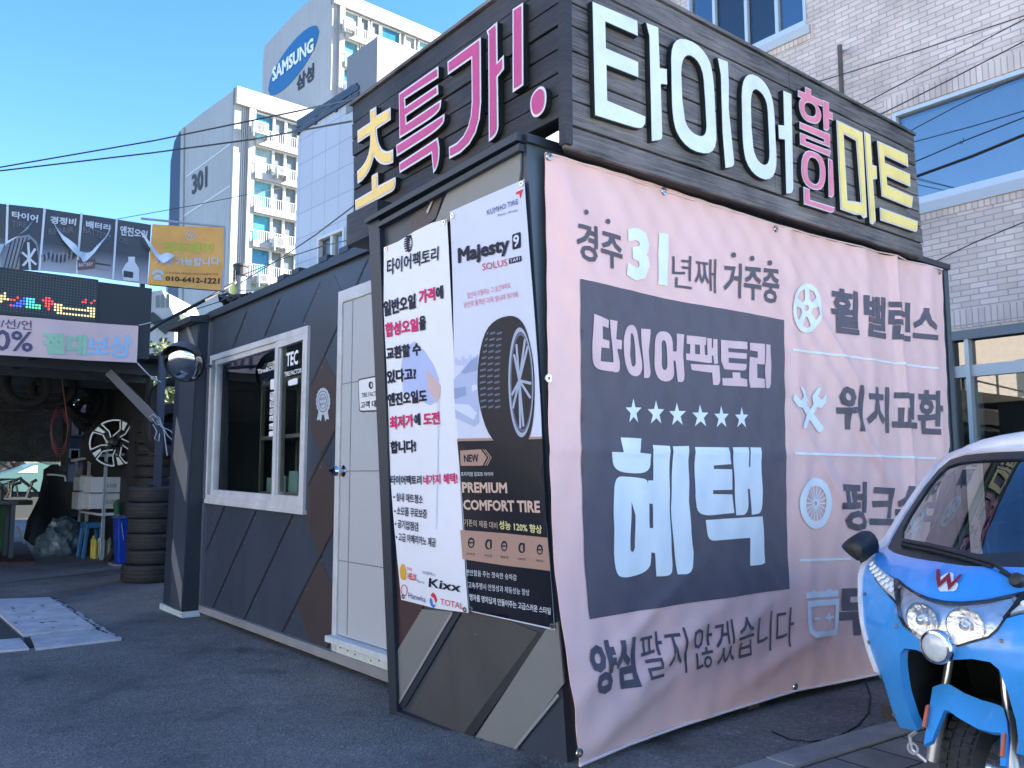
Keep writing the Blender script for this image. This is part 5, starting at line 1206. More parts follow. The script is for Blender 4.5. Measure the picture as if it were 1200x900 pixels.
for i in range(nx):
    for j in range(nz_):
        x = xm-.03-i*pitch; z = zA-.02-j*pitch
        q = _rt.dot(Vector((x, G, z))-EYE), _up.dot(Vector((x, G, z))-EYE), _fw.dot(Vector((x, G, z))-EYE)
        px = 600+FPX*q[0]/q[2]; py = 450-FPX*q[1]/q[2]; c = None; y0 = 344+px*.10
        t = py-y0
        if 64 < px < 112 and 5 < t < 18: c = 'yellow' if (px < 74 or 7 < t < 11 or t > 14.5 or px > 103) else None
        elif px >= 96 and -3 < t < 5 and rl.random() < .3: c = 'red'
        elif 47 < px <= 62 and -2 < t < 14: c = 'red' if abs(px-56) < 7-abs(t-5)*.6 else None
        elif 28 < px <= 47 and 0 < t < 16: c = 'cyan' if px < 41 and t < 11 else ('green' if t > 8 else None)
        elif 11 < px <= 28 and 1 < t < 15: c = 'blue' if (px+t) > 27 and rl.random() < .8 else ('red' if rl.random() < .45 else None)
        elif px <= 9 and -2 < t < 12: c = 'yellow' if rl.random() < .85 else None
        tgt = lit.setdefault(c, MB()) if c else dots
        r = .0095 if c else .0055
        tgt.add([(x-r, G-.017, z-r), (x+r, G-.017, z-r), (x+r, G-.017, z+r), (x-r, G-.017, z+r)], [(0, 1, 2, 3)])
struct(dots.build('dark_dots', mat('led_dot_off', (.06, .07, .08), .3), pn), 'stuff')
for c, m_ in lit.items(): struct(m_.build('lit_dots', mat('led_'+c, cols[c], .4, emit=.2), pn), 'stuff')
pink2 = cloth('strip_pink', (.62, .46, .44), .5, .06)
B2 = Surf((0, G-.03, 0), (1, 0, 0), (0, 0, 1), lambda u, v: .012*sin(u*5)+.006*sin(u*13+v*7))
sb = thing('strip_banner', 'pale pink strip banner with green and blue lettering under the dot matrix sign', 'banner', P(80, 400, 1, G))
sheet('cloth', B2, [[(-70, 363), (0, 369), (80, 376), (162, 382), (160.5, 425), (80, 421), (0, 416), (-70, 411)]], pink2, sb, 0, step=.1, thick=.003, smooth=True)
MB().tube([P(163, 381, 1, G-.04), P(177, 378, 1, G)], .005, 5).build('tie_cord', mat('cord_white', (.6, .62, .65), .6), sb)
grn = cloth('strip_green', (.30, .56, .36), .5, .05); blu2 = cloth('strip_blue', (.30, .50, .72), .5, .05); drk = cloth('strip_ink', (.07, .06, .12), .5, .05)
def t2(s, q, m, bold=.03, o=sb): return text(B2, s, q, m, o, .006, bold, step=.08)
t2('단/선/언', [(-13, 372), (37, 376), (37, 387), (-13, 383)], drk, .01); t2('100%', [(-40, 383), (39, 389), (38, 413), (-41, 409)], drk, .02)
t2('절대', [(48, 389), (102, 393), (101, 417), (51, 415)], grn, .05); t2('보상', [(102, 395), (155, 392), (154, 420), (101, 417)], blu2, .03)
svc = thing('service_banner', 'long grey service banner of four torn panels on the garage roof edge', 'banner', P(80, 290, 1, G))
S3 = Surf((0, G+.02, 0), (1, 0, 0), (0, 0, 1), lambda u, v: .02*sin(u*3.3+1)+.008*sin(u*9+v*4))
def gradm(name, lo, hi, z0, z1):
    m = mat(name, lo, .4); n = m.node_tree; tc = n.nodes.new('ShaderNodeTexCoord'); sx = n.nodes.new('ShaderNodeSeparateXYZ'); r = n.nodes.new('ShaderNodeMapRange'); rp = n.nodes.new('ShaderNodeValToRGB')
    n.links.new(tc.outputs['Object'], sx.inputs[0]); n.links.new(sx.outputs[2], r.inputs[0]); r.inputs[1].default_value = z0; r.inputs[2].default_value = z1
    rp.color_ramp.elements[0].color = (*lo, 1); rp.color_ramp.elements[1].color = (*hi, 1); n.links.new(r.outputs[0], rp.inputs[0]); n.links.new(rp.outputs[0], n.nodes['Principled BSDF'].inputs['Base Color']); return m
z0_, z1_ = P(60, 325, 1, G).z, P(60, 285, 1, G).z
svm = gradm('service_print', (.38, .42, .48), (.035, .038, .048), z0_, z1_)   # the printed panels run from pale below to black above
sheet('cloth', S3, [[(-70, 230), (8, 239), (50, 243.5), (90, 251), (135, 257), (177, 263.5), (173, 333), (135, 329), (90, 321.5), (45, 317), (0, 314), (-70, 306)]], svm, svc, 0, step=.1, thick=.003, smooth=True)
swt = cloth('service_white', (.55, .6, .66), .5, .05); sgy = cloth('service_grey', (.13, .14, .17), .5)
for a, c in (((9, 239), (7, 314)), ((52.5, 244), (46, 318)), ((95, 250), (89.5, 322)), ((136.5, 257), (131.5, 328))): line_px(S3, a, c, .022, swt, svc, .006, 'divider', step=.1)
def t3(s, q, m, bold=.03): return text(S3, s, q, m, svc, .008, bold, step=.08)
t3('타이어', [(14, 247), (45, 252), (44, 261), (14, 255)], swt); t3('경정비', [(59, 253), (89, 257), (88, 265), (59, 262)], swt); t3('배터리', [(100, 259), (129, 264), (128, 271), (100, 268)], swt); t3('엔진오일', [(140.5, 264), (173, 271), (172, 279), (140.5, 276)], swt)
t3('TIRE', [(14, 258.5), (31, 260.5), (31, 267), (14, 265)], sgy, 0); t3('REPAIR', [(57, 268), (86, 266), (86, 273), (57, 275)], sgy, 0); t3('BATTERY', [(97, 266), (130, 276), (129, 283), (97, 273)], sgy, 0); t3('OIL', [(139, 277), (151, 280), (150, 287), (139, 284)], sgy, 0)
tyb = cloth('service_black', (.03, .033, .04), .5); tym = cloth('service_mid', (.2, .23, .27), .5)
sheet('tyre_print', S3, [[(2, 313), (2, 298), (8, 285), (20, 277), (34, 275), (43, 283), (46, 300), (44, 317)]], tym, svc, .006, step=.1)
for k in range(5): line_px(S3, (5+k*4.5, 314), (14+k*4.5, 280-k*.6), .012, tyb, svc, .008, 'tread_print')
sheet('wheel_print', S3, [[(23, 316), (23, 300), (28, 284), (36, 280), (42, 287), (44.5, 300), (44, 317.5)]], tyb, svc, .009); 
for k in range(6):
    a = 2*pi*k/6+.4; line_px(S3, (34, 303), (34+9*cos(a), 303+19*sin(a) if sin(a) < .5 else 303+14*sin(a)), .022, swt, svc, .011, 'spoke_print')
rs = random.Random(6)
for k in range(16): x = 48+k*2.4; y = 301-abs(k-9)*.4+rs.uniform(-3, 2); sheet('engine_print', S3, [[(x, y-k*.2), (x+3.2, y-2-k*.2), (x+3, y+6-k*.2), (x+.4, y+9-k*.2)]], tyb if k % 2 else tym, svc, .007)
sheet('battery_print', S3, [[(90, 305), (111, 304), (110.5, 315), (90.5, 317)]], cloth('service_red', (.12, .06, .07), .5), svc, .007); t3('BATTERY', [(92, 309), (108, 308), (108, 312), (92, 313)], swt, 0)
sheet('battery_print', S3, [[(111, 308), (129, 311), (129, 312.5), (111, 310)]], tyb, svc, .007); sheet('battery_print', S3, [[(112, 313), (126, 315), (126, 317.5), (112, 316)]], tym, svc, .007)
sheet('oil_can_print', S3, [[(144, 329), (142, 318), (147, 309), (150, 307), (150, 301), (158, 301), (158, 307), (163, 315), (163, 330)]], swt, svc, .007)
sheet('oil_can_print', S3, [[(144.5, 317.5), (156, 319), (155.5, 326), (144, 325)]], tyb, svc, .009); t3('1', [(148.5, 319), (152, 319.5), (152, 325), (148.5, 325)], swt, .04)
lightc = cloth('torn_lining', (.48, .62, .74), .5, .12, 14)
FL = Surf((0, G-.0, 0), (1, 0, 0), (0, 0, 1), lambda u, v: .05+.03*sin(u*25))
def flap(l): return sheet('torn_flap', FL, [l], lightc, svc, .0, step=.05, thick=.002, smooth=True)
flap([(57.5, 255.5), (66, 268), (76, 279, -6), (88, 289), (92, 295.5), (105, 297, -4), (113, 288), (122, 279), (130, 266), (126, 276), (117, 287), (108, 299), (101, 306), (97, 308), (94, 303), (84, 297), (72, 280)])
flap([(42, 253.5), (36, 262), (27, 272), (18, 279.5), (8, 286), (-2, 287), (-20, 280), (-20, 300), (0, 298), (6, 284), (20, 278), (31, 270)])
flap([(162, 270), (169, 280), (178, 291), (187, 299), (194, 297, -3), (203, 301), (196, 306), (190, 309.5), (182, 302), (172, 290)])
ob = thing('orange_banner', 'ochre banner with a telephone number hanging beside the grey service banner', 'banner', P(218, 302, 1, G))
S4 = Surf((0, G+.03, 0), (1, 0, 0), (0, 0, 1), lambda u, v: .018*sin(u*6+v*3)+.01*sin(v*11-u*4))
orm = cloth('banner_ochre', (.74, .37, .08), .5, .10, 4)
sheet('cloth', S4, [[(178, 263), (262, 267), (262, 340), (215, 336.5), (172.5, 334)]], orm, ob, 0, step=.05, thick=.003, smooth=True)
def t4(s, q, m, bold=.03): return text(S4, s, q, m, ob, .007, bold, step=.06)
t4('010-6412-1221', [(193, 324), (258, 325.5), (257.5, 332.5), (193, 329.5)], mat('ink_black', (.015, .015, .02), .6), .03)
t4('경주페이', [(191, 283), (250, 284), (248, 297), (191, 296)], cloth('lime_print', (.48, .46, .04), .5, .1), .04)
t4('가맹 가능합니다', [(180, 303), (257, 301), (257, 312), (180, 311)], cloth('pale_print', (.55, .55, .55), .5, .1), .03)
t4('카카오페이 제로페이 온누리상품권 가능', [(193, 319), (256, 320), (256, 322.5), (193, 321.5)], cloth('brown_print', (.25, .14, .05), .5), 0)
sheet('round_mark', S4, [ell(223.5, 275.5, 6, 5.8, 24), ell(223.5, 275.5, 5.1, 4.9, 24)], cloth('pale_print', (.55, .55, .55), .5, .1), ob, .007); t4('W', [(219.5, 272.5), (227.5, 273), (227.5, 278.5), (219.5, 278)], cloth('pale_print', (.55, .55, .55), .5, .1), .03)
sheet('phone_mark', S4, [[(177, 321), (179, 317.5), (184, 316.5), (190, 318), (191, 322.5), (187.5, 323), (187, 320.8), (181, 320), (180.5, 322), (177.5, 323)], [(181, 322.5), (187, 323), (190, 329), (178.5, 328)]], cloth('phone_print', (.4, .55, .62), .5), ob, .007)
MB().tube([P(175, 333.8, 1, G), P(220, 338, 1, G), P(263, 341.5, 1, G), P(345, 338, 1, G+3)], .006, 6).build('lower_wire', mat('cable_black', (.012, .012, .014), .5), ob)
MB().tube([P(165, 256, 1, G+.05), P(215, 261, 1, G+.05), P(264, 266, 1, G+.05)], .014, 6).build('top_pole', mat('pole_grey', (.35, .37, .4), .5), ob)
MB().box(P(262, 300, 1, G).x, P(262, 300, 1, G).x+.03, G+.03, G+.06, P(262, 345, 1, G).z, P(262, 265, 1, G).z).build('end_pole', mat('pole_grey', (.35, .37, .4), .5), ob)
# frame carrying both roof-edge banners
mb = MB()
for x in (-4, -2, 0, 1.3, xr-.1): mb.box(x, x+.05, G+.12, G+.17, zb+.1, P(100, 262, 1, G).z)
mb.bar((-5, G+.145, P(20, 300, 1, G).z), P(262, 302, 1, G+.145), .04); mb.parts('banner_frame', gst, gar)

# ---- tyres: one of each kind, then copies
def tyre_mesh(R, r, wd, n=40):
    m = MB(); h = wd/2
    m.lathe((0, 0, 0), (0, 0, 1), [(r, -h*.72), (r+.012, -h*.86), (R*.86, -h*1.0), (R*.955, -h*.93), (R*.99, -h*.78), (R, -h*.5), (R*.985, -h*.46), (R*.985, -h*.40), (R, -h*.36), (R, -h*.06), (R*.985, -h*.03), (R*.985, h*.03), (R, h*.06), (R, h*.36), (R*.985, h*.40), (R*.985, h*.46), (R, h*.5), (R*.99, h*.78), (R*.955, h*.93), (R*.86, h*1.0), (r+.012, h*.86), (r, h*.72), (r, -h*.72)], n)
    return m
ty0 = None
TYX, TYY = P(176, 684, 2, 0).x+.11, P(176, 684, 2, 0).y+.28
z = 0.; hts = [.185, .15, .17, .155, .165, .16]; rads = [.315, .30, .295, .285, .30, .29]
names = ['lowest tyre of the front stack beside the booth column', 'second tyre up in the front stack beside the booth column', 'third tyre up in the front stack beside the booth column', 'fourth tyre up in the front stack beside the booth column', 'fifth tyre up in the front stack beside the booth column', 'topmost tyre of the front stack beside the booth column']
rt_ = random.Random(14)
for k in range(6):
    m_ = tyre_mesh(rads[k], .19, hts[k]*1.0); o = m_.build('tyre', rub, None, smooth=True)
    o.location = (TYX+rt_.uniform(-.015, .015), TYY+rt_.uniform(-.015, .015), z+hts[k]/2); o.rotation_euler = (0, 0, rt_.uniform(0, 6)); z += hts[k]+.002
    tag(o, names[k], 'tyre', 'tyres stacked by the garage post')
src = tyre_mesh(.30, .19, .135).build('tyre', rub, None, smooth=True)
for k in range(13):
    o = src if k == 0 else src.copy()
    if k: COL.objects.link(o)
    o.location = (P(190, 500, 1, 11.15).x+rt_.uniform(-.012, .012), 11.15+rt_.uniform(-.012, .012), .0675+k*.1365); o.rotation_euler = (0, 0, rt_.uniform(0, 6))
    tag(o, 'worn black tyre in the tall dark stack between the wheel rack and the garage post', 'tyre', 'tyres in the tall stack by the wheel rack')
for k, (px, py, ry, R) in enumerate(((200, 505, .25, .33), (203, 470, -.1, .29))):
    o = tyre_mesh(R, .2, .2).build('tyre', rub, None, smooth=True); c = P(px, py, 1, 10.75+k*.25); o.location = c; o.rotation_euler = (radians(84), 0, ry)
    tag(o, ['upright tyre leaning in the gap between garage post and booth column', 'smaller upright tyre hung higher behind the one in the gap by the booth column'][k], 'tyre', 'tyres hung behind the garage post')
MB_ = MB(); 
o = thing('tyre_peg_rack', 'dark steel peg rack carrying the tyres beside the garage post', 'rack', (2.9, 11.4, 0))
mb = MB(); mb.box(2.95, 3.0, 11.05, 11.1, 0, 2.3)
for zz in (1.0, 1.35, 1.75): mb.bar((2.97, 11.08, zz), (2.97, 10.6, zz+.05), .04)
mb.build('pegs', gst, o)
# cables hanging on the post
cab = thing('cable_bundle', 'pale looped cables hanging from the garage post', 'cables', P(182, 500, 1, G-.05))
wc = mat('cord_pale', (.4, .44, .48), .5)
mb = MB()
for pts in ([(161, 425), (175, 440), (189, 448)], [(161, 426), (180, 445), (188, 447)], [(175, 489), (180, 485), (187, 490), (192, 505), (196, 534)], [(180, 486), (186, 492), (196, 510), (207, 521)], [(183, 492), (189, 500), (200, 505), (208, 516)], [(179, 497), (184, 506), (181, 514), (186, 517), (187, 508)], [(178, 490), (183, 497), (188, 498)]):
    mb.tube([P(x, y, 1, G-.06) for x, y in pts], .006, 5)
mb.build('cable', wc, cab)
# rack with an alloy wheel and boxes
rack = thing('steel_rack', 'white slotted angle rack holding wheels and tyre boxes in the garage', 'rack', (2.5, 12.9, 0))
RY0, RY1 = 12.5, 14.6
rw = mat('rack_white', (.55, .62, .68), .5, var=.15, vscale=8)
def atY(px, py, y): return P(px, py, 1, y)
mb = MB()
for (x, yp, t_, b_) in ((118.5, RY0, 515, 660), (153.5, RY0, 520, 640), (99, RY1-.9, 540, 655), (84, RY1, 540, 648)):
    a, b = atY(x, b_, yp), atY(x, t_, yp); mb.box(a.x-.022, a.x+.022, yp-.003, yp+.003, 0, b.z); mb.box(a.x-.022, a.x-.016, yp-.03, yp, 0, b.z)
mb.parts('upright', rw, rack)
mb = MB()
for (py, y0) in ((603, RY0), (534, RY0)):
    a, b = atY(118, py, y0), atY(155, py-2, y0); mb.bar(a, b, .035)
    c = atY(84, py-(5 if py > 560 else -6), RY1); mb.bar(a, c, .03)
mb.bar(atY(118, 668, RY0-.0), atY(84, 648, RY1), .03); mb.bar(atY(124, 673, RY0-.4), atY(145, 667, RY0-.4), .05)
mb.build('rail', rw, rack)
hm = MB()
for k in range(16):
    zz = atY(118.5, 530+k*8, RY0).z; x = atY(118.5, 600, RY0).x; hm.box(x+.012, x+.020, RY0-.0045, RY0-.0035, zz, zz+.035)
    x = atY(153.5, 600, RY0).x; hm.box(x+.002, x+.012, RY0-.0045, RY0-.0035, zz, zz+.035) if k < 10 else None
hm.build('slot', seamm, rack)
def alloy_wheel(c, R, face, label):
    w_ = thing('alloy_wheel', label, 'wheel', c, 'alloy wheels on the white rack'); d = Vector(face).normalized()
    x = d.cross(Vector((0, 0, 1))).normalized(); y = x.cross(d)
    MB().lathe(c, d, [(R*.95, -.16), (R, -.02), (R*.99, 0), (R*.93, .0), (R*.9, -.03), (R*.88, -.15)], 40).build('rim', mat('rim_black', (.015, .016, .018), .3, metal=.6), w_, smooth=True)
    sp = MB(); fc = MB()
    for k in range(5):
        a = pi/2+.55+k*2*pi/5
        for (a0, r0, a1, r1, wd) in ((a-.12, .2, a-.30, .95, .03), (a+.12, .2, a+.10, .95, .03)):
            sp.bar(c+(x*cos(a0)+y*sin(a0))*R*r0+d*.0, c+(x*cos(a1)+y*sin(a1))*R*r1+d*.0, wd, .03, up=d)
        f = lambda rr, aa: c+(x*cos(aa)+y*sin(aa))*R*rr+d*.02
        fc.add([f(.62, a-.16), f(.96, a-.30), f(.96, a-.08), f(.60, a-.02)], [(0, 1, 2, 3)])
        for (p, q) in (((.98, a+.08), (.98, a+.86)),):
            for i in range(6):
                t0, t1 = p[1]+(q[1]-p[1])*i/6, p[1]+(q[1]-p[1])*(i+1)/6; fc.add([f(.94, t0), f(1.0, t0), f(1.0, t1), f(.94, t1)], [(0, 1, 2, 3)])
        for (r0, a0, r1, a1) in ((.98, a+.08, .55, a+.22), (.55, a+.22, .30, a+.05), (.98, a+.86, .62, a+.98), (.3, a+.35, .60, a+1.0)):
            p, q = f(r0, a0), f(r1, a1); n_ = (q-p).cross(d).normalized()*.007; fc.add([p-n_, q-n_, q+n_, p+n_], [(0, 1, 2, 3)])
    sp.build('spoke', mat('rim_black', (.015, .016, .018), .3, metal=.6), w_); fc.build('polished_face', mat('rim_polished', (.7, .75, .8), .3, metal=.4), w_)
    MB().lathe(c, d, [(R*.24, -.05), (R*.22, .0), (R*.1, .01), (0, .01)], 20).build('hub', mat('rim_black', (.015, .016, .018), .3, metal=.6), w_)
    return w_
alloy_wheel(atY(135, 519, RY0-.14), .315, (-.22, -1, -.08), 'black and silver five spoke alloy wheel on top of the white rack')
o = tyre_mesh(.31, .2, .2).build('tyre', rub, None, smooth=True); o.location = atY(124, 520, RY0+.35); o.rotation_euler = (radians(85), 0, .2)
tag(o, 'dark tyre standing behind the black and silver alloy wheel', 'tyre')
ctn = mat('carton_white', (.55, .61, .67), .6, var=.05); cink = mat('carton_ink', (.1, .12, .18), .6)
CS = Surf((0, RY0+.15, 0), (1, 0, 0), (0, 0, 1))
for k, (t_, b_) in enumerate(((559, 577.5), (578, 596.5))):
    bx_ = thing('tyre_box', ['upper white carton on the rack shelf', 'lower white carton on the rack shelf'][k], 'carton', atY(128, b_, RY0+.2), 'cartons on the white rack')
    a, b = CS.uv((106, b_)), CS.uv((150.5, t_)); MB().fbox(CS, a[0]+k*-.02, b[0]-k*.02, a[1], b[1], -.5, .0).build('body', ctn, bx_, bevel=.006)
    text(CS, 'KLIZE', [(122, t_+8), (137, t_+8), (136.5, t_+12), (121.5, t_+12)], cink, bx_, .003, .02)
o = thing('carton_pile', 'narrow pale cartons stacked at the left end of the rack shelf', 'carton', atY(97, 597, RY0+.5)); mb = MB()
for (x0, x1, t_, b_) in ((93, 103, 559, 575), (91, 101, 577, 597), (100, 108, 557, 597)):
    a, b = P(x0, b_, 1, RY0+.55), P(x1, t_, 1, RY0+.55); mb.box(a.x, b.x, RY0+.55, RY0+.95, a.z, b.z)
mb.build('body', mat('carton_grey', (.35, .4, .45), .6, var=.2, vscale=10), o)
o = thing('work_gloves', 'green rubber gloves hanging at the right of the rack boxes', 'gloves', atY(139, 590, RY0-.1)); gl2 = mat('glove_green', (.02, .10, .06), .6)
sk = MB()
for k in range(5): c = atY(134+k*2.2, 585+abs(k-2)*1.5, RY0-.12); sk.tube([c, atY(137.5, 592, RY0-.12)], [.016, .03], 8)
sk.tube([atY(137, 590, RY0-.12), atY(138, 603, RY0-.12)], [.05, .04], 10); sk.build('glove', gl2, o, smooth=True)
o = thing('black_hose', 'thick black hose leaning on the right end of the rack', 'hose', atY(150, 600, RY0-.1))
MB().tube([atY(155, 556, RY0-.1), atY(151, 585, RY0-.1), atY(146, 602, RY0-.1), atY(140, 635, RY0-.15), atY(128, 655, RY0-.2), atY(120, 668, RY0-.25)], .045, 10).build('hose', rub, o, smooth=True)
o = thing('blue_bin', 'tall bright blue plastic bin between rack and tyre stack', 'bin', P(145, 668, 2, 0)); bb_ = mat('bin_blue', (.008, .05, .42), .35)
BY = 11.55
BS = Surf((0, BY, 0), (1, 0, 0), (0, 0, 1)); q = [BS.uv(p) for p in ((136.5, 665), (152, 665), (153.5, 608), (138.5, 608))]
zf = max(.02, q[0][1]); mb = MB(); mb.hexa([(q[0][0]+.02, BY+.02, zf), (q[1][0]-.02, BY+.02, zf), (q[1][0]-.02, BY+.22, zf), (q[0][0]+.02, BY+.22, zf)], [(q[3][0], BY, q[3][1]), (q[2][0], BY, q[2][1]), (q[2][0], BY+.26, q[2][1]), (q[3][0], BY+.26, q[3][1])]); mb.build('body', bb_, o, bevel=.015)
MB().box(q[3][0]-.015, q[2][0]+.02, BY-.02, BY+.28, q[3][1], q[3][1]+.035).build('rim', mat('bin_rim', (.05, .11, .3), .4), o, bevel=.01)
MB().box(q[0][0]-.03, q[1][0], BY-.04, BY+.3, 0, zf).build('foot_board', mat('foot_board', (.3, .33, .35), .6), o)
MB().bar((q[3][0]+.04, BY-.005, q[3][1]-.05), (q[0][0]+.07, BY+.005, .32), .02, .006).build('strap', mat('strap_pale', (.3, .4, .55), .5), o)
# under the rack
o = thing('blue_stool', 'blue plastic step stool under the white rack', 'stool', atY(104, 640, RY0+.5)); mb = MB()
a, b = atY(98, 612, RY0+.5), atY(118, 618, RY0+.5); mb.box(a.x, b.x, RY0+.35, RY0+.7, b.z, a.z)
for x in (a.x, b.x-.05): 
    for y in (RY0+.35, RY0+.65): mb.bar((x+.025, y+.02, b.z), (x+.025+(.04 if x > a.x else -.04), y+.02, 0), .05)
mb.build('body', mat('stool_blue', (.02, .13, .3), .4), o, bevel=.01)
o = thing('spray_can_crate', 'low crate of spray cans and yellow bottles under the rack', 'crate', atY(108, 650, RY0+.3)); rr = random.Random(3)
x0 = atY(106, 640, RY0+.3).x
for k in range(6):
    m_ = MB(); c = Vector((x0+.05+(k % 3)*.09, RY0+.25+(k//3)*.12, 0)); h = rr.uniform(.18, .3); m_.lathe(c, (0, 0, 1), [(0, 0.005), (.036, .005), (.036, h), (.02, h+.02), (.014, h+.05), (0, h+.05)], 12)
    m_.build('bottle', mat('bottle_%d' % (k % 3), [(.5, .42, .05), (.5, .55, .58), (.1, .14, .1)][k % 3], .4), o, smooth=True)
# blue-grey plastic bags, black covered machine, green machine, red mat
o = thing('plastic_bag_heap', 'heap of crumpled translucent plastic bags on the garage floor', 'plastic bags', P(70, 655, 2, 0)); bmg = mat('bag_film', (.11, .16, .19), .25, var=.4, vscale=10, coat=.4)
rr = random.Random(12)
for k, (px, py, y, r) in enumerate(((62, 640, 13.6, .22), (70, 625, 13.9, .25), (76, 640, 13.5, .2), (66, 610, 14.2, .22), (74, 605, 14.1, .2))):
    bm = bmesh.new(); bmesh.ops.create_icosphere(bm, subdivisions=3, radius=r); c = P(px, py, 1, y)
    for v in bm.verts:
        f = 1+.16*sin(v.co.x*19+k)*sin(v.co.y*23)+.14*sin(v.co.z*27+k*2)*sin(v.co.x*31)+rr.uniform(-.05, .05); v.co *= f
    vs = [v.co+Vector((c.x, c.y, max(c.z, r*.8))) for v in bm.verts]; bm.verts.index_update(); fs = [[v.index for v in f.verts] for f in bm.faces]; bm.free()
    obj('bag', vs, fs, bmg, o)
o = thing('covered_machine', 'tall machine under a black cover at the left of the rack', 'machine', P(52, 640, 2, 0))
y = 14.0; S5 = Surf((0, y, 0), (1, 0, 0), (0, 0, 1), lambda u, v: .1*sin(u*6+v*2))
sheet('cover', S5, [[(40, 640), (30, 632), (34, 610), (48, 585), (55, 560), (56, 550), (66, 544), (76, 553), (76, 570), (90, 575), (90, 605), (70, 606), (52, 614), (50, 640)]], mat('cover_black', (.006, .007, .009), .7), o, .2, step=.08, thick=.45, smooth=True)
MB().tube([P(55, 556, 1, y-.35), P(66, 556.5, 1, y-.35), P(76, 558, 1, y-.35), P(77, 564, 1, y-.35)], .014, 6).build('handle', mat('rack_white', (.55, .62, .68), .5), o)
MB().bar(P(20, 617, 1, y-.5), P(29, 637, 1, y-.5), .03).build('foot_bar', mat('foot_bar', (.25, .28, .3), .5), o)
o = thing('parts_washer', 'green steel cabinet with levers at the far left of the garage', 'cabinet', P(8, 630, 2, 0)); gm_ = mat('machine_green', (.02, .11, .05), .45, var=.2, vscale=5)
a, b = P(-60, 630, 1, 14.6), P(17, 592, 1, 14.6); MB().box(a.x, b.x, 14.6, 15.1, 0, b.z).build('body', gm_, o, bevel=.02)
mb = MB(); a2, b2 = P(-60, 587, 1, 14.6), P(38, 583, 1, 14.6); mb.box(a2.x, b2.x, 14.55, 15.1, b.z, b.z+.07); mb.build('worktop', mat('worktop_dark', (.02, .022, .024), .5), o)
mb = MB(); rr = random.Random(2)
for k in range(9):
    x = rr.uniform(-8, 36); c = P(x, 583, 1, 14.8); mb.tube([c, c+Vector((rr.uniform(-.1, .1), 0, rr.uniform(.08, .28))), c+Vector((rr.uniform(-.15, .15), 0, rr.uniform(.15, .3)))], rr.uniform(.012, .03), 6)
mb.parts('lever', mat('lever_grey', (.25, .27, .27), .35, metal=.6), o)
mb = MB()
for k in range(6): x = a.x+(b.x-a.x)*(k+.5)/6; mb.box(x-.01, x+.01, 14.585, 14.6, .05, b.z-.03)
mb.build('door_gap', seamm, o)
MT = [P(-60, 661, 2, 0), P(42, 661.5, 2, 0), P(30, 637, 2, 0), P(-60, 637, 2, 0)]
o = obj('rubber_mat', [tuple(p+Vector((0, 0, h))) for h in (.006, .03) for p in MT], [(3, 2, 1, 0), (4, 5, 6, 7), (0, 1, 5, 4), (1, 2, 6, 5), (2, 3, 7, 6), (3, 0, 4, 7)], mat('mat_maroon', (.05, .02, .025), .8, var=.2)); tag(o, 'dark maroon rubber mat on the garage floor', 'mat')
# vehicle seen through the back opening
van = thing('parked_van', 'pale teal van parked in daylight behind the garage', 'van', (2.6, 26, 0)); vm = mat('van_teal', (.07, .14, .14), .3, coat=.4)
S6 = Surf((0, 26, 0), (1, 0, 0), (0, 0, 1))
sheet('body', S6, [[(-60, 576), (-60, 545), (0, 556), (22, 550), (40, 543), (60, 541), (72, 545), (72, 576)]], vm, van, 0, thick=1.6, step=.4)
sheet('window', S6, [[(20, 554), (40, 545.5), (44, 545.5), (44, 554)]], mat('van_glass', (.45, .5, .48), .1), van, .01); MB().box(P(-60, 580, 1, 26).x, P(72, 580, 1, 26).x, 26.1, 27.5, 0, P(0, 576, 1, 26).z).build('chassis', mat('van_dark', (.03, .035, .035), .6), van)

# dense clutter at the back and sides of the garage
o = thing('parts_shelf', 'tall dark shelf crammed with tins and boxes at the back of the garage', 'shelf', (2.9, 17.5, 0)); mb = MB(); rr = random.Random(17)
xa_, xb_ = P(78, 560, 1, 17.2).x, P(150, 560, 1, 17.2).x
for k in range(6): mb.box(xa_, xb_, 17.2, 17.7, .15+k*.42, .18+k*.42)
for x in (xa_, (xa_+xb_)/2, xb_): mb.box(x-.02, x+.02, 17.2, 17.7, 0, 2.4)
mb.build('frame', gdk, o)
for ci, c in enumerate(((.06, .07, .08), (.10, .05, .04), (.04, .07, .09), (.16, .17, .17))):
    mb = MB()
    for k in range(14): x = rr.uniform(xa_, xb_-.2); s_ = rr.randrange(6); mb.box(x, x+rr.uniform(.08, .22), 17.22+ci*.01, 17.5, .18+s_*.42, .18+s_*.42+rr.uniform(.1, .33))
    tag(mb.build('tins', mat('tin_%d' % ci, c, .5), o), None, None, None, 'stuff')
for k, (px, py, yy, rt) in enumerate(((30, 452, 12.2, .2), (62, 455, 12.6, -.3), (96, 470, 13.2, .4), (108, 486, 14.5, .1))):
    o = tyre_mesh(.29, .19, .17).build('tyre', rub, None, smooth=True); o.location = P(px, py, 1, yy); o.rotation_euler = (radians(80), 0, rt)
    tag(o, ['hanging tyre under the canopy nearest the left photo edge', 'hanging tyre under the canopy, second from the left', 'hanging tyre under the canopy just left of the alloy wheel', 'hanging tyre under the canopy, deepest of the row'][k], 'tyre', 'tyres hanging under the canopy')
o = thing('air_hose_reel', 'red air hose looped from the garage ceiling', 'hose', P(70, 470, 1, 12.0)); pts = [P(72, 440, 1, 12)]
for k in range(40): a = k*.63; pts.append(P(70+10*cos(a), 500+26*sin(a)+k*.3, 1, 12.0+k*.01))
MB().tube(pts, .008, 6).build('hose', mat('hose_red', (.12, .02, .02), .5), o, smooth=True)
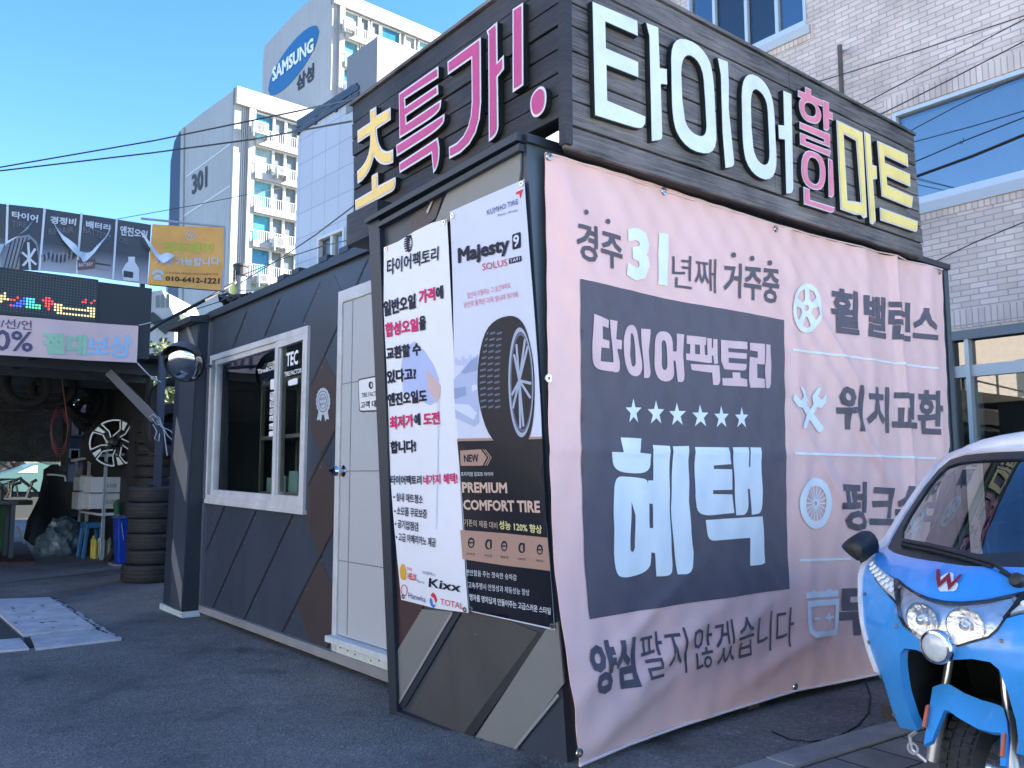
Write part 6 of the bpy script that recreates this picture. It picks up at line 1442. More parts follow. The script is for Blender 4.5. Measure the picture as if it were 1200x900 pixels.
o = thing('work_bench', 'cluttered steel bench at the left of the garage floor', 'bench', P(-10, 640, 1, 13.6)); mb = MB(); bx0, bx1 = P(-60, 600, 1, 13.4).x, P(18, 600, 1, 13.4).x
mb.box(bx0, bx1, 13.2, 13.8, .74, .79)
for x in (bx0+.05, bx1-.05): mb.box(x-.025, x+.025, 13.22, 13.27, 0, .74); mb.box(x-.025, x+.025, 13.72, 13.77, 0, .74)
mb.build('table', gst, o); mb = MB()
for k in range(10): x = rr.uniform(bx0, bx1-.12); mb.lathe((x, 13.4+rr.uniform(0, .3), .79), (0, 0, 1), [(0, 0), (.04, 0), (.04, .14), (.015, .18), (.015, .22), (0, .22)], 10)
tag(mb.build('bottles', mat('bottle_dark', (.05, .07, .06), .3), o), None, None, None, 'stuff')
# ================================================================ BRICK BUILDING on the right
BXP = 11.2
BF = Surf((BXP, 0, 0), (0, -1, 0), (0, 0, 1))
def brick_mat(name, vertical=False):
    m = mat(name, (.42, .36, .34), .8); n = m.node_tree; b = n.nodes['Principled BSDF']; tc = n.nodes.new('ShaderNodeTexCoord')
    sx = n.nodes.new('ShaderNodeSeparateXYZ'); cb = n.nodes.new('ShaderNodeCombineXYZ'); n.links.new(tc.outputs['Object'], sx.inputs[0])
    ad = n.nodes.new('ShaderNodeMath'); ad.operation = 'ADD'; n.links.new(sx.outputs[0], ad.inputs[0]); n.links.new(sx.outputs[1], ad.inputs[1])
    n.links.new(ad.outputs[0], cb.inputs[1 if vertical else 0]); n.links.new(sx.outputs[2], cb.inputs[0 if vertical else 1])
    bk = n.nodes.new('ShaderNodeTexBrick'); bk.inputs['Scale'].default_value = 1; bk.offset = 0 if vertical else .5
    bk.inputs['Brick Width'].default_value = 3. if vertical else .225; bk.inputs['Row Height'].default_value = .075; bk.inputs['Mortar Size'].default_value = .008; bk.inputs['Mortar Smooth'].default_value = .15
    bk.inputs['Color1'].default_value = (.62, .49, .42, 1); bk.inputs['Color2'].default_value = (.74, .60, .52, 1); bk.inputs['Mortar'].default_value = (.40, .36, .34, 1); bk.inputs['Bias'].default_value = -.1
    n.links.new(cb.outputs[0], bk.inputs['Vector'])
    nz = n.nodes.new('ShaderNodeTexNoise'); nz.inputs['Scale'].default_value = 1.3; nz.inputs['Detail'].default_value = 8; n.links.new(tc.outputs['Object'], nz.inputs['Vector'])
    rp = n.nodes.new('ShaderNodeMapRange'); rp.inputs[1].default_value = .3; rp.inputs[2].default_value = .7; rp.inputs[3].default_value = .78; rp.inputs[4].default_value = 1.15; n.links.new(nz.outputs['Fac'], rp.inputs[0])
    mx = n.nodes.new('ShaderNodeMix'); mx.data_type = 'RGBA'; mx.blend_type = 'MULTIPLY'; mx.inputs[0].default_value = 1; c2 = n.nodes.new('ShaderNodeCombineColor')
    for k in range(3): n.links.new(rp.outputs[0], c2.inputs[k])
    mp = n.nodes.new('ShaderNodeMapping'); mp.inputs['Scale'].default_value = (1, 1, .06); n.links.new(tc.outputs['Object'], mp.inputs[0])
    ns = n.nodes.new('ShaderNodeTexNoise'); ns.inputs['Scale'].default_value = 1.1; ns.inputs['Detail'].default_value = 7; n.links.new(mp.outputs[0], ns.inputs['Vector'])
    rs = n.nodes.new('ShaderNodeMapRange'); rs.inputs[1].default_value = .56; rs.inputs[2].default_value = .70; rs.inputs[3].default_value = 1; rs.inputs[4].default_value = .68; n.links.new(ns.outputs['Fac'], rs.inputs[0])
    mm_ = n.nodes.new('ShaderNodeMath'); mm_.operation = 'MULTIPLY'; n.links.new(rp.outputs[0], mm_.inputs[0]); n.links.new(rs.outputs[0], mm_.inputs[1])
    for k in range(3): n.links.new(mm_.outputs[0], c2.inputs[k])
    n.links.new(bk.outputs['Color'], mx.inputs[6]); n.links.new(c2.outputs[0], mx.inputs[7]); n.links.new(mx.outputs[2], b.inputs['Base Color'])
    bp = n.nodes.new('ShaderNodeBump'); bp.inputs['Strength'].default_value = .6; bp.inputs['Distance'].default_value = .008; bp.invert = True
    n.links.new(bk.outputs['Fac'], bp.inputs['Height']); n.links.new(bp.outputs[0], b.inputs['Normal']); return m
brk = brick_mat('brick_pale'); brv = brick_mat('brick_soldier', True)
bld = thing('brick_building', 'pale brick building with wide blue windows behind the pink banner', 'building', (BXP+4, 2, 0))
w1 = (BF.uv((806, 0))[0], BF.uv((945.5, 26))[0], BF.uv((945.5, 27))[1]); w2u0, w2t, w2b = BF.uv((1046, 134))[0], BF.uv((1046, 134))[1], BF.uv((1077, 236))[1]
d_t, d_u0 = BF.uv((1115, 389))[1], BF.uv((1108, 400))[0]
UA, UB, ZT = -11.3, 3.8, 10.8
W1 = (w1[0], w1[1], w1[2], w1[2]+1.75); W2 = (w2u0, w2u0+3.3, w2b, w2t); W3 = (d_u0, d_u0+4.6, .05, d_t)
extra = [(W1[1]+1.5, W1[1]+4.8, W1[2], W1[3])]
for dz in (3.15, 6.3): extra += [(a, c, z0+dz, z1+dz) for (a, c, z0, z1) in (W1,) if z1+dz < ZT-.5]
rect = lambda a, c, z0, z1: [(a, z0), (c, z0), (c, z1), (a, z1)]
op = [W1, W2, W3]+extra
sheet('wall', BF, [[(UA, 0), (UB, 0), (UB, ZT), (UA, ZT)]]+[rect(*r) for r in op], brk, bld, 0, thick=.25, px=False)
MB().hexa([(BXP+.25, -UB, 0), (BXP+9, -UB, 0), (BXP+9, -UA, 0), (BXP+.25, -UA, 0)], [(BXP+.25, -UB, .02), (BXP+9, -UB, .02), (BXP+9, -UA, .02), (BXP+.25, -UA, .02)]).build('inner_floor', mat('inner_floor', (.12, .12, .12), .6), bld)
mb = MB(); mb.box(BXP, BXP+9, -UB-.25, -UB, 0, ZT); mb.box(BXP, BXP+9, -UA, -UA+.25, 0, ZT); mb.box(BXP+9, BXP+9.25, -UB, -UA, 0, ZT); mb.build('wall', brk, bld)
mb = MB(); mb.box(BXP-.15, BXP+9.3, -UB-.3, -UA+.3, ZT, ZT+.3); mb.build('roof', mat('roof_concrete', (.3, .3, .3), .8), bld)
mb = MB(); mb.box(BXP+.26, BXP+9, -UB, -UA, 3.55, 3.7); mb.box(BXP+.26, BXP+9, -UB, -UA, 6.75, 6.9); mb.box(BXP+4, BXP+4.1, -UB, -UA, 0, ZT); mb.build('floor_slab', mat('inner_wall', (.2, .2, .19), .8), bld)
sold = MB()
for (a, c, z0, z1) in op:
    if (a, c) == (W3[0], W3[1]): sold.fbox(BF, a-.3, c+.3, z1+.03, z1+.26, -.02, .018)
    else: sold.fbox(BF, a-.1, c+.1, z1+.02, z1+.24, -.02, .018); sold.fbox(BF, a-.1, c+.1, z0-.28, z0-.05, -.02, .018)
sold.parts('soldier_course', brv, bld)
alw = mat('window_alu', (.52, .57, .60), .4, metal=.2); bgl = glass('brick_window_glass', (.55, .62, .66), refl=.20, rcol=(.85, .88, .9))
fly = glass('fly_screen', (.22, .22, .22), refl=.10, rough=.25, rcol=(.7, .7, .7))
for i, (a, c, z0, z1) in enumerate(op):
    if i == 2: continue
    f = MB(); t = .05
    f.fbox(BF, a, c, z0-.05, z0+t, -.12, .03); f.fbox(BF, a, c, z1-t, z1, -.12, .02); f.fbox(BF, a, a+t, z0+t, z1-t, -.12, .02); f.fbox(BF, c-t, c, z0+t, z1-t, -.12, .02)
    ds = [] if i == 1 else ([.22, .47, .75] if i else [.24, .52, .77])
    for s_ in ds: f.fbox(BF, a+(c-a)*s_-.03, a+(c-a)*s_+.03, z0+t, z1-t, -.10, .0)
    fo = f.build('window', alw, bld)
    cs = [0]+ds+[1]
    for k in range(len(cs)-1):
        u0, u1 = a+(c-a)*cs[k]+.03, a+(c-a)*cs[k+1]-.03
        m_ = fly if (i == 0 and k in (1, 2)) else bgl
        sheet('pane', BF, [rect(u0, u1, z0+t, z1-t)], m_, fo, -.06, px=False)
    sill = MB().fbox(BF, a-.06, c+.06, z0-.19, z0-.05, -.1, .05); sill.build('window_sill', mat('sill_stone', (.46, .48, .49), .6), fo)
bd = MB().fbox(BF, W2[0]+.06, W2[1]-.06, W2[2]+.06, W2[3]-.06, -.24, -.2); bd.build('pane_backing', mat('backing_pale', (.30, .36, .40), .7, var=.12, vscale=1.2), bld)  # sheet added behind the glass to pale its blue sky reflection
# shop front
a, c, z0, z1 = W3; f = MB(); dk = mat('shopfront_grey', (.13, .15, .16), .45, metal=.2)
f.fbox(BF, a, c, z1-.12, z1, -.2, .02); f.fbox(BF, a, a+.07, z0, z1-.12, -.2, .02)
zr1, zr0 = BF.uv((1170, 424))[1], BF.uv((1170, 438))[1]
fr_ = f.build('shop_window', dk, bld)
g2 = MB(); g2.fbox(BF, a+.07, c, zr0, zr1, -.14, -.04)
up = [BF.uv(p)[0] for p in ((1131, 420), (1136, 420))]
g2.fbox(BF, up[0], up[1], z0, z1-.12, -.13, .01); g2.fbox(BF, up[0]+1.7, up[0]+1.76, z0, z1-.12, -.13, .01); g2.build('mullion', mat('shopfront_light', (.42, .45, .45), .4, metal=.3), fr_)
sg = glass('shop_glass', (.55, .62, .62), refl=.12)
sheet('pane', BF, [rect(up[1], c, z0, z1-.12)], sg, fr_, -.09, px=False); sheet('pane', BF, [rect(a+.07, up[0], z0, z1-.12)], sg, fr_, -.09, px=False)
sd_ = thing('shop_display', 'shelves with grey appliances behind the shop window', 'shelves', (BXP+1.2, -W3[0]-2, .02)); mb = MB()
yy0, yy1 = -W3[0]-3.6, -W3[0]-.5
for zz in (.5, 1.0, 1.55): mb.box(BXP+.7, BXP+1.2, yy0, yy1, zz, zz+.04)
for k in range(5): y = yy0+(yy1-yy0)*k/4; mb.box(BXP+.7, BXP+.74, y-.02, y+.02, .02, 1.6)
mb.build('shelf', mat('shelf_grey', (.2, .21, .22), .5), sd_); mb = MB(); rr = random.Random(4)
for zz in (.54, 1.04, 1.59):
    y = yy0+.05
    while y < yy1-.4: wd = rr.uniform(.2, .45); mb.box(BXP+.72, BXP+1.1, y, y+wd, zz, zz+rr.uniform(.15, .4)); y += wd+rr.uniform(.03, .2)
mb.build('appliance_row', mat('appliance_grey', (.3, .32, .33), .4, var=.4, vscale=3), sd_)
o = thing('green_panel', 'pale green board with a yellow foot behind the shop window', 'board', BF.xyz(*BF.uv((1124, 470)))); u0 = up[0]-.32
mb = MB(); mb.fbox(BF, u0, up[0]-.02, .4, BF.uv((1122, 452))[1], -.5, -.46); mb.build('board', mat('board_green', (.36, .5, .42), .6), o); MB().fbox(BF, u0-.1, up[0]+.1, .1, BF.uv((1122, 515))[1], -.44, -.38).build('foot', mat('board_yellow', (.5, .45, .08), .6), o)
o = thing('wall_bracket', 'rusty steel bracket post standing off the brick wall above the roof sign', 'bracket', BF.xyz(*BF.uv((995, 100)))); rust = mat('rusty_steel', (.11, .085, .075), .8, var=.3)
p0, p1 = BF.uv((998, 122)), BF.uv((991, 61)); MB().tube([BF.xyz(*p0, .25), BF.xyz(p0[0]-.0, p1[1], .25)], .035, 8).build('post', rust, o); MB().bar(BF.xyz(p0[0], p1[1]-.03, .25), BF.xyz(p0[0]-.12, p1[1]+.03, .02), .05).build('arm', rust, o)
mb = MB(); mb.bar(BF.xyz(p0[0], p0[1]-.05, .25), BF.xyz(p0[0], p0[1]-.05, 0), .04); mb.build('arm', rust, o)

# ================================================================ APARTMENTS
A4 = radians(4); UX = Vector((cos(A4), sin(A4), 0)); AW = Vector((-sin(A4), cos(A4), 0))
wallp = mat('apartment_white', (.36, .365, .36), .7, var=.08, vscale=.4, streak=.18); gab = mat('gable_grey', (.38, .385, .385), .75, var=.07, vscale=.25, streak=.16)
aglass = mat('apartment_glass', (.05, .22, .26), .08, var=.35, vscale=.35); agl = [aglass, mat('apartment_glass_pale', (.10, .27, .30), .1, var=.4, vscale=.5), mat('apartment_glass_curtain', (.22, .30, .28), .2, var=.3, vscale=.6), mat('apartment_glass_blue', (.03, .16, .24), .06, var=.4, vscale=.4)]; adark = mat('apartment_glass_dark', (.11, .13, .13), .3); railm = mat('balcony_rail', (.33, .33, .31), .5)
blued = mat('gable_blue', (.008, .035, .09), .6); lou = mat('louvre_grey', (.27, .28, .28), .6); wframe = mat('apartment_frame', (.55, .55, .54), .5)
def apartment(label, cpx, depth, gpts, panes, fins, ztop_px, zrow, nrow, width, loc_h, extra_wall=()):
    Cn = D(cpx, 300, depth); Cn.z = 0
    FA = Surf(Cn, UX, (0, 0, 1)); GA = Surf(Cn, -AW, (0, 0, 1))
    root = thing('apartment_block', label, 'apartment block', Cn)
    gl = [GA.uv(p) for p in gpts]; top = max(v for _, v in gl); gl = gl+[]
    u_l = min(u for u, _ in gl)
    poly = [(0, 0), (0, gl[0][1])]+gl[1:]+[(u_l, 0)]
    sheet('gable_wall', GA, [poly], gab, root, 0, thick=.4, px=False)
    zt = gl[0][1]
    # body behind the facade
    q = lambda u, d, z: Cn+UX*u+AW*d+Vector((0, 0, z))
    mb = MB(); mb.hexa([q(.4, .3, 0), q(width, .3, 0), q(width, -u_l, 0), q(.4, -u_l, 0)], [q(.4, .3, zt-.2), q(width, .3, zt-.2), q(width, -u_l, zt-1.2), q(.4, -u_l, zt-1.2)]); mb.build('wall', wallp, root)
    pf = [FA.uv((x, 200))[0] for x in fins]
    mb = MB()
    mb.fbox(FA, .0, pf[0], 0, zt, -.3, .0)
    for k in range(7): u = pf[0]+(pf[1]-pf[0])*(k+.5)/7; mb.fbox(FA, u-.055, u+.055, 0, zt-1.3, -.3, .02)
    mb.fbox(FA, pf[0], width, zt-1.3, zt, -.3, .35)
    mb.fbox(FA, pf[1], pf[1]+.5, 0, zt-1.3, -.3, .3)
    mb.parts('pilaster', wallp, root)
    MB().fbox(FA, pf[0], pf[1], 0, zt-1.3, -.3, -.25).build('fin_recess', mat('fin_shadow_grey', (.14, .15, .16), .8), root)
    v0 = FA.uv(ztop_px)[1]; cols = [(FA.uv((a, 200))[0], FA.uv((b2, 200))[0], kd) for a, b2, kd in panes]
    for r in range(nrow):
        zt_ = v0-r*zrow; zb_ = zt_-zrow*.72
        if zb_ < .5: break
        sl_ = MB().fbox(FA, pf[1]+.5, width, zt_-zrow*.98, zt_-zrow*.80, -.3, .45); so_ = sl_.build('balcony', wallp, root)
        rl_ = MB(); x0 = pf[1]+.5; x1 = min(width, cols[-1][1]+.2)
        rl_.fbox(FA, x0, x1, zt_-zrow*.50, zt_-zrow*.485, .40, .44); rl_.fbox(FA, x0, x1, zt_-zrow*.80, zt_-zrow*.785, .40, .44)
        k = x0
        while k < x1: rl_.fbox(FA, k, k+.05, zt_-zrow*.785, zt_-zrow*.50, .41, .43); k += .17
        rl_.build('railing', railm, so_)
        for (a, c, kd) in cols:
            if kd == 'wall': continue
            m_ = {'g': agl[(r*3+int(a*7)) % 4], 'd': adark, 'l': lou}[kd]
            fo = MB(); t = .09; z0_, z1_ = zt_-zrow*.80, zt_
            fo.fbox(FA, a-t, a, z0_, z1_+t, -.2, .1); fo.fbox(FA, c, c+t, z0_, z1_+t, -.2, .1); fo.fbox(FA, a, c, z1_, z1_+t, -.2, .1)
            f_ = fo.build('window', wframe, root); MB().fbox(FA, a, c, z0_, z1_, -.18, -.1).build('pane', m_, f_)
        tb = MB().fbox(FA, pf[1]+.5, width, zt_+.09, zt_+zrow*.02+.09, -.3, .02); tb.build('lintel', wallp, root)
    return root, FA, GA, zt
r301, F3, G3, zt3 = apartment('lower white apartment block numbered 301 with a grey gable', 271, 61.5, [(271, 108), (262, 114.5), (240, 130), (213, 151), (205, 168), (200, 200)],
    [(291.5, 318, 'g'), (320.5, 332, 'd'), (334.5, 347, 'd'), (349, 372, 'g')], (272.5, 288.5), (295, 131), FV if False else 2.56, 12, 17, 0)
blk_ = mat('number_black', (.02, .022, .026), .6)
text(G3, '301', [(225.3, 205.5), (243.3, 194), (243, 219), (225.5, 229)], blk_, r301, .06, .03, 'block_number')
sheet('gable_stripe', G3, [[(200.5, 190), (205, 166), (212, 152.5), (211, 250), (208, 430), (195, 430)]], blued, r301, .05)
sheet('gable_pilaster', G3, [[(213.5, 152), (217, 149.5), (214, 430), (209.5, 430)]], wallp, r301, .12, thick=.1)
for a, c in (((219, 207), (270, 169)), ((213, 255), (270, 218))): line_px(G3, a, c, .14, mat('gable_joint', (.6, .63, .65), .7), r301, .03, 'gable_joint')
rS, FS_, GS, ztS = apartment('tall white apartment tower with an oval blue logo on its gable', 384, 74, [(384, -6), (361, 1), (339, 22), (310, 54), (308.5, 66)],
    [(396.5, 416, 'g'), (419.5, 428.5, 'd'), (432.5, 441.5, 'd'), (444.5, 466, 'g'), (473, 484, 'l'), (489.5, 506, 'g')], (385.5, 393), (400, 11), 2.72, 15, 40, 0)
def lg(h): 
    up_, lo_ = [], []
    for k in range(25):
        t = -1+2*k/24; x = 344.3+29.8*t; y = 71-34*t*1.0; s_ = h*sqrt(max(0, 1-t*t)); up_.append((x, y-s_)); lo_.append((x, y+s_))
    return up_+lo_[::-1][1:-1]
sheet('logo_oval', GS, [lg(22.5)], mat('logo_blue', (.004, .12, .30), .5), rS, .05)
text(GS, 'SAMSUNG', [(320, 80), (368.5, 43.5), (368.5, 60), (320, 97)], mat('logo_white', (.78, .8, .82), .5), rS, .1, .045, 'logo_lettering')
text(GS, '삼성', [(348, 90), (368.5, 73), (368.5, 93.5), (348, 108)], blk_, rS, .06, .04, 'lettering')
# air conditioners on the balconies
acm = mat('air_conditioner_white', (.55, .55, .53), .5); acd = mat('air_conditioner_dark', (.08, .09, .1), .5)
def ac(FA, px, w_, label, grp):
    u, v = FA.uv(px); o = thing('air_conditioner', label, 'air conditioner', FA.xyz(u, v, .75), grp); h = w_*.75
    MB().fbox(FA, u-w_/2, u+w_/2, v-h/2, v+h/2, .5, .95).build('casing', acm, o)
    MB().lathe(FA.xyz(u-.08*w_, v, .955), FA.N, [(w_*.33, 0), (w_*.33, .01), (w_*.28, .012), (w_*.26, .004), (w_*.08, .004), (w_*.07, .015), (0, .015)], 20).build('fan_grille', acd, o)
    mb = MB(); mb.fbox(FA, u-w_/2, u-w_/2+.06, v-h/2-.35, v-h/2, .4, .95); mb.fbox(FA, u+w_/2-.06, u+w_/2, v-h/2-.35, v-h/2, .4, .95); mb.build('bracket', railm, o)
for p, w_, l in (((299.5, 154), 1.15, 'largest white air conditioner on the top balcony of block 301'), ((324, 204), .8, 'small white air conditioner on the second balcony of block 301'), ((322, 287), .95, 'white air conditioner just left of the tiled house on a lower balcony of block 301'), ((303, 329), .8, 'lowest white air conditioner on block 301 above the booth roof')):
    ac(F3, p, w_, l, 'air conditioners on block 301')
for p, w_, l in (((404, 33.5), 1.1, 'white air conditioner on the top floor of the tall tower'), ((405, 108), 1.0, 'white air conditioner behind the rooftop railing on the tall tower')):
    ac(FS_, p, w_, l, 'air conditioners on the tall tower')

# ================================================================ TILED HOUSE behind the sign
TC = D(347, 250, 21); TC.z = 0
TF = Surf(TC, -AW, (0, 0, 1))
th_ = thing('tiled_house', 'blue grey tile clad building with a rooftop railing behind the roof sign', 'building', TC)
tm = mat('wall_tile', (.43, .46, .55), .45); n = tm.node_tree; b = n.nodes['Principled BSDF']; tc = n.nodes.new('ShaderNodeTexCoord'); sx = n.nodes.new('ShaderNodeSeparateXYZ'); cb = n.nodes.new('ShaderNodeCombineXYZ')
n.links.new(tc.outputs['Object'], sx.inputs[0]); n.links.new(sx.outputs[1], cb.inputs[0]); n.links.new(sx.outputs[2], cb.inputs[1])
bk = n.nodes.new('ShaderNodeTexBrick'); bk.offset = 0; bk.inputs['Scale'].default_value = 1; bk.inputs['Brick Width'].default_value = .62; bk.inputs['Row Height'].default_value = .62; bk.inputs['Mortar Size'].default_value = .012
bk.inputs['Color1'].default_value = (.40, .42, .47, 1); bk.inputs['Color2'].default_value = (.43, .45, .50, 1); bk.inputs['Mortar'].default_value = (.27, .29, .36, 1); n.links.new(cb.outputs[0], bk.inputs['Vector']); n.links.new(bk.outputs['Color'], b.inputs['Base Color'])
ztile = TF.uv((347, 156))[1]; uR = TF.uv((441, 200))[0]
tw_ = [TF.uv(p) for p in ((373, 279), (402, 266), (403, 340), (374, 345))]
tw_r = (min(p[0] for p in tw_), max(p[0] for p in tw_), tw_[0][1]-1.25, tw_[0][1])
sheet('wall', TF, [[(0, 0), (uR, 0), (uR, ztile), (0, ztile)], rect(*tw_r)], tm, th_, 0, thick=.25, px=False)
q = lambda u, d, z: TC-AW*u+UX*d+Vector((0, 0, z))
mb = MB(); mb.hexa([q(0, .25, 0), q(0, 9, 0), q(.25, 9, 0), q(.25, .25, 0)], [q(0, .25, ztile), q(0, 9, ztile), q(.25, 9, ztile), q(.25, .25, ztile)]); mb.hexa([q(uR-.25, .25, 0), q(uR-.25, 9, 0), q(uR, 9, 0), q(uR, .25, 0)], [q(uR-.25, .25, ztile), q(uR-.25, 9, ztile), q(uR, 9, ztile), q(uR, .25, ztile)])
mb.hexa([q(.25, .25, ztile-.25), q(.25, 9, ztile-.25), q(uR-.25, 9, ztile-.25), q(uR-.25, .25, ztile-.25)], [q(.25, .25, ztile-.05), q(.25, 9, ztile-.05), q(uR-.25, 9, ztile-.05), q(uR-.25, .25, ztile-.05)]); mb.build('wall', wallp, th_)
a, c, z0, z1 = tw_r; f = MB(); t = .07
f.fbox(TF, a, c, z1-t, z1, -.15, .03); f.fbox(TF, a, c, z0, z0+t, -.15, .03); f.fbox(TF, a, a+t, z0+t, z1-t, -.15, .03); f.fbox(TF, c-t, c, z0+t, z1-t, -.15, .03); f.fbox(TF, (a+c)/2-.05, (a+c)/2+.05, z0+t, z1-t, -.14, .0); fo = f.build('window', wframe, th_)
sheet('pane', TF, [rect((a+c)/2+.05, c-t, z0+t, z1-t)], bgl, fo, -.08, px=False); sheet('pane', TF, [rect(a+t, (a+c)/2-.05, z0+t, z1-t)], fly, fo, -.08, px=False)
rl_ = MB(); rdk = mat('rooftop_rail', (.03, .045, .075), .5)
for (p0, p1) in (((350, 148), (414, 101)), ((350, 154.5), (414, 112)), ((352, 143), (412, 97))):
    a, c = TF.uv(p0), TF.uv(p1); rl_.bar(TF.xyz(*a, .02), TF.xyz(c[0]+.3, a[1], .02), .07, .10)
for px in (351, 371, 395, 412):
    u = TF.uv((px, 130))[0]; rl_.bar(TF.xyz(u, ztile-.1, .0), TF.xyz(u, TF.uv((352, 140))[1], .0), .09)
rl_.build('railing', rdk, th_)
mb = MB(); u0 = TF.uv((410, 80))[0]; zz = TF.uv((410, 66))[1]
mb.hexa([q(u0-.1, -.02, ztile-.3), q(u0-.1, 3, ztile-.3), q(uR, 3, ztile-.3), q(uR, -.02, ztile-.3)], [q(u0-.1, -.02, zz), q(u0-.1, 3, zz), q(uR, 3, zz), q(uR, -.02, zz)]); mb.build('stair_head', mat('stair_head_grey', (.16, .17, .19), .6), th_)

# ================================================================ far low house, trees, pole, cables
hs_ = thing('far_house', 'small white house with a dark gable roof seen past the garage', 'house', D(188, 400, 46)); HP0 = D(178, 390, 46); HP1 = D(207, 390, 46)
S7 = Surf((HP0.x, HP0.y, 0), (HP1-HP0).normalized()*Vector((1, 1, 0)), (0, 0, 1))
uv7 = [S7.uv(p) for p in ((150, 425), (205, 425), (205, 372), (190, 340), (150, 345))]
sheet('wall', S7, [[(uv7[0][0], 0), (uv7[1][0], 0), uv7[2], uv7[3], uv7[4]]], wallp, hs_, 0, thick=5, px=False)
sheet('roof', S7, [[(165, 372), (180, 366), (194, 378), (210, 366), (212, 374), (194, 392), (180, 380)]], mat('roof_dark_green', (.02, .035, .03), .7), hs_, .1, thick=5)
for k in range(3): sheet('window', S7, [[(183+k*6, 347-k), (187+k*6, 346-k), (187+k*6, 360), (183+k*6, 361)]], adark, hs_, .05)
barkm = mat('bark', (.08, .06, .045), .9, bump=.6, bscale=20)
leafm = [mat('leaf_%s' % k, c, .6) for k, c in (('dark', (.03, .055, .015)), ('mid', (.06, .095, .025)), ('light', (.13, .15, .05)))]
def tree(px, py, depth, h, rad, seed, label, grp='trees behind the garage'):
    r = random.Random(seed); c = D(px, py, depth); c.z = 0; o = thing('tree', label, 'tree', c, grp)
    mb = MB(); top = c+Vector((r.uniform(-.3, .3), r.uniform(-.3, .3), h*.75)); mb.tube([c, c+Vector((.05, 0, h*.3)), c.lerp(top, .7), top], [.16, .12, .08, .03], 8)
    ctr = []
    for k in range(11):
        a = r.uniform(0, 2*pi); z = h*r.uniform(.38, .85); rr_ = rad*r.uniform(.35, .85)*(1.15-abs(z/h-.6)); e = c+Vector((cos(a)*rr_, sin(a)*rr_, z+h*.1)); mb.tube([c.lerp(top, z/h), (c.lerp(top, z/h)+e)/2+Vector((0, 0, .1)), e], [.06, .04, .015], 6); ctr.append((e, rad*r.uniform(.28, .45)))
    mb.build('trunk', barkm, o, smooth=True)
    ms = [MB() for _ in leafm]
    for e, cr in ctr+[(top, rad*.5)]:
        for k in range(150):
            v = Vector((r.gauss(0, 1), r.gauss(0, 1), r.gauss(0, .8))); v = v.normalized()*cr*r.random()**.4; p = e+v; s_ = r.uniform(.06, .13)*(1.2)
            a_ = Vector((r.gauss(0, 1), r.gauss(0, 1), r.gauss(0, .6))).normalized(); b_ = a_.cross(Vector((r.gauss(0, 1), r.gauss(0, 1), r.gauss(0, 1)))).normalized()*.5
            ms[min(2, int(r.random()*3))].add([p-a_*s_, p+b_*s_, p+a_*s_, p-b_*s_], [(0, 1, 2, 3)])
    me = MB(); fi = []
    for k, m_ in enumerate(ms): me.add(m_.v, m_.f); fi += [k]*len(m_.f)
    cr_ = me.build('crown', None, o)
    for m_ in leafm: cr_.data.materials.append(m_)
    cr_.data.polygons.foreach_set('material_index', fi)
tree(196, 400, 30, 6.2, 2.0, 1, 'leafy tree between the garage sign and the booth column', None)
tree(150, 480, 34, 5.0, 2.4, 2, 'bushy tree hidden low behind the garage canopy', None)
tree(20, 560, 36, 4.2, 2.4, 4, 'low bushy tree seen under the canopy behind the teal van', None)
tree(222, 390, 38, 6.5, 1.8, 3, 'taller loose tree behind the convex mirror', None)
pole = thing('utility_pole', 'grey concrete utility pole with a dark cap behind the booth roof', 'pole', D(281, 400, 24))
pc = D(281, 345, 24); ptop = D(281, 318, 24).z
MB().tube([(pc.x, pc.y, 0), (pc.x, pc.y, ptop)], [.19, .155], 14).build('shaft', mat('pole_concrete', (.30, .32, .34), .8, var=.1, vscale=4), pole, smooth=True)
MB().lathe((pc.x, pc.y, ptop), (0, 0, 1), [(.19, -.12), (.19, .12), (.21, .14), (.21, .2), (.1, .24), (0, .24)], 16).build('cap', mat('cap_dark', (.03, .034, .04), .6), pole)
mb = MB(); pr = P(273, 345, 0, pc.x); mb.tube([(pc.x-.22, pc.y-.1, 0), (pc.x-.20, pc.y-.1, ptop)], .035, 6); mb.build('conduit', mat('cable_black', (.012, .012, .014), .5), pole)
cbk = mat('cable_black', (.012, .012, .014), .5)
def cable(label, pts, r=.012, sag=0., head=None, tail=None, run=(0, 0)):
    P3 = [D(x, y, d) for x, y, d in pts]; out = []
    if run[0]: P3.insert(0, P3[0]+(P3[0]-P3[1]).normalized()*run[0])       # the spans go on past the frame
    if run[1]: P3.append(P3[-1]+(P3[-1]-P3[-2]).normalized()*run[1])
    if head: P3.insert(0, head)
    if tail: P3.append(tail)
    for i in range(len(P3)-1):
        for k in range(8): t = k/8; p = P3[i].lerp(P3[i+1], t); p.z -= sag*4*t*(1-t); out.append(p)
    out.append(P3[-1]); o = MB().tube(out, r, 5).build('cable', cbk); tag(o, label, 'cable', 'overhead cables'); return o
cable('upper thin cable crossing the sky from the left in front of block 301', [(-40, 203, 20), (180, 165, 20), (350, 130, 18), (425, 113, 14)], .018, run=(14, 0), tail=TF.xyz(*TF.uv((440, 109))))
cable('lower thin cable crossing the sky from the left in front of block 301', [(-40, 205, 19), (180, 179, 19), (299, 163, 18), (412, 142, 14.5)], .018, run=(14, 0), tail=TF.xyz(*TF.uv((438, 140))))
cable('thick dark cable rising from the low left to the utility pole cap', [(150, 405, 23), (190, 378, 23), (240, 352, 23), (281, 328, 24)], .05, run=(8, 0))
cable('dark cable climbing from the utility pole to the roof sign edge', [(281, 332, 24), (330, 302, 20), (370, 275, 17), (440, 222, 12)], .014, tail=Vector((SX+.15, 3.9, 2.9)))
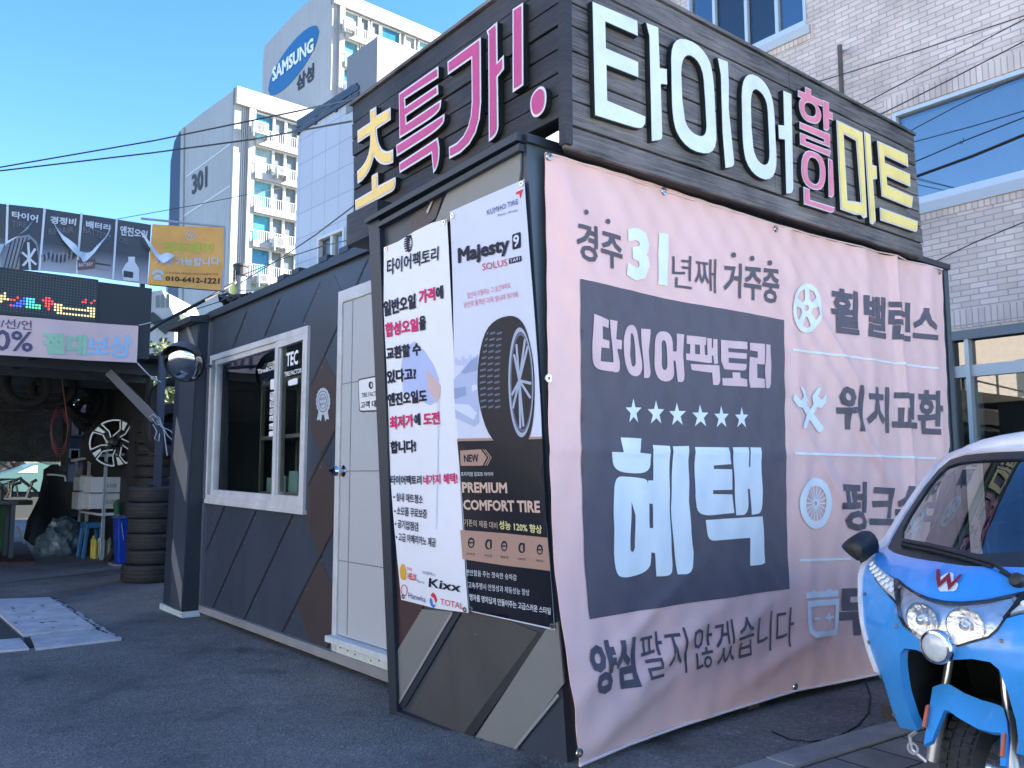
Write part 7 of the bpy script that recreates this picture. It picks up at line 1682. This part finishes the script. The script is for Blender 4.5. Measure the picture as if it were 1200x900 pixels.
cable('shallow cable from the utility pole towards the tiled house window', [(285, 322, 24), (330, 304, 20.5), (380, 288, 17.5), (432, 276, 14)], .012, tail=TF.xyz(*TF.uv((439, 275))))
cable('thin level cable behind the orange banner at the height of the pole', [(200, 372, 24), (262, 352, 24), (330, 338, 20.5), (400, 327, 16)], .014, run=(10, 0), tail=TF.xyz(*TF.uv((425, 324))))
cable('faint high cable between the garage banner and block 301', [(-20, 270, 30), (130, 258, 30), (220, 242, 30), (290, 228, 30)], .012, run=(20, 0), tail=F3.xyz(*F3.uv((340, 219)), .4))
RC = [((930, 105), (1080, 58), (1220, 12), 'topmost thin cable across the pale brick wall', .010), ((1000, 128), (1100, 75), (1220, 12), 'second cable across the pale brick wall, steeper than the topmost', .011), ((1020, 140), (1110, 95), (1220, 38), 'cable touching the top corner of the big blue window', .012),
      ((1045, 165), (1120, 125), (1220, 78), 'upper cable across the big blue window', .010), ((1065, 168), (1140, 148), (1220, 124), 'second cable across the big blue window', .010), ((1060, 195), (1130, 165), (1220, 130), 'middle cable with a small hook across the big blue window', .013), ((1060, 212), (1140, 183), (1220, 150), 'thick cable low across the big blue window', .03), ((1085, 312), (1140, 285), (1220, 252), 'lowest cable across the brick wall under the big window', .011)]
for a, m_, c, l, r in RC: cable(l, [(*a, 9.0), (*m_, 8.5), (*c, 8.0)], r*.55, head=BF.xyz(*BF.uv((a[0]-70, a[1]+48))), run=(0, 6))
h = D(1129, 165, 8.55); tag(MB().tube([h+Vector((0, 0, .03)), h, h+Vector((.0, .01, -.025)), h+Vector((-.02, .02, -.03)), h+Vector((-.03, .02, -.0))], .004, 6).build('cable_hook', cbk), 'small J shaped hook on the middle cable before the blue window', 'hook')

# ================================================================ unseen house added across the yard for reflections and bounced light
ob_ = thing('added_opposite_house', 'unseen house added across the yard, walls made pale to bounce light on the booth', 'house', (-12, 6, 0))
mb = MB(); mb.box(-20, -12, -6, 22, 0, 6.5); mb.build('wall', mat('bounce_wall', (.52, .47, .41), .8, var=.12), ob_)
mb = MB()
for k in range(8): mb.box(-12.03, -11.99, -4+k*3.2, -2.4+k*3.2, 1, 2.4); mb.box(-12.03, -11.99, -4+k*3.2, -2.4+k*3.2, 4, 5.4)
mb.build('window_row', adark, ob_); MB().box(-20.3, -11.7, -6.3, 22.3, 6.5, 6.8).build('roof', mat('roof_concrete', (.3, .3, .3), .8), ob_)

bw = MB(); bw.box(-25, 25, 42, 42.3, 0, 2.6); bo = bw.build('horizon_block_wall', mat('horizon_block_wall', (.16, .17, .15), .85, var=.2)); tag(bo, 'long plain wall added far behind the garage to cover the bright horizon', 'wall')  # added to block the horizon glow behind the garage
